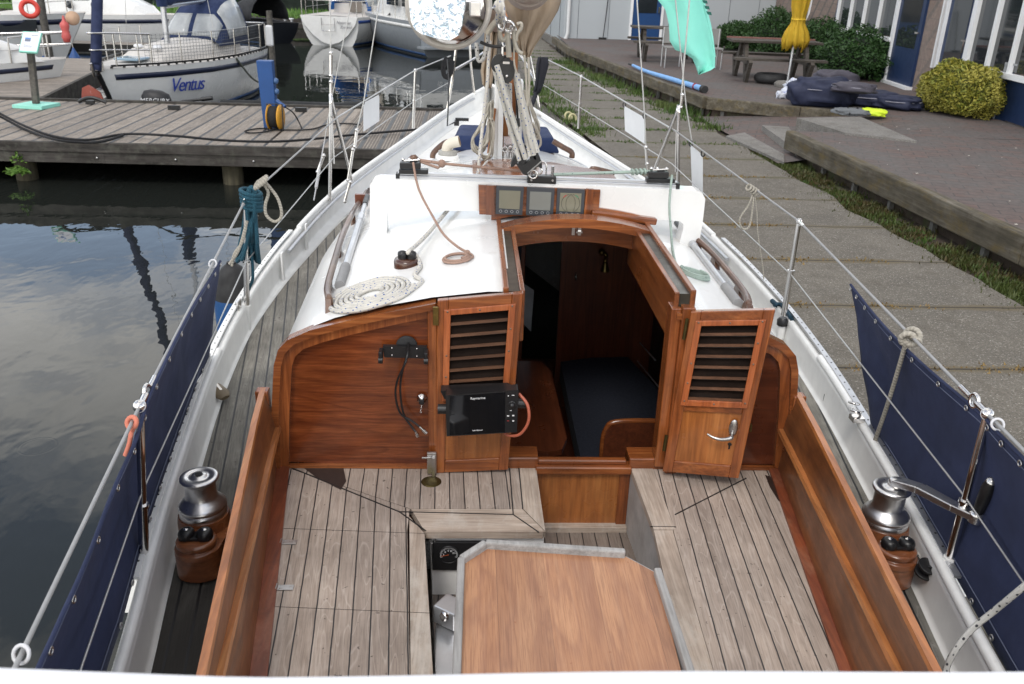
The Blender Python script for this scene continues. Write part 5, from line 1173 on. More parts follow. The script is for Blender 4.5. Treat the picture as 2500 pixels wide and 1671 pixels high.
mb = MB(); mb.tube([G(a, b, z=z) for a, b, z in ((2225, 1335, 1.2), (2262, 1380, 1.18), (2278, 1410, 1.16), (2300, 1460, 1.13), (2340, 1540, 1.12), (2385, 1640, 1.12), (2450, 1800, 1.1))], .0065, 8, 5); single('sheet_rope', mb, R_BLKF, 'thin black-flecked line running aft along the starboard waterway through the black block', 'rope')
mb = MB(); q = G(2262, 1390, z=1.2); mb.lathe([(.034, -.02), (.034, -.012), (.012, -.011), (.012, .011), (.034, .012), (.034, .02), (0, .021)], q, (.1, -.3, 1), 20); mb.lathe([(.026, -.03), (.028, 0), (.026, .03)], G(2312, 1392, y=RY), n=16); mb.beam(q, G(2312, 1392, y=RY), .03, .03); LBK = single('lead_block', mb, BLACK, 'black lead block clamped at the foot of the aft starboard stanchion', 'pulley block', bevel=.002)
for pts, lab in ((((1842, 462), (1828, 500), (1806, 535), (1812, 558), (1828, 555), (1836, 520), (1840, 480)), 'grey cord tied in a dangling loop on the starboard guard wire'),):
    mb = MB(); y_ = 5.1; mb.tube([G(a, b, y=y_) for a, b in pts], .006, 8, 6)
    for k in range(4): mb.torus(G(1828 + k * 6, 458 + k * 4, y=y_), .018, .007, (.8, .4, -.4), 12, 6)
    mb.tube([G(a, b, y=y_) for a, b in ((1842, 470), (1848, 520), (1850, 570), (1862, 650), (1866, 700))], .0035, 6, 4); single('hanging_rope', mb, R_TWIST, lab, 'rope')
mb = MB(); mb.tube([G(a, b, z=1.25) for a, b in ((1885, 735), (1900, 748), (1915, 752), (1925, 765), (1935, 785))], .014, 8, 4); mb.tube([G(a, b, z=1.27) for a, b in ((1890, 745), (1908, 745), (1930, 775))], .012, 8, 4); single('mooring_rope', mb, R_TEALD, 'dark teal rope turned round the starboard stanchion foot', 'rope')
mb = MB(); mb.tube([G(a, b, z=z) for a, b, z in ((1300, 275, 1.6), (1375, 308, 1.5), (1420, 335, 1.45), (1480, 390, 1.38), (1545, 445, 1.34))], .008, 8, 4); single('jib_sheet', mb, R_BLKF, 'white line lying along the starboard rail forward of the arch', 'rope')
mb = MB()
mb.tube([G(a, b, y=4.9) for a, b in ((1898, 772), (1908, 800), (1925, 850), (1960, 930), (2030, 1050), (2110, 1180))], .0065, 8, 4); mb.v[:] = []
mb = MB(); mb.tube([Vector((p.x, p.y, 1.075)) for p in GL(((1895, 770), (1925, 845), (1975, 950), (2040, 1060), (2130, 1210)), z=1.075)], .008, 8, 4); single('jib_sheet', mb, R_BLKF, 'white line with black flecks lying along the starboard side deck outside the coaming', 'rope')
# snap shackles and rail chocks
mb = MB()
for px, py, z in ((2085, 985, 1.3), (2090, 1005, 1.3)): mb.torus(G(px, py, z=z), .02, .006, (.2, .3, 1), 16, 6)
mb.cbox(G(2092, 1022, z=1.28), .05, .05, .02); mb.build_each('snap_shackle', STEEL, BOAT)
mb = MB(); mb.cbox(G(582, 745, z=1.28), .018, .06, .06); mb.cbox(G(480, 930, z=1.27), .03, .09, .03); mb.build_each('rail_fairlead', STEEL, BOAT, bevel=.003)
mb = MB(); mb.cbox(G(2027, 986, z=1.13), .01, .14, .045, Matrix.Rotation(R(3), 3, 'Z')); mb.build('freeing_port', BLACK, BOAT, bevel=.004)
# flags and covers tied at the bow rail
for base, lab in ((((1092, 138), (1082, 165), (1088, 190), (1100, 175), (1104, 145)), 'black cord tied in a small bow on the port bow rail'),):
    mb = MB()
    for k in range(5): mb.tube([G(a + k * 2 - 4, b + k, y=9.6) for a, b in base], .011, 6, 3)
    single('tied_cord', mb, R_BLACK, lab, 'cord')
mb = MB(); P = []
for (xa, xb, yy) in ((1316, 1338, 140), (1312, 1340, 158), (1311, 1334, 180), (1308, 1326, 210), (1304, 1318, 228)): P.append([G(lerp(xa, xb, t), yy, y=9.7 + .05 * math.sin(t * 9)) for t in (0, .25, .5, .75, 1)])
mb.grid(P); mb.tube([G(1310, 226, y=9.7), G(1296, 262, y=9.7)], .012, 6); single('rail_bag', mb, plain('black_cloth', (.014, .015, .022), .9), 'narrow black cloth bag tied upright on the starboard bow rail', 'bag', solid=.03)
# mint green flag on the starboard shroud
FL = thing('mint_flag', tuple(G(1668, 300, y=7.3)), 'mint green feather flag hanging beside the starboard shrouds', 'flag')
L_ = [(1598, -60), (1606, 0), (1625, 25), (1633, 60), (1635, 100), (1648, 122), (1672, 131), (1690, 143), (1698, 160), (1705, 182)]; Rr = [(1700, -60), (1719, 0), (1728, 30), (1736, 60), (1742, 95), (1745, 125), (1746, 150), (1745, 165), (1735, 172), (1706, 183)]
mb = MB(); P = []
for i in range(len(L_)):
    P.append([G(lerp(L_[i][0], Rr[i][0], j / 8), lerp(L_[i][1], Rr[i][1], j / 8), y=7.35 + .05 * math.sin(j * .9 + i * .35)) for j in range(9)])
mb.grid(P); MINTC = plain('mint_cloth', (.25, .72, .60), .7, var=.06, vs=5); mb.build('flag_cloth', MINTC, FL, solid=.002)
mb = MB()
for a, b in ((1714, 0), (1719, 14), (1724, 28)): mb.prism([G(a + dx, b + dy, y=7.25) for dx, dy in ((0, 0), (12, 2), (14, 10), (4, 8))], (0, .003, 0))
mb.build('flag_print', plain('dark_green_print', (.01, .12, .09), .7), FL)
mb = MB(); mb.tube([G(1700, -60, y=7.3), G(1722, 30, y=7.3), G(1738, 90, y=7.3), G(1745, 140, y=7.3)], .008, 6, 4); mb.build('flag_hem', MINTC, FL)
# white canvas edge close under the camera
CW = plain('white_canvas_edge', (.80, .80, .82), .8, var=.03, vs=5)
mb = MB(); o1 = t1 + (aftL - t1) * .10; mb.torus(o1, .016, .007, (.4, 1, -.6), 14, 8); mb.torus(o1 + Vector((0, 0, -.012)), .012, .006, (1, .2, 0), 12, 6); mb.tube([o1, o1 + Vector((-.005, -.02, -.05)), o1 + Vector((-.02, -.03, -.09))], .007, 8, 3); single('orange_cord', mb, plain('salmon_cord', (.62, .2, .13), .7), 'short salmon orange cord knotted on the port guard wire by the aft stanchion', 'cord')
mb = MB(); P = []
for i in range(41):
    x = -.9 + i * .045; zt = G(1250, 1646, y=.62).z - .012 + .002 * math.sin(x * 9) + (.014 * max(0, (-.2 - x) / .3) if x < -.2 else 0); 
    zt = {True: zt}.get(True)
    row = [Vector((x, .62 + .035 * math.cos(a), zt - .035 + .035 * math.sin(a))) for a in [R(q) for q in range(-90, 181, 30)]] + [Vector((x, .30, zt - .12)), Vector((x, -.3, zt - .16)), Vector((x, -.3, zt - .20)), Vector((x, .60, zt - .15))]
    P.append(row)
mb.grid(P); single('white_canvas', mb, CW, 'thick white padded canvas edge across the very bottom of the view', 'canvas cover')
# ================================================================ surroundings
# ---- water
def water_mat():
    m = Mat('harbour_water'); p = m.pos()
    m.set(col=(.014, .016, .014), rough=.01, ior=1.40)
    h = m.noise(m.map((1, .7, 1)), 1.6, 3, .5, .3)
    h2 = m.noise(m.map((1, .55, 1)), 7, 2, .5)
    v = m.n('ShaderNodeTexVoronoi'); v.inputs['Scale'].default_value = 1.5; m.l(p, v.inputs[0])
    d = v.outputs['Distance']
    keep = m.math('GREATER_THAN', m.n('ShaderNodeSeparateColor').outputs[0], .62)
    sc = keep.node; cs = [n for n in m.t.nodes if n.bl_idname == 'ShaderNodeSeparateColor'][0]; m.l(v.outputs['Color'], cs.inputs[0])
    radius = m.math('MULTIPLY', cs.outputs[1], .18)
    ring = m.math('MULTIPLY', m.math('SINE', m.math('MULTIPLY', d, 170)), m.math('SUBTRACT', 1, m.ramp(m.math('ABSOLUTE', m.math('SUBTRACT', d, m.math('ADD', radius, .03))), [(0, 0), (.035, 1)])))
    ring = m.math('MULTIPLY', ring, keep)
    q = m.math('ADD', m.math('MULTIPLY', h, 1.0), m.math('MULTIPLY', h2, .10)); q = m.math('ADD', q, m.math('MULTIPLY', ring, .012))
    m.bump(q, .22, .03); return m.m
mb = MB(); mb.face((-150, -60, 0), (2.6, -60, 0), (2.6, 160, 0), (-150, 160, 0)); setting('water', mb, water_mat())
# ---- far bank, grass and hedge
GRASSG = plain('grass_ground', (.05, .11, .02), .9, var=.4, vs=2)
mb = MB(); mb.grid([[(-90, 46, -.3), (-90, 46.6, .45), (-90, 75, .8)], [(2, 49, -.3), (2, 49.6, .45), (2, 80, .8)], [(40, 49, -.3), (40, 49.6, .45), (40, 80, .8)]]); setting('far_bank', mb, GRASSG)
mb = MB(); mb.beam((-90, 46, .3), (2.2, 49, .3), .25, .5); setting('bank_edge', mb, plain('old_timber_edge', (.05, .042, .035), .8, var=.4))
def leafmat(name, c1, c2, c3):
    m = Mat(name); n = m.noise(m.pos(), 1.2, 4, .6); oi = m.n('ShaderNodeTexWhiteNoise', noise_dimensions='3D')
    q = m.n('ShaderNodeVectorMath', operation='SNAP'); q.inputs[1].default_value = (.045, .045, .045); m.l(m.pos(), q.inputs[0]); m.l(q.outputs[0], oi.inputs[0])
    c = m.mix(m.ramp(oi.outputs[0], [(0, 0), (1, 1)]), c1, c2); c = m.mix(m.ramp(n, [(.45, 0), (.65, .8)]), c, c3); m.set(col=c, rough=.55, spec=.3); return m.m
LEAF_D = leafmat('dark_leaves', (.014, .042, .010), (.036, .085, .019), (.026, .06, .015))
LEAF_H = leafmat('hedge_leaves', (.006, .018, .010), (.014, .035, .016), (.01, .03, .012))
LEAF_Y = leafmat('variegated_leaves', (.33, .29, .045), (.11, .14, .02), (.40, .35, .08))
LEAF_G = leafmat('weed_leaves', (.05, .13, .015), (.09, .19, .03), (.12, .20, .04))
LEAF_B = leafmat('dry_grass', (.22, .13, .04), (.30, .20, .08), (.16, .12, .03))
LEAF_M = leafmat('moss_weeds', (.04, .055, .012), (.085, .06, .025), (.06, .09, .02))
def leafcloud(mb, c, rx, ry, rz, n, size, seed, shell=.55, lump=.22, up=0, low=-.35):
    rnd = random.Random(seed); c = Vector(c)
    for _ in range(n):
        while True:
            d = Vector((rnd.gauss(0, 1), rnd.gauss(0, 1), rnd.gauss(0, 1)))
            if d.length > .1: break
        d.normalize()
        if d.z < low: d.z = -d.z * .5
        r = (shell + (1 - shell) * rnd.random() ** .6) * (1 + lump * mnoise.noise(d * 2.3 + c * .7) * 2)
        p = c + Vector((d.x * rx, d.y * ry, d.z * rz)) * r
        s = size * rnd.uniform(.6, 1.4); a = Vector((rnd.uniform(-1, 1), rnd.uniform(-1, 1), rnd.uniform(-.6, .9) + up)).normalized(); b = a.cross(Vector((rnd.uniform(-1, 1), rnd.uniform(-1, 1), rnd.uniform(-1, 1)))).normalized()
        mb.face(p - a * s, p + b * s * .4, p + a * s, p - b * s * .4)
def bush(name, lab, c, rx, ry, rz, n, size, m, seed, cat='bush', group=None, shell=.55, lump=.22, low=-.35):
    T = thing(name, (c[0], c[1], c[2] - rz * .55), lab, cat, group); mb = MB(); leafcloud(mb, c, rx, ry, rz, n, size, seed, shell, lump, 0, low); mb.build('crown', m, T)
    mb = MB(); rnd = random.Random(seed)
    for k in range(7): a = rnd.uniform(0, 6.28); mb.tube([Vector(c) + Vector((math.cos(a) * .05, math.sin(a) * .05, -rz * .6)), Vector(c) + Vector((math.cos(a) * rx * .3, math.sin(a) * ry * .3, 0)), Vector(c) + Vector((math.cos(a) * rx * .6, math.sin(a) * ry * .6, rz * .5))], .018, 5, 3)
    mb.build('stems', plain('bark%d' % seed, (.06, .045, .03), .9), T); return T
mb = MB(); rnd = random.Random(3)
for i in range(15000):
    x = rnd.uniform(-62, 14); y = 54 + (x + 60) * .035 + rnd.uniform(-.6, .4); z = rnd.uniform(.5, 7.5) ; y += .35 * math.sin(x * 1.1) * math.sin(z * .8)
    s = rnd.uniform(.12, .26); a = Vector((rnd.uniform(-1, 1), rnd.uniform(-.4, .4), rnd.uniform(.2, 1))).normalized(); b = Vector((rnd.uniform(-1, 1), rnd.uniform(-1, .2), rnd.uniform(-1, 1))).normalized()
    mb.face(Vector((x, y, z)) - a * s, Vector((x, y, z)) + b * s * .6, Vector((x, y, z)) + a * s, Vector((x, y, z)) - b * s * .6)
HG = thing('hedge', (-20, 55, .6), 'tall dark green conifer hedge along the far bank', 'hedge'); mb.build('foliage', LEAF_H, HG)
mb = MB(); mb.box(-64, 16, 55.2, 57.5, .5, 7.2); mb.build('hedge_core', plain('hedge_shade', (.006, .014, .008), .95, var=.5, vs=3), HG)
mb = MB(); rnd = random.Random(5)
for i in range(5000):
    x = rnd.uniform(-30, 3); y = rnd.uniform(47.5, 54) ; p = Vector((x, y, .5 + (y - 47) * .015)); mb.face(p, p + Vector((.05, 0, 0)), p + Vector((rnd.uniform(-.1, .1), rnd.uniform(-.1, .1), rnd.uniform(.1, .25))))
stuff('grass', mb, LEAF_G, label='short bright grass on the far bank before the hedge', cat='grass') if False else tag(mb.build('grass', LEAF_G), 'short bright grass on the far bank in front of the hedge', 'grass', kind='stuff')
# ---- jetty
JT = ((.14, .12, .10), (.28, .245, .21), (.42, .375, .33))
JET = deckwood('jetty_planks', 0, .27, .02, JT, seam=(.012, .011, .01), sw=.075, rough=.85)
JETG = deckwood('jetty_planks_ribbed', 0, .27, .02, JT, seam=(.006, .006, .006), sw=.11, rough=.85, groove=6)
TIMB = wood('old_dark_timber', (.022, .019, .016), (.055, .048, .042), (.10, .09, .078), 'x', .6, .85, 0, bump=.4, weather=(.10, .10, .08))
TIMBY = wood('old_grey_timber', (.05, .045, .038), (.10, .092, .08), (.17, .155, .135), 'y', .6, .85, 0, bump=.4, weather=(.14, .13, .10))
JY0, JY1 = 12.75, 16.6
J = thing('jetty', (-8, 14.6, 0), 'grey plank jetty crossing the water behind the yacht', 'jetty')
mb = MB(); mb.box(-16, -2.0, JY0, JY1, .55, .60); mb.build('planking', JET, J)
mb = MB(); mb.box(-1.995, .6, JY0, JY1, .55, .597); mb.build('ribbed_planking', JETG, J)
mb = MB(); mb.box(-16, .6, JY0 - .09, JY0 - .003, .47, .60); mb.box(-16, .6, JY0 - .06, JY0 + .04, .31, .465); mb.box(-16, .6, JY1 + .003, JY1 + .1, .3, .64); mb.box(-16, -5.2, JY0 - .065, JY0 - .061, .315, .46); mb.build('edge_beam', TIMB, J, bevel=.01)
mb = MB()
for x in (-15.9 + i * .0 for i in range(1)): pass
for i in range(12): mb.lathe([(.018, 0), (.014, .012), (0, .014)], (-6.4 + i * 1.1, JY0 - .066, .39), (0, -1, 0), 8)
mb.build('bolt', STEEL_B, J)
PILE = wood('wet_pile', (.03, .026, .015), (.07, .06, .035), (.12, .105, .06), 'z', .6, .8, 0, bump=.4)
for px in (60, 565):
    b = G(px, 395 if px > 100 else 405, y=12.95); mb = MB(); mb.lathe([(.15, -.5), (.15, .2), (.14, .55)], (b.x, 12.98, 0), n=16); mb.build('pile', PILE, J)
for x in (-10, -1.0): mb = MB(); mb.lathe([(.15, -.5), (.14, .55)], (x, 15.9, 0), n=14); mb.build('pile', PILE, J)
mb = MB(); c = G(50, 395, y=12.75); leafcloud(mb, (c.x, 12.72, c.z + .05), .12, .08, .14, 120, .035, 4); leafcloud(mb, (c.x - .05, 12.7, c.z - .13), .16, .08, .07, 100, .05, 5); tag(mb.build('pile_weeds', LEAF_G, base=(c.x, 12.72, c.z)), 'fresh green weeds growing from the left jetty pile just above the water', 'plant')
# finger branch going back to the left
J2 = thing('finger_jetty', (-10.5, 19, 0), 'narrow grey finger jetty running back between the moored boats on the left', 'jetty')
fp = [Vector((-10.8, 16.72, .57)), Vector((-8.0, 16.72, .57)), Vector((-9.3, 24.5, .57)), Vector((-12.8, 24.5, .57))]
JETX = deckwood('finger_planks', R(90), .2, 0, JT, seam=(.015, .014, .013), sw=.05, rough=.85)
mb = MB(); mb.prism([p - Vector((0, 0, .05)) for p in fp], (0, 0, .05)); mb.build('planking', JETX, J2)
mb = MB(); mb.beam((-7.95, 16.8, .4), (-9.25, 24.5, .4), .08, .36); mb.beam((-10.85, 16.8, .4), (-12.85, 24.5, .4), .08, .36); mb.build('edge_beam', TIMB, J2)
# things on the jetty
IS = thing('info_sign', (-7.45, 15.85, .6), 'tilted information board on a grey post with mint green base on the jetty', 'sign')
bb = G(90, 262, z=.6); mb = MB(); m_ = Matrix.Rotation(R(-12), 3, 'Z'); mb.cbox(bb + Vector((0, 0, .03)), .56, .5, .06, m_); mb.build('sign_base', MINT, IS, bevel=.006)
tp = G(74, 122, y=bb.y); mb = MB(); mb.beam(bb + Vector((0, 0, .06)), tp, .10, .10, (0, 1, 0)); mb.build('sign_post', TIMBY, IS, bevel=.012)
bq = [G(46, 126, y=bb.y - .22), G(90, 129, y=bb.y - .2), G(102, 79, y=bb.y + .06), G(56, 77, y=bb.y + .04)]
mb = MB(); nn = (bq[1] - bq[0]).cross(bq[3] - bq[0]).normalized(); nn = nn if nn.y < 0 else -nn; mb.prism(bq, -nn * .04); IB_ = mb.build('sign_board', MINT, IS, bevel=.004)
def onq(q, u, v, d=0): return q[0].lerp(q[1], u).lerp(q[3].lerp(q[2], u), v) + nn * d
mb = MB(); mb.prism([onq(bq, .04, .05, .001), onq(bq, .96, .05, .001), onq(bq, .96, .96, .001), onq(bq, .04, .96, .001)], nn * .002); mb.build('sign_sheet', plain('paper', (.72, .75, .8), .5, var=.02), IS)
mb = MB(); mb.prism([onq(bq, .2, .5, .004), onq(bq, .52, .5, .004), onq(bq, .52, .62, .004), onq(bq, .2, .62, .004)], nn * .001)
for v, u1 in ((.34, .38), (.30, .62), (.26, .7), (.22, .66)): mb.prism([onq(bq, .18, v, .004), onq(bq, u1, v, .004), onq(bq, u1, v + .014, .004), onq(bq, .18, v + .014, .004)], nn * .001)
mb.prism([onq(bq, .5, .8, .004), onq(bq, .85, .8, .004), onq(bq, .85, .83, .004), onq(bq, .5, .83, .004)], nn * .001); mb.build('sign_print', plain('grey_print', (.16, .18, .24), .6), IS)
mb = MB(); mb.prism([onq(bq, .2, .62, .004), onq(bq, .52, .62, .004), onq(bq, .52, .70, .004), onq(bq, .2, .70, .004)], nn * .001); mb.build('sign_picture', plain('blue_print', (.12, .25, .55), .6), IS)
PB = thing('power_pedestal', (-3.2, 14.5, .6), 'blue square power pedestal with sockets standing on the jetty', 'power pedestal')
pb = G(661, 311, z=.6); tz_ = G(657, 148, y=pb.y).z; mb = MB(); mb.hexa([pb + Vector(v) for v in ((-.09, -.09, 0), (.12, -.09, 0), (.12, .09, 0), (-.09, .09, 0))], [Vector((pb.x + a, pb.y + b_, tz_)) for a, b_ in ((-.13, -.09), (.11, -.09), (.11, .09), (-.13, .09))]); mb.build('pedestal_body', BLUEP, PB, bevel=.008)
mb = MB()
for k in range(4): mb.lathe([(.045, 0), (.05, .02), (.04, .05), (.02, .06)], pb + Vector((.115, -.02, .72 - k * .16)), (1, -.3, 0), 14)
mb.build('socket', plain('blue_socket', (.06, .13, .28), .4, var=.2), PB)
mb = MB(); mb.tube([pb + Vector((.13, -.05, .42)), pb + Vector((.2, -.07, .38)), pb + Vector((.27, -.1, .34))], .028, 10); mb.build('plug', BLUEP, PB)
CR_ = thing('cable_reel', tuple(pb), 'black cable wound on a yellow reel beside the blue pedestal', 'cable reel')
rc = G(673, 286, y=pb.y - .25); axr = Vector((1, -.12, 0)).normalized()
mb = MB(); mb.lathe([(.10, -.09), (.165, -.08), (.165, .05), (.1, .06)], rc, axr, 26); mb.build('wound_cable', rope('cable_black', (.015, .015, .016)), CR_)
YEL = plain('yellow_plastic', (.62, .30, .02), .45)
mb = MB(); mb.lathe([(.04, .07), (.19, .07), (.19, .09), (.04, .09)], rc, axr, 28); mb.lathe([(.19, -.10), (.19, -.09), (.1, -.09)], rc, axr, 28); mb.build('reel_flange', YEL, CR_)
mb = MB(); mb.tube([rc + Vector((-.12, -.05, -.2)), rc + Vector((-.12, -.02, .2)), rc + Vector((.12, -.04, .2)), rc + Vector((.12, -.07, -.2))], .012, 8); mb.build('reel_frame', BLACK, CR_)
mb = MB(); mb.tube([G(x, y, z=.62) for x, y in ((690, 310), (650, 322), (610, 325), (600, 320), (640, 314), (700, 318), (760, 316), (800, 305), (840, 302), (880, 305))], .012, 6, 6)
mb.tube([G(696, 262, y=14.3), G(715, 275, y=14.2), G(728, 295, z=.7), G(737, 314, z=.62)], .011, 6, 5); single('loose_cable', mb, R_BLACK, 'black cable straggling over the jetty planks from the yellow reel', 'cable')
mb = MB(); mb.tube([G(-60, 260, z=.9), G(0, 285, z=.72), G(60, 316, z=.62), G(130, 340, y=12.62), G(200, 348, y=12.6), G(255, 345, y=12.62), G(300, 330, z=.63)], .019, 8, 6); mb.tube([G(-60, 250, z=.95), G(0, 278, z=.78), G(60, 308, z=.68), G(130, 333, z=.62), G(215, 342, z=.63), G(305, 328, z=.63), G(420, 332, y=12.62), G(560, 344, y=12.62), G(700, 345, y=12.62), G(860, 330, z=.64), G(1000, 318, z=.66), G(1100, 310, z=.7)], .018, 8, 6)
single('mooring_line', mb, R_BLACK, 'thick black mooring lines sagging over the front edge of the jetty', 'rope')
mb = MB(); c = G(220, 250, z=.64); mb.tube([c + Vector((-.2, 0, .0)), c + Vector((-.05, 0, .07)), c + Vector((.1, 0, .07)), c + Vector((.28, 0, 0))], .03, 8, 4); mb.cbox(c, .14, .08, .06); c2_ = G(425, 263, z=.64); mb.cbox(c2_, .2, .07, .07); c3_ = G(735, 268, z=.64); mb.cbox(c3_, .2, .07, .07); mb.build_each('jetty_cleat', BLACK, J)
# ---- yachts
DKB = plain('dark_navy_boot', (.012, .018, .045), .35)
ANTI = plain('blue_antifouling', (.03, .08, .2), .6)
HULLW = plain('hull_white', (.70, .70, .68), .25, var=.08, vs=2, coat=.2, stain=((.4, .38, .3), 3, .62, .3))
CREAMD = plain('cream_deck', (.60, .57, .53), .55, var=.1)
DARKW = plain('dark_window', (.02, .025, .03), .08, var=.2)
CLEARW = plain('clear_vinyl', (.42, .44, .45), .15, var=.3, vs=3)
class Boat:
    def __init__(s, name, lab, cat, bow, stern, B, fb_bow, fb_st, tr=.62, rake=.1, hull=HULLW, deck=CREAMD, stripe=DKB, group=None, z0=0, bow_fullness=1.0, reverse=.12, parts=True):
        s.bow = Vector((bow[0], bow[1], 0)); s.st = Vector((stern[0], stern[1], 0)); s.L = (s.bow - s.st).length; s.f = (s.bow - s.st).normalized(); s.s = Vector((s.f.y, -s.f.x, 0)); s.B = B; s.fb, s.fs = fb_bow, fb_st
        s.T = thing(name, tuple(s.st), lab, cat, group); s.tr = tr
        s.prof = [(0, tr), (.15, tr + (1 - tr) * .55), (.4, 1), (.6, .93), (.8, .62), (.92, .28), (1, .02)]
        P = []; n = 28
        for k in range(-1 * 0, n + 1):
            t = k / n; b = interp(s.prof, t) * B / 2; z = s.sz(t); lo = rake * s.L * t ** 3
            row = []
            for sd in (-1,):
                for u, zz in ((1, 1), (.985, .8), (.95, .55), (.86, .28), (.72, .03), (.4, -.25)):
                    row.append(s.p(t, sd * b * u / (B / 2), z * zz if zz > 0 else zz, back=lo * (1 - max(0, zz)) - reverse * (1 - t) ** 6 * (1 - zz) * 2))
            row2 = [s.p(t, b * u / (B / 2), z * zz if zz > 0 else zz, back=lo * (1 - max(0, zz)) - reverse * (1 - t) ** 6 * (1 - zz) * 2) for u, zz in reversed(((1, 1), (.985, .8), (.95, .55), (.86, .28), (.72, .03), (.4, -.25)))]
            P.append(row + row2)
        mb = MB(); mb.grid(P); mb.face(*P[0]); s.H = mb.build('hull', hull, s.T)
        mb = MB(); mb.grid([[r[0] - Vector((0, 0, .015)), r[0].lerp(r[-1], .3) + Vector((0, 0, .03)), r[0].lerp(r[-1], .7) + Vector((0, 0, .03)), r[-1] - Vector((0, 0, .015))] for r in P]); mb.build('deck', deck, s.T)
        if stripe:
            mb = MB()
            for j, k2 in ((0, 1), (-1, -2)): mb.grid([[r[j].lerp(r[k2], .55) + s.s * (.008 * (-1 if j == 0 else 1)), r[j].lerp(r[k2], 1.05) + s.s * (.008 * (-1 if j == 0 else 1))] for r in P[:-1]])
            mb.build('hull_stripe', stripe, s.T, solid=.006)
        mb = MB()
        for j, k2 in ((4, 3), (-5, -4)): mb.grid([[r[j] + s.s * (.008 * (-1 if j > 0 else 1)), r[j].lerp(r[k2], .35) + s.s * (.008 * (-1 if j > 0 else 1))] for r in P[:-1]])
        mb.build('boot_top', ANTI, s.T, solid=.006)
        s.P = P
    def sz(s, t): return lerp(s.fs, s.fb, t ** 1.6)
    def p(s, t, v, z, back=0): return s.st + s.f * (t * s.L - back) + s.s * (v * s.B / 2) + Vector((0, 0, z))
    def rail(s, t0=.12, t1=.9, h=.58, n=6, sides=(-1, 1), m=STEEL, pul=True):
        for sd in sides:
            tops = []; mb = MB()
            for k in range(n + 1):
                t = lerp(t0, t1, k / n); v = interp(s.prof, t) * .95 * sd; b = s.p(t, v, s.sz(t)); tp_ = s.p(t, v, s.sz(t) + h); tops.append(tp_); mb.tube([b, tp_], .014, 6)
            mb.build_each('stanchion', m, s.T); mb = MB(); mb.tube(tops, .006, 5); mb.tube([q - Vector((0, 0, h * .48)) for q in tops], .005, 5); mb.build('guard_wires', WIRE, s.T)
        if pul:
            mb = MB(); r = [s.p(.84, -interp(s.prof, .84) * .95, s.sz(.84) + h), s.p(.95, -interp(s.prof, .95), s.sz(1) + h + .03), s.p(1.02, 0, s.sz(1) + h + .05), s.p(.95, interp(s.prof, .95), s.sz(1) + h + .03), s.p(.84, interp(s.prof, .84) * .95, s.sz(.84) + h)]
            mb.tube(r, .02, 8, 5); mb.tube([q - Vector((0, 0, h * .5)) for q in r], .014, 8, 5)
            for q in (r[0], r[1], r[3], r[4]): mb.tube([q, q - Vector((0, 0, h))], .018, 8)
            mb.build('pulpit', STEEL, s.T)
            mb = MB(); v = interp(s.prof, 0) * .95; r = [s.p(.14, -.85, s.fs + h), s.p(.0, -v, s.fs + h), s.p(.0, v, s.fs + h), s.p(.14, .85, s.fs + h)]; mb.tube(r, .018, 8)
            for q in r: mb.tube([q, q - Vector((0, 0, h))], .016, 8)
            mb.build('pushpit', STEEL, s.T)
    def house(s, t0, t1, w0, w1, h0, h1, m=HULLW, name='cabin', top=.8, inset=.0):
        mb = MB(); P = []
        for k in range(9):
            t = lerp(t0, t1, k / 8); w_ = lerp(w0, w1, k / 8); h = lerp(h0, h1, k / 8) ; z = s.sz(t)
            if k == 8: h *= .55
            row = [s.p(t, -w_, z), s.p(t, -w_ * .96, z + h * .55), s.p(t, -w_ * top, z + h * .93), s.p(t, -w_ * top * .4, z + h * 1.04), s.p(t, w_ * top * .4, z + h * 1.04), s.p(t, w_ * top, z + h * .93), s.p(t, w_ * .96, z + h * .55), s.p(t, w_, z)]; P.append(row)
        e = [s.p(t1 + .04, v.x, 0) for v in []]; mb.grid(P); mb.face(*P[0]); mb.add(P[-1] + [s.p(t1 + .05, v_ * w1 * .8, s.sz(t1)) for v_ in (-1, -.96, -.8, -.3, .3, .8, .96, 1)], [(i, i + 1, 9 + i, 8 + i) for i in range(7)], True)
        return mb.build(name, m, s.T)
    def mast(s, t, h=9, r=.06, bag=None, boom=None, m=ALU):
        mb = MB(); b = s.p(t, 0, s.sz(t) + .3); mb.tube([b, b + Vector((0, 0, h))], r, 12); mb.build('mast', m, s.T)
        tp_ = b + Vector((0, 0, h)); mb = MB()
        for t2_, v in ((1.0, 0), (0, 0), (t - .03, .95), (t - .03, -.95)): mb.tube([tp_, s.p(t2_, v * interp(s.prof, max(0, t2_)), s.sz(t2_))], .006, 5)
        sp_ = b + Vector((0, 0, h * .55)); mb.tube([sp_ - s.s * .8, sp_ + s.s * .8], .02, 6); mb.build('standing_rigging', WIRE, s.T)
        if boom: 
            a, e = b + Vector((0, 0, .75)), s.p(boom, 0, s.sz(boom) + 1.15); mb = MB(); mb.tube([a, e], .05, 10); mb.build('boom', m, s.T)
            if bag: mb = MB(); mb.tube([a + Vector((0, 0, .9)), a + Vector((0, 0, .18)) + (e - a) * .04, a.lerp(e, .25) + Vector((0, 0, .17)), e + Vector((0, 0, .12))], lambda q: lerp(.17, .10, q), 14, 5); mb.build('sail_cover', bag, s.T)
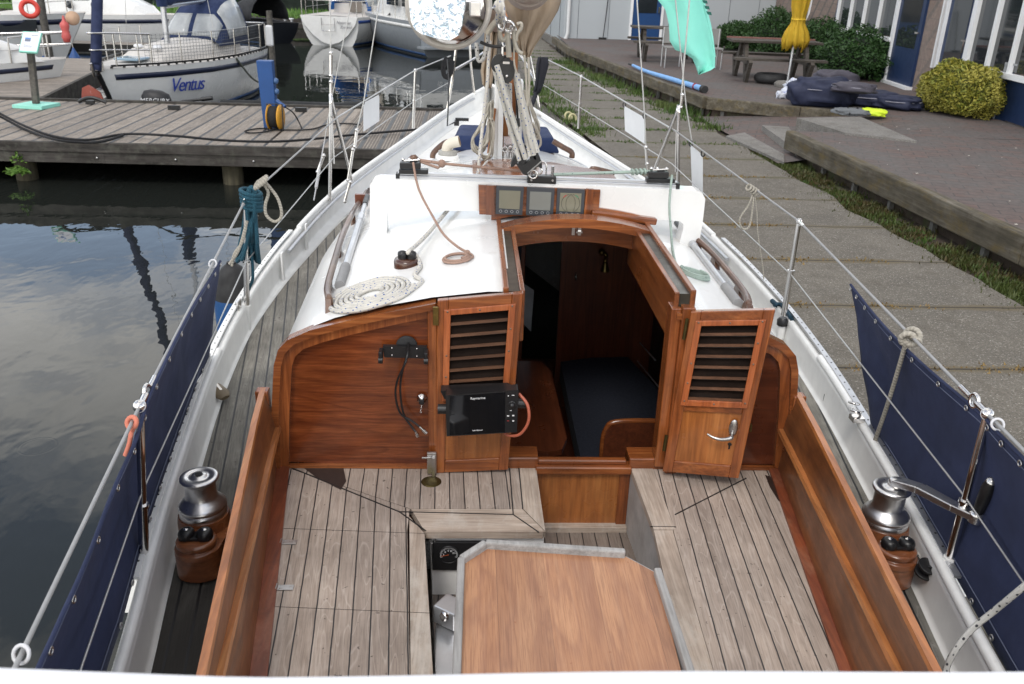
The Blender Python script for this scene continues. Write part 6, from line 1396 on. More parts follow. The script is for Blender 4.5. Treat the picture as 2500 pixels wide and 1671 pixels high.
    def hood(s, t0, t1, w_, h, m, win=True, zb=0):
        mb = MB(); P = []
        for k in range(9):
            t = lerp(t0, t1, k / 8); q = k / 8; hh = h * math.sin(math.pi * (.12 + .40 * (1 - q))) if q < 1 else h * .25; hh = h * (1 - q ** 3 * .85)
            P.append([s.p(t, w_ * math.cos(a) * 1.0, s.sz(t) + zb + hh * min(1, math.sin(a) * 1.25)) for a in [R(180 - i * 18) for i in range(11)]])
        mb.grid(P); mb.build('spray_hood', m, s.T, solid=.01)
        if win:
            mb = MB()
            def hw(q, an): return s.p(lerp(t0, t1, q), w_ * 1.025 * math.cos(an), s.sz(lerp(t0, t1, q)) + zb + .008 + h * (1 - q ** 3 * .85) * min(1, math.sin(an) * 1.25))
            for a0, a1 in ((8, 50), (130, 172)): mb.grid([[hw(.06 + .62 * i / 4, R(lerp(a0, a1, j / 4))) for j in range(5)] for i in range(5)])
            for a0, a1 in ((30, 86), (94, 150)): mb.grid([[hw(.74 + .24 * i / 4, R(lerp(a0, a1, j / 5))) for j in range(6)] for i in range(5)])
            mb.build('hood_window', CLEARW, s.T, solid=.006)
# Ventus
VB = G(247, 236, z=0); VT = thing
vb = Boat('moored_sailboat', 'white sailing boat with navy stripe and blue lettering moored behind the jetty', 'sailboat', (-7.05, 17.5), (-5.95, 23.6), 2.35, 1.08, 1.05, tr=.70, rake=.07)
vb.rail(.1, .88, .6, 5); vb.house(.22, .74, .62, .42, .42, .22, CREAMD); vb.mast(.56, 9.5, bag=NAVY2, boom=.12); vb.hood(.14, .40, .62, 1.0, NAVY2, zb=.2)
mb = MB(); a = vb.p(.56, 0, vb.sz(.56) + 1.15); mb.tube([a + Vector((0, -.02, 1.3)), a + Vector((0, -.05, .6)), a + Vector((0, -.05, -.1))], lambda q: .24 if q < .9 else .2, 16, 5, flat=.5); mb.build('mast_sail_bag', NAVY2, vb.T)
mb = MB(); a = vb.p(1.0, 0, 1.25); b = vb.p(.56, 0, 10.2); mb.tube([a, a.lerp(b, .06), a.lerp(b, .9)], lambda q: .10 if q > .02 else .06, 12, 4); mb.build('furled_genoa', NAVY, vb.T)
mb = MB(); a = vb.p(.80, 0, vb.sz(.8) + .1); mb.cbox(a, .5, .5, .05, Matrix.Rotation(math.atan2(vb.f.y, vb.f.x), 3, 'Z')); mb.build('foredeck_hatch', plain('pale_blue_acrylic', (.30, .42, .52), .1), vb.T, bevel=.02)
mb = MB()
for t, v in ((.68, .22), (.70, -.2)): mb.lathe([(.09, 0), (.09, .03), (.06, .05), (0, .055)], vb.p(t, v, vb.sz(t) + .27), n=18)
mb.build_each('deck_vent', WHITEP, vb.T)
mb = MB()
for sd in (-1, 1):
    pts = [vb.p(t, sd * interp(vb.prof, t) * .99, vb.sz(t) + .045) for t in [.02 + i * .035 for i in range(28)]]
    for a, b in zip(pts, pts[1:]): mb.beam(a, b, .03, .035)
    for a in pts: mb.cbox(a - Vector((0, 0, .03)), .04, .04, .03)
mb.build('toe_rail', BLACK, vb.T)
mb = MB(); sd = -1   # netting on the near side
side = -1 if (vb.s.x * -1 > 0) else 1
side = 1 if (vb.s.dot(Vector((0, -1, 0))) > 0) else -1
for i in range(56):
    t = lerp(.1, .86, i / 55); v = interp(vb.prof, t) * .95 * side; mb.tube([vb.p(t, v, vb.sz(t) + .05), vb.p(t, v, vb.sz(t) + .6)], .0035, 3)
for k in range(9):
    mb.tube([vb.p(t, interp(vb.prof, t) * .95 * side, vb.sz(t) + .08 + k * .062) for t in [lerp(.1, .86, i / 12) for i in range(13)]], .0035, 3)
mb.build('rail_netting', plain('net_grey', (.09, .10, .11), .8), vb.T)
# lettering on the near bow
LT = plain('lettering_blue', (.02, .05, .32), .4)
def hullpt(bt, t, zz): 
    v = interp(bt.prof, t) * side * lerp(.90, .985, zz); return bt.p(t, v, bt.sz(t) * zz, back=.07 * bt.L * t ** 3 * (1 - zz))
a, b = hullpt(vb, .80, .62), hullpt(vb, .66, .60); ex = (b - a); 
if G(0, 0, z=0) and ex.x < 0: a, b, ex = b, a, -ex
up_ = (hullpt(vb, .73, .8) - hullpt(vb, .73, .45)).normalized(); nrm = ex.normalized().cross(up_).normalized(); nrm = nrm if nrm.y < 0 else -nrm
text_mesh('Ventus', .40, LT, a.lerp(b, .5) + nrm * .05, ex, up_, vb.T, 'name_lettering', shear=.45, ext=.004, spacing=.86)
mb = MB(); mb.tube([vb.p(.43, side * 1.0, vb.sz(.43) - .02), vb.p(.33, side * 1.05, .55), vb.p(.2, side * 1.03, .32), vb.p(.06, side * .86, .28), vb.p(.0, side * .7, .45)], .022, 8, 6); mb.build('hanging_warp', plain('grey_green_rope', (.10, .11, .09), .9), vb.T)
mb = MB(); a = vb.p(1.0, 0, .98); mb.tube([a + Vector((.0, 0, 0)), vb.p(1.0, 0, .55, back=.25), vb.p(1.0, 0, .2, back=.36)], .05, 8); mb.build('stem_guard', BLACK, vb.T)
mb = MB(); mb.cbox(vb.p(.99, 0, 1.12), .16, .14, .14, Matrix.Rotation(.4, 3, 'Z')); mb.tube([vb.p(1.02, 0, .95), vb.p(1.03, 0, 1.2)], .03, 8); mb.build('bow_roller', STEEL, vb.T)
mb = MB(); sdm = [(vb.p(.30, side * .45, vb.sz(.3) + .62), .4)]; mb.cbox(vb.p(.33, side * .40, vb.sz(.33) + .47), .55, .3, .03, Matrix.Rotation(math.atan2(vb.f.y, vb.f.x), 3, 'Z')); mb.build('side_hatch_grille', plain('brown_grille', (.16, .15, .14), .5), vb.T)
mb = MB(); a = vb.p(0.02, side * .8, .86 + .6); mb.cbox(a + Vector((0, 0, -.1)), .18, .1, .5); mb.build('white_fender', WHITEP, vb.T, bevel=.04)
for px, py in ((735, 212),): pass
rb = thing('rudder_blade', tuple(G(225, 235, z=.1)), 'red painted flat blade with peeling patches sticking up beside the bow of the lettered boat', 'blade')
mb = MB(); mb.prism([G(a, b, y=17.9) for a, b in ((200, 215), (215, 208), (243, 226), (255, 250), (205, 252), (199, 240))], (0, .05, 0)); mb.build('blade', plain('red_antifoul', (.34, .085, .06), .7, var=.2, stain=((.6, .5, .5), 9, .6, .8)), rb)
# black dinghy and outboard between jetty and the lettered boat
DG = thing('inflatable_dinghy', (-4.2, 18.7, 0), 'low black inflatable dinghy with outboard lying behind the jetty', 'dinghy')
mb = MB(); mb.tube([(-5.3, 17.1, .28), (-3.8, 17.05, .28), (-2.6, 17.2, .3), (-1.9, 17.65, .42), (-2.6, 18.1, .3), (-3.8, 18.25, .28), (-5.0, 18.2, .28)], .2, 12, 6); mb.build('tube', plain('black_hypalon', (.010, .011, .012), .75, var=.3), DG)
mb = MB(); mb.box(-5.1, -2.6, 17.15, 18.1, .1, .16); mb.build('floor_boards', plain('grey_floor', (.04, .042, .045), .8), DG)
mb = MB(); mb.tube([(-5.0, 17.05, .5), (-4.1, 17.0, .52), (-3.2, 17.02, .5)], .02, 6); mb.build('grab_line', R_BLACK, DG)
OB = thing('outboard_motor', tuple(G(380, 250, z=.6)), 'black outboard motor with white lettering tilted behind the jetty edge', 'outboard motor')
oc = G(382, 243, y=17.05); mb = MB(); mb.lathe([(.14, -.16), (.18, -.10), (.19, .02), (.16, .12), (.09, .16), (0, .165)], oc, (.15, 0, 1), 20, sx=1.45, sy=.9); mb.build('engine_cowl', plain('outboard_black', (.012, .012, .014), .5, var=.2), OB, )
mb = MB(); mb.tube([oc + Vector((.1, 0, -.1)), oc + Vector((.5, -.05, -.02)), oc + Vector((.85, -.06, .03))], .025, 8); mb.tube([oc + Vector((.85, -.06, .03)), oc + Vector((1.05, -.06, .06))], .04, 10); mb.tube([oc + Vector((0, 0, -.1)), oc + Vector((0, .05, -.7))], .07, 10); mb.build('tiller_arm', BLACK, OB)
text_mesh('MERCURY', .11, WHITEP, oc + Vector((.03, -.2, .0)), (1, 0, 0), (0, 0, 1), OB, 'cowl_lettering', shear=.2, ext=.003, spacing=1.1)
# left boat with blue canopy
lb_ = Boat('moored_motorboat', 'white cabin cruiser with blue canopy and navy waterline at the far left behind the sign', 'motor boat', (-8.95, 20.6), (-15.0, 16.6), 2.7, .95, .9, tr=.8, rake=.06, stripe=DKB)
lb_.rail(.3, .9, .5, 4); lb_.house(.1, .88, .72, .45, .75, .5, HULLW, top=.75)
mb = MB(); nz_ = 1 if lb_.s.y < 0 else -1
for t0_, t1_ in ((.3, .48), (.54, .68)):
    mb.prism([lb_.p(t, nz_ * w__, lb_.sz(.4) + h) for t, h, w__ in ((t0_, .12, .71), (t1_, .12, .66), (t1_ - .03, .38, .62), (t0_, .40, .68))], lb_.s * nz_ * .02)
mb.build_each('cabin_window', DARKW, lb_.T)
mb = MB(); mb.grid([[lb_.p(t, -.62, lb_.sz(.5) + h1_), lb_.p(t, -.5, lb_.sz(.5) + h2_), lb_.p(t, 0, lb_.sz(.5) + h2_ + .05), lb_.p(t, .5, lb_.sz(.5) + h2_), lb_.p(t, .62, lb_.sz(.5) + h1_)] for t, h1_, h2_ in ((.1, .7, 1.9), (.5, .7, 1.9), (.70, .6, 1.35), (.81, .34, .42))]); BLUEC = plain('bright_blue_canvas', (.01, .15, .52), .75, var=.2); mb.build('canopy', BLUEC, lb_.T, solid=.01)
mb = MB(); mb.prism([lb_.p(t, nz_ * .63, lb_.sz(.5) + h) for t, h in ((.2, .95), (.58, .95), (.55, 1.35), (.47, 1.6), (.2, 1.6))], lb_.s * nz_ * .09); mb.build('canopy_window', CLEARW, lb_.T)
for k, px in enumerate(((30, 195), (112, 175), (184, 152))):
    fp_ = G(px[0], px[1], z=.35); Tf = thing('boat_fender', tuple(fp_), ['blue teardrop fender nearest the left picture edge', 'blue teardrop fender just right of the sign post', 'blue teardrop fender below the bow of the blue-canopied boat'][k], 'fender', 'blue fenders along the cruiser side')
    mb = MB(); mb.lathe([(.02, .38), (.05, .3), (.16, .1), (.18, 0), (.14, -.14), (0, -.2)], fp_, n=14); mb.build('fender_body', BLUEP, Tf); mb = MB(); mb.tube([fp_ + Vector((0, 0, .36)), fp_ + Vector((-.1, .1, 1.0))], .008, 5); mb.build('fender_line', R_WHITE, Tf)
# boats further back
def backboat(name, lab, cat, bow, stern, B, fb, fs, **k): return Boat(name, lab, cat, bow, stern, B, fb, fs, group='boats moored in the back row', **k)
b1_ = backboat('moored_motorboat', 'white motor cruiser with dark side window behind the blue-canopied boat', 'motor boat', (-11.6, 28.5), (-20.0, 27.6), 3.2, 1.5, 1.3, tr=.85, rake=.1); b1_.house(.05, .62, .75, .6, 1.3, .9, HULLW, top=.85)
n1 = 1 if b1_.s.y < 0 else -1; mb = MB()
for t0_, t1_ in ((.74, .86), (.42, .52), (.1, .3)): mb.prism([b1_.p(t, n1 * (interp(b1_.prof, t) * .97 if t0_ > .7 else .76), b1_.sz(t) + dz) for t, dz in ((t0_, -.55), (t1_, -.5), (t1_, -.15), (t0_, -.12))] if t0_ > .7 else [b1_.p(t, n1 * .77, b1_.sz(t) + dz) for t, dz in ((t0_, .35), (t1_, .35), (t1_, .75), (t0_, .8))], b1_.s * n1 * .03)
mb.build_each('side_window', DARKW, b1_.T); b1_.rail(.2, .9, .6, 5, sides=(n1,))
b2_ = backboat('moored_motorboat', 'small white cabin boat with two portholes behind the lettered sailboat', 'motor boat', (-9.9, 32.0), (-16.2, 34.0), 2.6, 1.35, 1.2, tr=.8, rake=.1); b2_.house(.1, .8, .7, .5, .75, .5, HULLW)
n2 = 1 if b2_.s.y < 0 else -1; mb = MB()
for t in (.45, .6): mb.lathe([(.13, 0), (.12, .03), (0, .03)], b2_.p(t, n2 * .66, b2_.sz(t) + .3), b2_.s * n2, 14)
mb.build_each('porthole', DARKW, b2_.T)
b3_ = backboat('dark_motorboat', 'black covered motor boat beside the wooden post, right of the navy spray hood', 'motor boat', (-11.4, 41.6), (-7.9, 38.2), 2.6, .9, .8, tr=.8, hull=plain('black_hull', (.015, .017, .022), .3), deck=plain('black_cover', (.018, .018, .022), .8), stripe=None); b3_.hood(.1, .55, .7, .8, plain('black_hood', (.016, .017, .02), .85), win=False, zb=.1); b3_.rail(.2, .9, .4, 3, pul=False)
# central sailing boat seen from astern
cb = Boat('moored_sailboat', 'white sailing boat seen stern-on in the middle of the far water with blue spray hood', 'sailboat', (-3.2, 48.0), (-5.75, 37.9), 3.1, 1.25, 1.15, tr=.80, rake=.06, reverse=.1, stripe=plain('blue_line', (.02, .06, .25), .4))
cb.rail(.05, .9, .6, 6); cb.house(.25, .75, .68, .5, .42, .3, CREAMD); cb.mast(.55, 10, bag=plain('beige_cover', (.4, .36, .3), .8), boom=.1); cb.hood(.2, .42, .55, .95, BLUEC, zb=.15)
TRW = MB(); z_ = 1.15; tv = .80
TRW.prism([cb.p(0, v, z, back=.1 * (1.15 - z) / 1.15 * -1 + .07) for v, z in ((-.80, 1.16), (.80, 1.16), (.72, .85), (.5, .45), (.25, .16), (0, .05), (-.25, .16), (-.5, .45), (-.72, .85))], cb.f * .05); TR_ = TRW.build('transom', plain('transom_white', (.76, .76, .74), .3), cb.T)
mb = MB(); mb.tube([cb.p(0, -.18, 1.1, back=.16), cb.p(0, -.18, .6, back=.14), cb.p(0, .18, .6, back=.14), cb.p(0, .18, 1.1, back=.16)], .018, 6); mb.tube([cb.p(0, -.18, .85, back=.15), cb.p(0, .18, .85, back=.15)], .014, 6); mb.build('boarding_ladder', STEEL, TR_)
mb = MB(); mb.cbox(cb.p(.24, .12, 1.45), .55, .03, .42, Matrix.Rotation(math.atan2(cb.s.y, cb.s.x), 3, 'Z')); mb.build('companion_hatch', plain('brown_hatch', (.2, .17, .14), .5), cb.T)
ex = cb.s if cb.s.x > 0 else -cb.s; sg = 1 if cb.s.x > 0 else -1
text_mesh('Noorder', .17, plain('grey_lettering', (.15, .15, .17), .5), cb.p(0, sg * .42, .93, back=.12), ex, (0, 0, 1), cb.T, 'name_lettering', shear=.3, ext=.003); text_mesh('Zeeland', .15, bpy.data.materials['grey_lettering'], cb.p(0, sg * .48, .76, back=.13), ex, (0, 0, 1), cb.T, 'name_lettering', shear=.3, ext=.003)
# grey steel cruiser to the right of it
gc_ = Boat('moored_motorboat', 'grey and white steel motor cruiser with black fenders partly hidden by the polished drum', 'motor boat', (-4.6, 43.5), (-.6, 34.2), 3.3, 1.35, 1.25, tr=.86, rake=.06, hull=plain('grey_hull', (.24, .26, .28), .4, var=.1), deck=HULLW, stripe=HULLW); gc_.house(.0, .6, .8, .65, 1.15, 1.0, HULLW, top=.9); gc_.rail(.1, .9, .7, 6)
mb = MB()
for sg_ in (-1, 1):
    for t0_, t1_ in ((.08, .2), (.25, .38)): mb.prism([gc_.p(t, sg_ * (.80), 1.25 + h) for t, h in ((t0_, .45), (t1_, .45), (t1_, .85), (t0_, .85))], gc_.s * sg_ * .03)
for v in (-.5, .0, .5): mb.prism([gc_.p(0, v + dv, 1.25 + h, back=.03) for dv, h in ((-.2, .45), (.2, .45), (.2, .9), (-.2, .9))], -gc_.f * .02)
mb.build_each('cabin_window', DARKW, gc_.T)
mb = MB(); mb.prism([gc_.p(0, v, z, back=.02) for v, z in ((-.84, 1.2), (.84, 1.2), (.8, .4), (-.8, .4))], -gc_.f * .05); mb.prism([gc_.p(0, v, .35, back=.0) for v in (-.9, .9)] + [gc_.p(0, v, .35, back=.55) for v in (.85, -.85)], (0, 0, .08)); mb.build('stern_platform', bpy.data.materials['grey_hull'], gc_.T)
text_mesh('de Wijk', .2, WHITEP, gc_.p(0, -.25, .95, back=.09), -gc_.s if gc_.s.x < 0 else gc_.s, (0, 0, 1), gc_.T, 'name_lettering', shear=.2, ext=.004)
for k, (px, py) in enumerate(((955, 60), (970, 75))):
    p = G(px, py, y=37.5 - k * 1.2); Tf = thing('boat_fender', tuple(p), ['black fender at the far end of the grey cruiser side', 'black fender nearer the grey cruiser stern'][k], 'fender', 'black fenders on the grey cruiser'); mb = MB(); mb.lathe([(.03, .45), (.14, .35), (.16, 0), (.14, -.35), (.03, -.42)], p, n=12); mb.build('fender_body', RUBBER, Tf)
# posts, buoys, lifebuoy
def post(px, py, y, h, lab, r=.11):
    b = G(px, py, y=y); T = thing('mooring_post', (b.x, b.y, 0), lab, 'post', 'wooden mooring posts'); mb = MB(); mb.lathe([(r, -.5), (r * .95, b.z), (r * .9, b.z + h)], (b.x, b.y, 0), n=12); mb.build('post_timber', bpy.data.materials['old_grey_timber'], T)
post(662, 100, 31.5, .95, 'grey wooden mooring post between the lettered boat and the dark motor boat'); post(105, 40, 27.5, 1.4, 'grey wooden mooring post behind the blue-canopied boat')
mb = MB(); c = G(72, 22, y=26); mb.torus(c, .20, .065, (.5, -1, .3), 24, 10); single('lifebuoy', mb, plain('red_lifebuoy', (.62, .05, .03), .5), 'red ring lifebuoy hanging above the blue canopy', 'lifebuoy')
BT = thing('inflatable_buoy', tuple(G(158, 65, y=23)), 'pinkish red marker buoys hanging at the bow rail of the lettered boat', 'buoy'); mb = MB(); c = G(157, 60, y=20.0); mb.lathe([(.012, .18), (.03, .12), (.036, .07), (.085, .02), (.095, -.04), (.07, -.12), (.08, -.18), (.095, -.25), (.06, -.36), (0, -.37)], c, n=16); mb.build('buoy_body', plain('pink_red_buoy', (.55, .10, .09), .45), BT)
mb = MB(); c = G(177, 45, y=20.2); mb.lathe([(.14, -.04), (.14, .04), (0, .05)], c, (.5, -1, .4), 20); single('wooden_disc', mb, plain('beige_disc', (.5, .33, .22), .7), 'beige round disc beside the red buoys at the bow of the lettered boat', 'disc')
# floating net pens / grey landing behind the lettered bow
mb = MB(); mb.box(-14.6, -8.6, 29.2, 30.2, .30, .55); single('back_jetty', mb, JETX, 'dark grey plank walkway glimpsed behind the netting of the lettered boat', 'jetty')
mb = MB(); mb.box(-9.4, -6.8, 43.5, 44.6, .3, .5); L0 = single('small_landing', mb, TIMB, 'small landing stage in front of the far grass', 'landing stage')
st = G(705, 62, y=43.9); ST = thing('white_stool', tuple(st), 'small white stool on the landing stage before the far grass', 'stool'); mb = MB(); mb.cbox(st + Vector((0, 0, .28)), .45, .4, .05); mb.build('seat', WHITEP, ST, bevel=.02)
for dx, dy in ((-.18, -.15), (.18, -.15), (-.18, .15), (.18, .15)): mb = MB(); mb.tube([st + Vector((dx * .8, dy, .27)), st + Vector((dx, dy, -.1))], .03, 6); mb.build('leg', WHITEP, ST)
# ================================================================ quay, terrace, buildings on the right
def concrete(name, col, pebb=.5, joints=None):
    m = Mat(name); p = m.pos(); n = m.noise(p, 1.7, 6, .65); c = m.mix(1, col, m.ramp(n, [(.3, .68), (.7, 1.08)]), 'MULTIPLY')
    v = m.n('ShaderNodeTexVoronoi'); v.inputs['Scale'].default_value = 62; m.l(p, v.inputs[0]); q = m.n('ShaderNodeSeparateColor'); m.l(v.outputs['Color'], q.inputs[0])
    mask = m.math('MULTIPLY', m.ramp(v.outputs['Distance'], [(.18, 1), (.32, 0)]), m.ramp(q.outputs[0], [(.3, 0), (.5, 1)]))
    c = m.mix(m.math('MULTIPLY', mask, pebb), c, m.mix(q.outputs[1], (.14, .13, .12), (.50, .47, .41)))
    f = m.noise(p, 75, 5, .75); c = m.mix(m.ramp(f, [(.36, .75), (.52, 0)]), c, (.03, .028, .025)); f3 = m.noise(p, 48, 4, .8); c = m.mix(m.ramp(f3, [(.56, 0), (.66, .55)]), c, (.40, .37, .32)); f4 = m.noise(p, 5, 6, .7); c = m.mix(m.ramp(f4, [(.5, 0), (.68, .5)]), c, (.075, .062, .045))
    if joints:
        y0, st_ = joints; sp_ = m.n('ShaderNodeSeparateXYZ'); m.l(p, sp_.inputs[0])
        wob = m.math('MULTIPLY', m.math('SUBTRACT', m.noise(p, 3, 4), .5), .06)
        d = m.math('ABSOLUTE', m.math('SUBTRACT', m.math('FRACT', m.math('ADD', m.math('DIVIDE', m.math('SUBTRACT', m.math('ADD', sp_.outputs[1], wob), y0), st_), .5)), .5))
        patch = m.noise(p, 2.2, 4, .6)
        moss = m.ramp(m.math('SUBTRACT', d, m.math('MULTIPLY', m.math('SUBTRACT', patch, .40), .16)), [(.0, .85), (.045, 0)])
        far = m.ramp(m.math('DIVIDE', sp_.outputs[1], 25), [(.3, 0), (.7, 1)])
        c = m.mix(moss, c, m.mix(far, (.12, .095, .055), (.085, .10, .04)))
        c = m.mix(m.ramp(d, [(.006, 1), (.013, 0)]), c, (.03, .025, .018))
    m.set(col=c, rough=.85); m.bump(m.math('ADD', f, mask), .4, .004); return m.m
CONC = concrete('exposed_aggregate', (.155, .138, .112), 1.0, (4.84, 1.115)); CONC2 = concrete('concrete_block', (.21, .20, .185), .9)
QZ = .8
def poly(name, pts, m, z0=None, kind=True):
    mb = MB(); pts = [Vector(p) for p in pts]
    if z0 is None: mb.face(*pts)
    else: mb.prism([Vector((p.x, p.y, z0)) for p in pts], (0, 0, 0)); 
    return setting(name, mb, m) if kind else mb
rnd = random.Random(11)
re_ = []; y = -4.0
while y < 60:
    j = .10 * mnoise.noise(Vector((y * 1.3, 0, 3))); 
    xr = interp([(-4, 4.35), (5, 4.22), (7, 4.16), (9.2, 4.05), (11.3, 3.97), (12.5, 3.95), (15, 3.85), (23, 2.75), (60, 2.2)], y)
    re_.append((xr + j * 1.5, y)); y += .28
le = lambda y: interp([(-4, 2.25), (9, 2.1), (11.5, 1.9), (14.3, 1.6), (17.8, 1.25), (30, 1.2), (60, 1.6)], y)
mb = MB(); mb.grid([[(le(y), y, QZ), (lerp(le(y), x, .5), y, QZ), (x, y, QZ)] for x, y in re_], smooth=False); mb.grid([[(x, y, QZ), (x + .02, y, QZ - .09)] for x, y in re_]); setting('quay', mb, CONC)
SOIL = plain('soil_and_moss', (.07, .05, .035), .95, var=.5, vs=9, bump=.6, bs=25, stain=((.06, .09, .02), 3, .52, .8))
mb = MB(); mb.face((2, -6, QZ - .04), (80, -6, QZ - .04), (80, 120, QZ - .04), (2, 120, QZ - .04)); setting('ground', mb, SOIL)
mb = MB()
qe = [(x_, y_) for x_, y_ in ((2.25, -5), (2.1, 9), (1.9, 11.5))]
mb.hexa([(2.02, -5, -.6), (2.24, -5, -.6), (2.1, 9.3, -.6), (1.86, 9.3, -.6)], [(2.02, -5, QZ - .002), (2.24, -5, QZ - .002), (2.1, 9.3, QZ - .002), (1.86, 9.3, QZ - .002)])
mb.hexa([(1.80, 9.3, -.6), (2.1, 9.3, -.6), (1.9, 11.6, -.6), (1.6, 11.6, -.6)], [(1.80, 9.3, QZ - .01), (2.1, 9.3, QZ - .01), (1.9, 11.6, QZ - .01), (1.6, 11.6, QZ - .01)])
mb.hexa([(1.15, 12.6, -.6), (1.75, 12.6, -.6), (1.25, 18.0, -.6), (.85, 18.0, -.6)], [(1.15, 12.6, QZ - .05), (1.75, 12.6, QZ - .05), (1.25, 18.0, QZ - .05), (.85, 18.0, QZ - .05)])
mb.box(.9, 1.6, 11.7, 12.5, -.6, QZ - .12); mb.hexa([(.85, 18.1, -.6), (1.25, 18.1, -.6), (1.6, 60, -.6), (1.2, 60, -.6)], [(.85, 18.1, QZ), (1.25, 18.1, QZ), (1.6, 60, QZ), (1.2, 60, QZ)])
single('quay_timber_edge', mb, TIMBY, 'weathered grey timber and concrete edging along the water side of the quay', 'quay edge', bevel=.015)
mb = MB()
for px, py in ((1388, 285), (1398, 290)): mb.torus(G(px, py, z=QZ + .05), .07, .018, (.6, -1, .3), 18, 8)
single('rope_rings', mb, plain('yellow_cream_rope', (.5, .46, .26), .8), 'pair of yellowish rope rings at the quay edge near the bow', 'rope')
# weeds: green tufts on the far joints and along the kerbs, dry grass on the near joints, mossy strip
LEAF_W = leafmat('weed_green', (.035, .075, .012), (.07, .12, .025), (.09, .11, .03))
def tufts(name, lab, spots, m, seed, h=.12, n=40, spread=.18):
    mb = MB(); rnd = random.Random(seed)
    for x, y, z, sc in spots:
        for _ in range(n):
            p = Vector((x + rnd.gauss(0, spread * sc), y + rnd.gauss(0, spread * sc * .6), z)); hh = h * sc * rnd.uniform(.4, 1.2); a = rnd.uniform(0, 6.28); w_ = .006 + .01 * rnd.random()
            d = Vector((math.cos(a), math.sin(a), 0)); tpv = p + Vector((rnd.uniform(-.6, .6) * hh, rnd.uniform(-.6, .6) * hh, hh)); mb.face(p - d * w_, p + d * w_, tpv)
    return tag(mb.build(name, m), lab, 'weeds', kind='stuff')
sp_ = []; rnd = random.Random(21)
for k in range(7, 22):
    y = 4.84 + 1.115 * k
    for _ in range(7):
        x = rnd.uniform(le(y) + .1, interp(re_ and [(b, a) for a, b in re_], y)); sp_.append((x, y + rnd.uniform(-.03, .03), QZ, rnd.uniform(.4, 1.0)))
tufts('joint_weeds', 'green weeds growing in the far joints of the quay slabs', sp_, LEAF_W, 1, .045, 26, .13)
sp_ = []
for i in range(70):
    t = rnd.random(); y = lerp(13.8, 25.5, t); x = interp([(15.1, 4.0), (23.4, 2.75), (27, 2.6)], y) - rnd.uniform(.05, .28) if y > 15 else interp([(13.0, 3.9), (15.1, 3.95)], y) - rnd.uniform(0, .2)
    sp_.append((x, y, QZ, rnd.uniform(.7, 1.5)))
tufts('kerb_weeds', 'lush green weeds along the foot of the far terrace kerb', sp_, LEAF_W, 2, .10, 34, .14)
sp_ = [(le(y) + rnd.uniform(0, .25), y, QZ, rnd.uniform(.6, 1.3)) for y in [lerp(13, 20, rnd.random()) for _ in range(40)]]
tufts('edge_weeds', 'green weeds along the water edge of the quay beyond the bow', sp_, LEAF_W, 3, .10, 34, .14)
sp_ = []
for k in range(-1, 7):
    y = 4.84 + 1.115 * k
    for _ in range(16): sp_.append((rnd.uniform(2.0, 3.6), y + rnd.uniform(-.02, .02), QZ - .005, rnd.uniform(.25, .8)))
tufts('dry_grass', 'dry brown grass in the near joints of the quay slabs', sp_, LEAF_B, 4, .035, 14, .10)
sp_ = [(interp([(0, 4.5), (6, 4.40), (11.9, 4.14)], y) + rnd.uniform(-.17, .16), y, QZ - .03, rnd.uniform(.5, 1.3)) for y in [lerp(3, 12.5, rnd.random()) for _ in range(240)]]
tufts('mossy_weeds', 'brown and green moss and weeds in the strip below the near terrace kerb', sp_, LEAF_M, 5, .045, 60, .10)
sp_ = [(interp([(0, 4.5), (6, 4.40), (11.9, 4.14)], y) + rnd.uniform(-.15, .12), y, QZ - .03, rnd.uniform(.5, 1.4)) for y in [lerp(3, 12, rnd.random()) for _ in range(40)]]
tufts('mossy_weeds', 'fresh green weeds dotted through the mossy strip below the near terrace kerb', sp_, LEAF_W, 6, .05, 40, .08)
# terrace
def bricks(name, c1, c2, c3, scale, mort=(.06, .055, .05), rot=0, msz=.012, bw=.21, bh=.105, vert=False):
    m = Mat(name); b = m.n('ShaderNodeTexBrick'); b.inputs['Scale'].default_value = 1; b.inputs['Brick Width'].default_value = bw; b.inputs['Row Height'].default_value = bh; b.inputs['Mortar Size'].default_value = msz * .5; b.inputs['Mortar Smooth'].default_value = .3
    b.inputs['Color1'].default_value = (*c1, 1); b.inputs['Color2'].default_value = (*c2, 1); b.inputs['Mortar'].default_value = (*mort, 1); b.inputs['Bias'].default_value = -.1
    m.l(m.map((1, 1, 1), rot if isinstance(rot, tuple) else (0, 0, rot)), b.inputs[0]); n = m.noise(m.pos(), .9, 6, .65); c = m.mix(m.ramp(n, [(.42, 0), (.62, .75)]), b.outputs[0], c3); n2 = m.noise(m.pos(), 14, 4, .6); c = m.mix(1, c, m.ramp(n2, [(.3, .75), (.7, 1.1)]), 'MULTIPLY')
    m.set(col=c, rough=.85); m.bump(b.outputs['Fac'], -.5, .006); return m.m
PAVE = bricks('brick_paving', (.125, .083, .072), (.10, .085, .08), (.105, .10, .095), 1, rot=R(20), bw=.30, bh=.15, msz=.016)
TZ = 1.13
near = [(4.93, -6), (80, -6), (80, 11.9), (4.42, 11.9)]
mb = MB(); mb.face(*[(x, y, TZ) for x, y in near]); setting('terrace', mb, PAVE)
mb = MB(); mb.face((4.12, 15.35, TZ - .005), (5.4, 14.4, TZ - .005), (6.6, 13.7, TZ - .005), (80, 13.2, TZ - .005), (80, 90, TZ - .005), (2.9, 32, TZ - .005), (2.78, 25.5, TZ - .005)); setting('terrace', mb, PAVE)
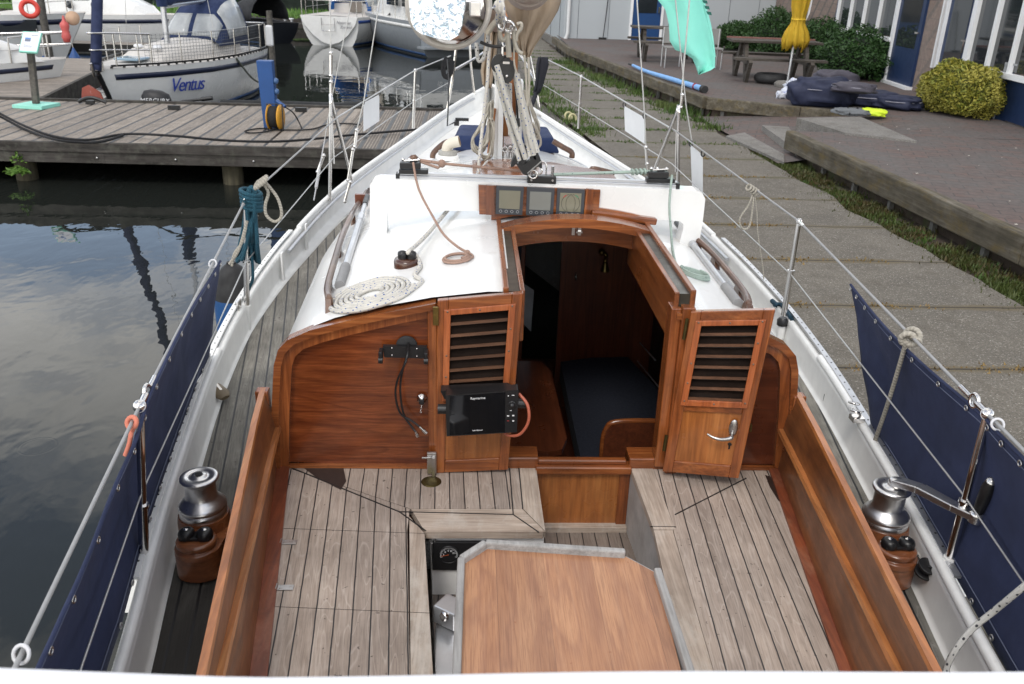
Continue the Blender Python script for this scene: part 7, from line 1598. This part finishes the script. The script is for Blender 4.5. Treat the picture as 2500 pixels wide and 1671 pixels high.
mb = MB(); mb.grid([[(4.05, 11.3, QZ + .004), (4.0, 13.5, QZ + .004), (3.95, 15.3, QZ + .004)], [(5.4, 11.5, QZ + .16), (5.2, 13.4, QZ + .15), (5.1, 14.7, QZ + .14)], [(6.8, 11.64, TZ + .003), (6.7, 12.8, TZ + .003), (6.6, 13.8, TZ + .003)], [(80, 11.64, TZ + .003), (80, 12.4, TZ + .003), (80, 13.8, TZ + .003)]], smooth=False); setting('ramp', mb, PAVE)
def kerbmat(): return wood('mossy_kerb_timber', (.045, .038, .026), (.105, .09, .062), (.20, .18, .145), 'y', .5, .9, 0, bump=.5, blot=.5, weather=(.13, .09, .022))
KM = kerbmat()
def kerb(lab, pts, w_=.13, h=.20, zt=TZ + .01, m=KM):
    T = thing('terrace_kerb', tuple(pts[0]), lab, 'kerb', 'timber beams edging the terrace'); 
    mb = MB()
    for a, b in zip(pts, pts[1:]): mb.beam(Vector(a) + Vector((0, 0, zt - h / 2)), Vector(b) + Vector((0, 0, zt - h / 2)), w_, h)
    mb.build('kerb_beam', m, T, bevel=.015); mb = MB()
    for a, b in zip(pts, pts[1:]):
        a, b = Vector(a), Vector(b); k = max(1, int((b - a).length / .75))
        for i in range(k): q = a.lerp(b, (i + .3) / k); mb.cbox(q + Vector((.04, 0, zt - h - .08)), .05, .06, .2)
    mb.build('kerb_post', plain('grey_post' + lab[:5], (.17, .165, .15), .9, var=.3), T)
    mb = MB()
    for a, b in zip(pts, pts[1:]): mb.beam(Vector(a) + Vector((.09, 0, zt - h - .06)), Vector(b) + Vector((.09, 0, zt - h - .06)), .03, .2)
    mb.build('soil_face', SOIL, T)
kerb('near weathered timber kerb running to the right picture edge below the brick terrace', [(4.37, 11.9, 0), (4.63, 6.74, 0), (5.2, -6, 0)], h=.25)
kerb('far mossy timber kerb leading towards the grey building', [(4.08, 15.36, 0), (2.74, 25.6, 0), (2.7, 30, 0)], zt=TZ)
kerb('mossy timber kerb turning right beside the ramp below the picnic tables', [(4.1, 15.32, 0), (5.42, 14.42, 0), (6.6, 13.75, 0)], zt=TZ)
for k, (pts, z0, zt, lab) in enumerate((([(1860, 306), (1925, 310), (1945, 338), (1916, 346)], .8, .95, 'middle'), ([(1772, 332), (1862, 316), (1916, 350), (1914, 396)], .8, .835, 'lowest'), ([(1945, 288), (2100, 285), (2240, 345), (2065, 325)], .9, 1.16, 'upper'))):
    mb = MB(); P = GL(pts, z=zt); mb.prism([Vector((p.x, p.y, z0)) for p in P], (0, 0, zt - z0)); single('concrete_step', mb, CONC2, '%s pebbly concrete slab beside the brick ramp' % lab, 'step', bevel=.01)
# small litter on the paving
mb = MB(); rnd = random.Random(9)
for _ in range(60):
    p = Vector((rnd.uniform(4.4, 8), rnd.uniform(4, 13), TZ + .004)); s_ = rnd.uniform(.01, .03); mb.face(p, p + Vector((s_, 0, .002)), p + Vector((s_, s_, .004)), p + Vector((0, s_ * .7, .002)))
tag(mb.build('litter', plain('pale_litter', (.45, .42, .36), .8)), 'scattered pale leaves and grit on the brick terrace', 'litter', kind='stuff')
# ---- grey panel building
GP_ = plain('grey_panel', (.40, .43, .45), .5, var=.05, vs=1)
GB = thing('grey_building', (8, 32, 1), 'pale grey metal panelled building with blue door', 'building')
A0, A1 = Vector((2.95, 29.4, 1.0)), Vector((13.0, 30.4, 1.0)); dA = (A1 - A0).normalized(); nA = Vector((dA.y, -dA.x, 0))
Lw = (A1 - A0).length
mb = MB(); mb.prism([A0, A1, A1 - nA * 8, Vector((2.2, 48, 1.0))], (0, 0, 5)); mb.build('wall', GP_, GB)
mb = MB()
for k in range(11): q = A0 + dA * (.45 + k * 1.0) + nA * .006; mb.beam(q, q + Vector((0, 0, 5)), .012, .012, (1, 0, 0))
for k in range(8): q = Vector((lerp(2.95, 2.2, k / 8 + .05), lerp(29.4, 48, k / 8 + .05), 1.0)) + Vector((-.01, 0, 0)); mb.beam(q, q + Vector((0, 0, 5)), .014, .014, (0, 1, 0))
mb.build('panel_joint', plain('joint_grey', (.12, .13, .14), .7), GB)
mb = MB(); mb.beam(A0 + nA * .05 + Vector((0, 0, -.12)), A1 + nA * .05 + Vector((0, 0, -.12)), .1, .26); mb.beam(Vector((2.9, 29.4, .88)), Vector((2.15, 48, .88)), .1, .26); mb.build('plinth', CONC2, GB)
da = G(1537, 105, z=1.1); tdoor = (Vector((da.x, da.y, 0)) - Vector((A0.x, A0.y, 0))).dot(dA)
u0 = interp([(0, 0)], 0); 
def wallx(px): # distance along the grey wall hit by the view through px at its foot
    r = ray(px, 100); t = (A0 - CAM).dot(nA) / r.dot(nA); q = CAM + r * t; return (q - A0).dot(dA)
d0, d1 = wallx(1539), wallx(1606)
def wq(u, z, o=0): return A0 + dA * u + nA * o + Vector((0, 0, z))
mb = MB(); mb.prism([wq(d0, .06, .02), wq(d1, .06, .02), wq(d1, 2.1, .02), wq(d0, 2.1, .02)], nA * .04); BD = mb.build('door', plain('blue_door', (.012, .055, .17), .4), GB)
mb = MB(); mb.prism([wq(d0 + .15, .95, .062), wq(d1 - .15, .95, .062), wq(d1 - .15, 1.9, .062), wq(d0 + .15, 1.9, .062)], nA * .01); mb.build('door_glass', DARKW, BD)
mb = MB(); mb.cbox(wq(d1 - .08, 1.05, .1), .05, .05, .18); mb.build('door_handle', STEEL, BD)
mb = MB(); mb.beam(wq(d0 - .05, 0, .04), wq(d0 - .05, 2.15, .04), .08, .08, (1, 0, 0)); mb.beam(wq(d1 + .05, 0, .04), wq(d1 + .05, 2.15, .04), .08, .08, (1, 0, 0)); mb.beam(wq(d0 - .1, .04, .05), wq(d1 + .1, .04, .05), .1, .04); mb.build('door_frame', WHITEP, BD)
pu = wallx(1372); mb = MB(); mb.tube([wq(.12, 5, .1), wq(.12, .3, .1), wq(.05, .12, .14), wq(.02, -.15, .2)], .06, 10); mb.build('drain_pipe', plain('pale_pipe', (.55, .56, .56), .5), GB)
bu = wallx(1468); BRM = thing('broom', tuple(wq(bu, 0)), 'dark thin broom leaning on the grey building left of the blue door', 'broom'); mb = MB(); mb.tube([wq(bu, .15, .2), wq(bu + .12, 1.35, .05)], .015, 6); mb.build('handle', BLACK, BRM); mb = MB(); mb.cbox(wq(bu - .02, .12, .22), .25, .08, .14); mb.build('brush_head', BLACK, BRM)
# ---- brick building with white framed windows
BW = bricks('pale_brickwork', (.27, .20, .165), (.20, .15, .125), (.24, .19, .165), 1, (.12, .11, .10), (R(90), 0, R(96.5)), .016, .21, .065)
BBD = thing('brick_building', (9.5, 22, 1.1), 'brown brick building with tall white and blue framed windows along the terrace', 'building')
F0, F1 = Vector((8.0, 11.0, TZ)), Vector((9.9, 30.0, TZ)); dF = (F1 - F0).normalized(); nF = Vector((-dF.y, dF.x, 0))
mb = MB(); mb.prism([F0, F1, F1 + Vector((9, -1, 0)), F0 + Vector((9, -1, 0))], (0, 0, 4.5)); mb.build('wall', BW, BBD)
def fx(px, py):
    r = ray(px, py); t = (F0 - CAM).dot(nF) / r.dot(nF); q = CAM + r * t; return (q - F0).dot(dF), q.z - TZ
def fq(u, z, o=0): return F0 + dF * u + nF * o + Vector((0, 0, z))
def fbox(mb, u0, u1, z0, z1, o0, o1): mb.hexa([fq(u0, z0, o0), fq(u1, z0, o0), fq(u1, z0, o1), fq(u0, z0, o1)], [fq(u0, z1, o0), fq(u1, z1, o0), fq(u1, z1, o1), fq(u0, z1, o1)])
GLS = plain('window_glass', (.03, .035, .04), .04, var=.4, vs=1, coat=.5)
BLUED = plain('dark_blue_panel', (.010, .028, .085), .45, var=.15)
def uu(px, py): return fx(px, py)[0]
ud0, ud1 = uu(2226, 218), uu(2168, 203)     # door nearest the middle
uw1 = uu(2085, 150); uw0 = ud1
mb = MB(); fbox(mb, ud0, ud1, .05, 2.3, .0, .05); D1 = mb.build('door', BLUED, BBD)
mb = MB(); fbox(mb, ud0 + .16, ud1 - .16, .75, 2.2, .05, .056); mb.build('door_glass', GLS, D1)
mb = MB(); fbox(mb, ud1, ud1 + .07, 0, 2.5, 0, .09); fbox(mb, ud0 - .02, ud1 + .07, 0, .06, 0, .14); mb.build('door_frame', WHITEP, D1)
mb = MB(); mb.cbox(fq(ud0 + .1, 1.05, .08), .04, .12, .03); mb.build('door_handle', STEEL, D1)
W1 = MB(); fbox(W1, ud1 + .08, ud1 + 4.2, .9, 2.9, .0, .03); w1 = W1.build('window', GLS, BBD)
mb = MB()
for k in range(5): fbox(mb, ud1 + .08 + k * 1.02, ud1 + .15 + k * 1.02, .82, 2.95, .03, .09)
fbox(mb, ud1 + .08, ud1 + 4.2, .80, .88, .03, .12); mb.build('window_frame', WHITEP, w1)
mb = MB(); fbox(mb, ud1 + .08, ud1 + 4.2, .02, .8, 0, .03); fbox(mb, ud1 + 4.25, ud1 + 4.4, 0, 3.0, 0, .06); mb.build('window_panel', BLUED, w1)
# second group of windows, nearer
ub1, ub0 = uu(2260, 150), 1.0
mb = MB(); fbox(mb, ud0 - .85, ud0 - .78, 0.5, 3.0, 0, .05); mb.build('wall_strip', WHITEP, BBD)
u2 = ud0 - 1.05
mb = MB(); fbox(mb, u2 - 1.1, u2 - .08, .05, 2.6, 0, .05); D2 = mb.build('door', BLUED, BBD); mb = MB(); fbox(mb, u2 - .95, u2 - .22, .6, 2.4, .05, .056); mb.build('door_glass', GLS, D2)
mb = MB(); fbox(mb, u2 - .08, u2, 0, 2.8, 0, .09); fbox(mb, u2 - 1.18, u2 - 1.1, 0, 2.8, 0, .09); mb.build('door_frame', WHITEP, D2); mb = MB(); mb.cbox(fq(u2 - 1.0, 1.05, .08), .04, .12, .03); mb.cbox(fq(u2 - 1.0, .95, .07), .02, .05, .2); mb.build_each('door_handle', STEEL, D2)
mb = MB(); fbox(mb, .2, u2 - 1.18, .72, 2.9, 0, .03); w2 = mb.build('window', GLS, BBD); mb = MB()
k = u2 - 1.26
while k > .2: fbox(mb, k, k + .08, .66, 2.95, .03, .09); k -= .78
fbox(mb, .2, u2 - 1.18, .62, .70, .03, .13); mb.build('window_frame', WHITEP, w2); mb = MB(); fbox(mb, .2, u2 - 1.18, .02, .62, 0, .03); mb.build('window_panel', BLUED, w2)
mb = MB(); fbox(mb, -.5, 0, 0, 3, 0, .02); mb.build('corner_panel', BLUED, BBD)
# freestanding blue panel at the right edge
mb = MB(); P = GL([(2425, 290), (2540, 318)], z=TZ); q0, q1 = P; h = .82
mb.prism([q0, q1, q1 + Vector((0, 0, h)), q0 + Vector((0.02, 0, h))], (.05, .04, 0)); BPN = thing('blue_panel', tuple(q0), 'plain dark blue board standing on the terrace at the right picture edge', 'panel'); mb.build('board', plain('board_blue', (.018, .045, .115), .6, var=.1), BPN)
mb = MB(); mb.beam(q0 + Vector((-.01, 0, 0)), q0 + Vector((.01, 0, h + .02)), .03, .06, (0, 1, 0)); mb.beam(q0 + Vector((0, 0, h + .01)), q1 + Vector((0, 0, h + .01)), .06, .03); mb.build('board_edge', plain('edge_grey', (.3, .31, .32), .5), BPN)
# ---- bushes
bush('yellow_bush', 'rounded yellow-green variegated bush against the brick building by the blue panel', (7.86, 14.1, TZ + .36), .54, .92, .46, 15000, .028, LEAF_Y, 31, shell=.8, lump=.10, low=-.75)
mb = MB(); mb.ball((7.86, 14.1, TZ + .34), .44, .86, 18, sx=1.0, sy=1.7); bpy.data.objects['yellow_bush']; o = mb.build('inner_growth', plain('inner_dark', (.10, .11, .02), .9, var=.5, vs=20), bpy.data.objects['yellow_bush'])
for k, (px, py, z, rx, ry, rz, lab) in enumerate(((2085, 160, .42, .75, 1.15, .60, 'dark green bush beside the blue door, behind the pile of bags'), (2010, 95, .45, .65, .9, .6, 'dark green bush directly behind the yellow parasol'), (1895, 70, .5, .75, 1.0, .7, 'dark green bush with pale tips at the corner of the brick building'), (1800, 85, .35, .7, .7, .42, 'low dark green bush against the grey building behind the picnic table'))):
    c = G(px, py + 40, z=TZ + .1); yy = [19.6, 22.5, 25.5, 26.5][k]; c = G(px, py, y=yy)
    bush('dark_bush', lab, (c.x, c.y, TZ + z), rx, ry, rz, 8000, .04, LEAF_D, 40 + k, group='dark bushes along the buildings', shell=.62, lump=.2, low=-.7)
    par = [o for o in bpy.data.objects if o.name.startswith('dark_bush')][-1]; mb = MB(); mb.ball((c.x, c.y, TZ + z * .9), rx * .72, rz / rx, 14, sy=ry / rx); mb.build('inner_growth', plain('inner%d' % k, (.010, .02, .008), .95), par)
# ---- picnic tables
PIC = wood('picnic_wood', (.035, .029, .023), (.075, .064, .053), (.12, .105, .09), 'x', .8, .85, 0, bump=.3); PICR = wood('picnic_wood_red', (.14, .055, .045), (.24, .11, .09), (.3, .16, .14), 'x', .8, .8, 0)
def picnic(loc, rz, lab, top_m=PIC):
    T = thing('picnic_table', loc, lab, 'picnic table', 'wooden picnic tables on the terrace'); m_ = Matrix.Rotation(rz, 3, 'Z'); L0 = Vector(loc)
    def B(mb, x, y, z, sx, sy, sz): mb.cbox(L0 + m_ @ Vector((x, y, z)), sx, sy, sz, m_)
    mb = MB(); 
    for k in range(5): B(mb, 0, (k - 2) * .15, .75, 1.8, .14, .045)
    mb.build('tabletop', top_m, T, bevel=.005)
    for s in (-1, 1):
        mb = MB(); B(mb, 0, s * .68, .45, 1.8, .13, .045); B(mb, 0, s * .82, .45, 1.8, .13, .045); mb.build('bench', PIC, T, bevel=.005)
    for sx in (-.6, .6):
        mb = MB(); B(mb, sx, 0, .39, .05, 1.7, .1); mb.build('bench_bearer', PIC, T)
        for s in (-1, 1):
            a = L0 + m_ @ Vector((sx, s * .2, .72)); b = L0 + m_ @ Vector((sx, s * .62, 0)); mb = MB(); mb.beam(a, b, .07, .16, m_ @ Vector((0, 1, 0))); mb.beam(L0 + m_ @ Vector((sx, s * .9, .43)), L0 + m_ @ Vector((sx, s * .62, 0)), .07, .14, m_ @ Vector((0, 1, 0))); mb.build('leg', PIC, T)
c = G(1850, 203, z=TZ); picnic((c.x + .45, c.y + .7, TZ), R(-6), 'weathered picnic table with reddish top edge beside the yellow parasol')
c = G(1610, 155, z=TZ); picnic((c.x + .35, c.y + 1.0, TZ), R(-4), 'weathered picnic table in front of the blue door, half behind the mint flag')
o = [q for q in bpy.data.objects if q.name == 'picnic_table'][0]
mb = MB(); tl = Vector(o.location); m_ = Matrix.Rotation(R(-6), 3, 'Z'); mb.cbox(tl + m_ @ Vector((0, .36, .785)), 1.8, .09, .03, m_); mb.build('red_edge_board', PICR, o)
WC = G(1735, 130, y=20.5); WCH = thing('garden_chair', (WC.x, WC.y, TZ), 'pale metal garden chair between the two picnic tables', 'chair')
CHG = plain('grey_garden_plastic', (.26, .26, .25), .6, var=.2)
def chair(T, x, y, z):
    mb = MB(); mb.cbox((x, y, z + .44), .46, .44, .03); mb.build('seat', CHG, T, bevel=.006); mb = MB(); mb.cbox((x + .02, y + .22, z + .68), .44, .03, .34); mb.build('backrest', CHG, T, bevel=.006)
    for dx in (-.21, .21):
        for dy in (-.2, .2): mb = MB(); mb.tube([(x + dx, y + dy, z + .44 if dy < 0 else z + .85), (x + dx, y + dy, z)], .016, 6); mb.build('leg', ALU, T)
chair(WCH, WC.x, WC.y, TZ)
c4 = G(1640, 165, z=TZ); WC2 = thing('garden_chair', (c4.x, c4.y, TZ), 'pale metal garden chair below the mint flag in front of the far picnic table', 'chair'); chair(WC2, c4.x, c4.y, TZ)
# yellow parasol
UB = G(1921, 212, z=TZ); UM = thing('closed_parasol', (UB.x, UB.y, TZ), 'closed yellow parasol on a pole beside the picnic table', 'parasol')
mb = MB(); mb.tube([UB + Vector((0, 0, .1)), UB + Vector((.05, 0, 2.6))], .024, 10); mb.build('pole', ALU, UM)
mb = MB(); P = []; zb = .72
for k in range(14):
    t = k / 13; z = zb + t * 1.9; r = interp([(0, .19), (.06, .23), (.14, .20), (.24, .105), (.28, .095), (.36, .14), (.6, .18), (.85, .12), (1, .03)], t)
    P.append([UB + Vector((.03 + math.cos(a) * r * (1 + .2 * math.sin(9 * a + t * 2) * (1 - .5 * t) + .06 * math.sin(23 * a)), math.sin(a) * r * (1 + .2 * math.sin(9 * a + t * 2) * (1 - .5 * t) + .06 * math.sin(23 * a)), z + (.05 * math.sin(8 * a) + .03 * math.sin(3 * a + 1) if k == 0 else 0))) for a in [2 * math.pi * j / 48 for j in range(97)]])
mb.grid(P); YC = plain('yellow_cloth', (.80, .55, .045), .75, var=.15, vs=6); mb.build('canopy', YC, UM, solid=.004)
mb = MB(); mb.torus(UB + Vector((.035, 0, zb + .51)), .125, .012, (0, 0, 1), 20, 6); mb.build('tie', YC, UM)
mb = MB(); a = UB + Vector((.14, -.12, zb + .5)); mb.prism([a, a + Vector((.05, .02, .12)), a + Vector((.09, .04, .55)), a + Vector((.05, .02, .5)), a + Vector((.01, 0, .15))], (0, .02, 0)); mb.build('white_print', WHITEP, UM)
mb = MB(); mb.lathe([(.24, 0), (.25, .06), (.2, .10), (.05, .11)], UB, n=20); mb.build('parasol_foot', CONC2, UM, bevel=.01)
mb = MB(); mb.torus(UB + Vector((-.15, .55, .1)), .25, .09, n=24, m=10); single('old_tyre', mb, RUBBER, 'black tyre lying behind the parasol foot under the picnic table', 'tyre')
# light blue rolled pole on the kerb
hs = G(1545, 160, z=TZ + .06); he = G(1715, 217, z=TZ + .06); HR = thing('rolled_windsurf_sail', tuple(hs), 'long light blue rolled sail bundle lying along the far kerb', 'rolled sail')
mb = MB(); P_ = [hs, hs.lerp(he, .3) + Vector((-.10, 0, 0)), hs.lerp(he, .6) + Vector((-.06, 0, 0)), he]; mb.tube(P_, lambda t: .03 + .022 * t, 12, 6); mb.build('sail_roll', plain('light_blue_cloth', (.20, .40, .72), .6, var=.12), HR)
mb = MB(); mb.tube([he, he + (he - hs).normalized() * .12], .065, 14); mb.tube([hs, hs - (he - hs).normalized() * .3], .02, 8); mb.build_each('roll_end', RUBBER, HR)
for t, mm, nm in ((.82, plain('green_band', (.03, .12, .10), .8), 'green_wrap'), (.93, plain('red_band', (.25, .01, .03), .7), 'red_wrap')): mb = MB(); q = hs.lerp(he, t); mb.tube([q + Vector((-.02, 0, 0)) - (he - hs).normalized() * (.3 if 'green' in nm else .05), q], .058, 12); mb.build(nm, mm, HR)
# heap of bags
def lumpy(c, sx, sy, sz, seed, n=18, amp=.26, rot=0):
    P = []; m_ = Matrix.Rotation(rot, 3, 'Z'); c = Vector(c)
    for i in range(n + 1):
        th = math.pi * i / n; row = []
        for j in range(2 * n + 1):
            ph = 2 * math.pi * j / (2 * n); d = Vector((math.sin(th) * math.cos(ph), math.sin(th) * math.sin(ph), math.cos(th))); e = Vector([math.copysign(abs(v) ** .62, v) for v in d]); r = 1 + amp * mnoise.noise(d * 2.4 + Vector((seed, 0, 0))) + .09 * abs(mnoise.noise(d * 6 + Vector((0, seed, 0))))
            row.append(c + m_ @ Vector((e.x * sx * r, e.y * sy * r, max(-.98 * sz, e.z * sz * r))))
        P.append(row)
    return P
BAGN = plain('navy_bag', (.014, .02, .055), .7, var=.4, vs=6, bump=.4, bs=20); BAGG = plain('grey_bag', (.06, .055, .075), .7, var=.3, vs=6)
for lab, px, py, z, s_, rt, m_, sd in (('large navy sail bag at the left of the heap on the terrace', 2005, 225, .26, (.5, .3, .28), -.3, BAGN, 1), ('grey zipped bag on top of the heap', 2085, 215, .42, (.34, .22, .09), -.5, BAGG, 2), ('dark crumpled bag at the back of the heap below the bush', 2040, 200, .38, (.36, .25, .22), .2, BAGG, 3), ('long flat navy bag in the middle of the heap', 2120, 240, .14, (.5, .32, .15), -.4, BAGN, 4), ('navy padded bag nearest the yellow bush', 2190, 250, .12, (.38, .28, .13), -.6, BAGN, 5), ('flat navy bag in front with pale piping', 2200, 258, .06, (.32, .18, .06), -.7, BAGN, 6), ('small open navy bag in the middle front of the heap', 2050, 238, .16, (.26, .18, .15), .2, BAGN, 7)):
    s_ = (s_[0], s_[1], s_[2] * .8); z *= .85; c = G(px, py, z=TZ + z); mb = MB(); mb.grid(lumpy((c.x, c.y, TZ + z), *s_, sd, rot=rt)); T = thing('sail_bag', (c.x, c.y, TZ), lab, 'bag', 'bags heaped on the terrace'); mb.build('bag_body', m_, T)
    mb = MB(); mq = Matrix.Rotation(rt, 3, 'Z'); mb.tube([Vector((c.x, c.y, TZ + z)) + mq @ Vector((math.cos(a) * s_[0] * 1.0, math.sin(a) * s_[1] * 1.0, s_[2] * .25)) for a in [R(q) for q in range(180, 361, 20)]], .008, 5, 3); mb.build('bag_piping', plain('piping%d' % sd, (.25, .25, .3), .6), T)
c = G(1945, 222, z=TZ + .12); mb = MB(); mb.grid(lumpy((c.x, c.y, TZ + .13), .2, .14, .15, 9, amp=.6)); mb.grid(lumpy((c.x - .28, c.y - .08, TZ + .05), .09, .06, .06, 10, amp=.6)); single('plastic_bag', mb, plain('blue_white_plastic', (.65, .68, .75), .35, var=.2, vs=12, stain=((.08, .13, .45), 11, .5, .8)), 'crumpled white and blue plastic bag at the left end of the heap', 'plastic bag')
LJ = G(2112, 274, z=TZ + .05); LT_ = thing('life_jacket', tuple(LJ), 'grey life jacket with fluorescent yellow collar on the bricks before the heap', 'life jacket')
mb = MB(); mb.grid(lumpy((LJ.x - .22, LJ.y, TZ + .05), .28, .14, .05, 12, rot=-.25)); mb.build('vest_body', plain('vest_grey', (.14, .15, .16), .8), LT_)
mb = MB(); mb.grid(lumpy((LJ.x + .12, LJ.y - .04, TZ + .055), .19, .12, .055, 13, rot=-.35)); mb.build('bright_collar', plain('fluorescent_yellow', (.62, .80, .03), .6), LT_)
mb = MB()
for dx in (-.3, -.15): mb.tube([(LJ.x + dx, LJ.y - .15, TZ + .03), (LJ.x + dx + .02, LJ.y, TZ + .11), (LJ.x + dx + .06, LJ.y + .15, TZ + .05)], .012, 6, 4)
mb.build('vest_strap', BLACK, LT_)
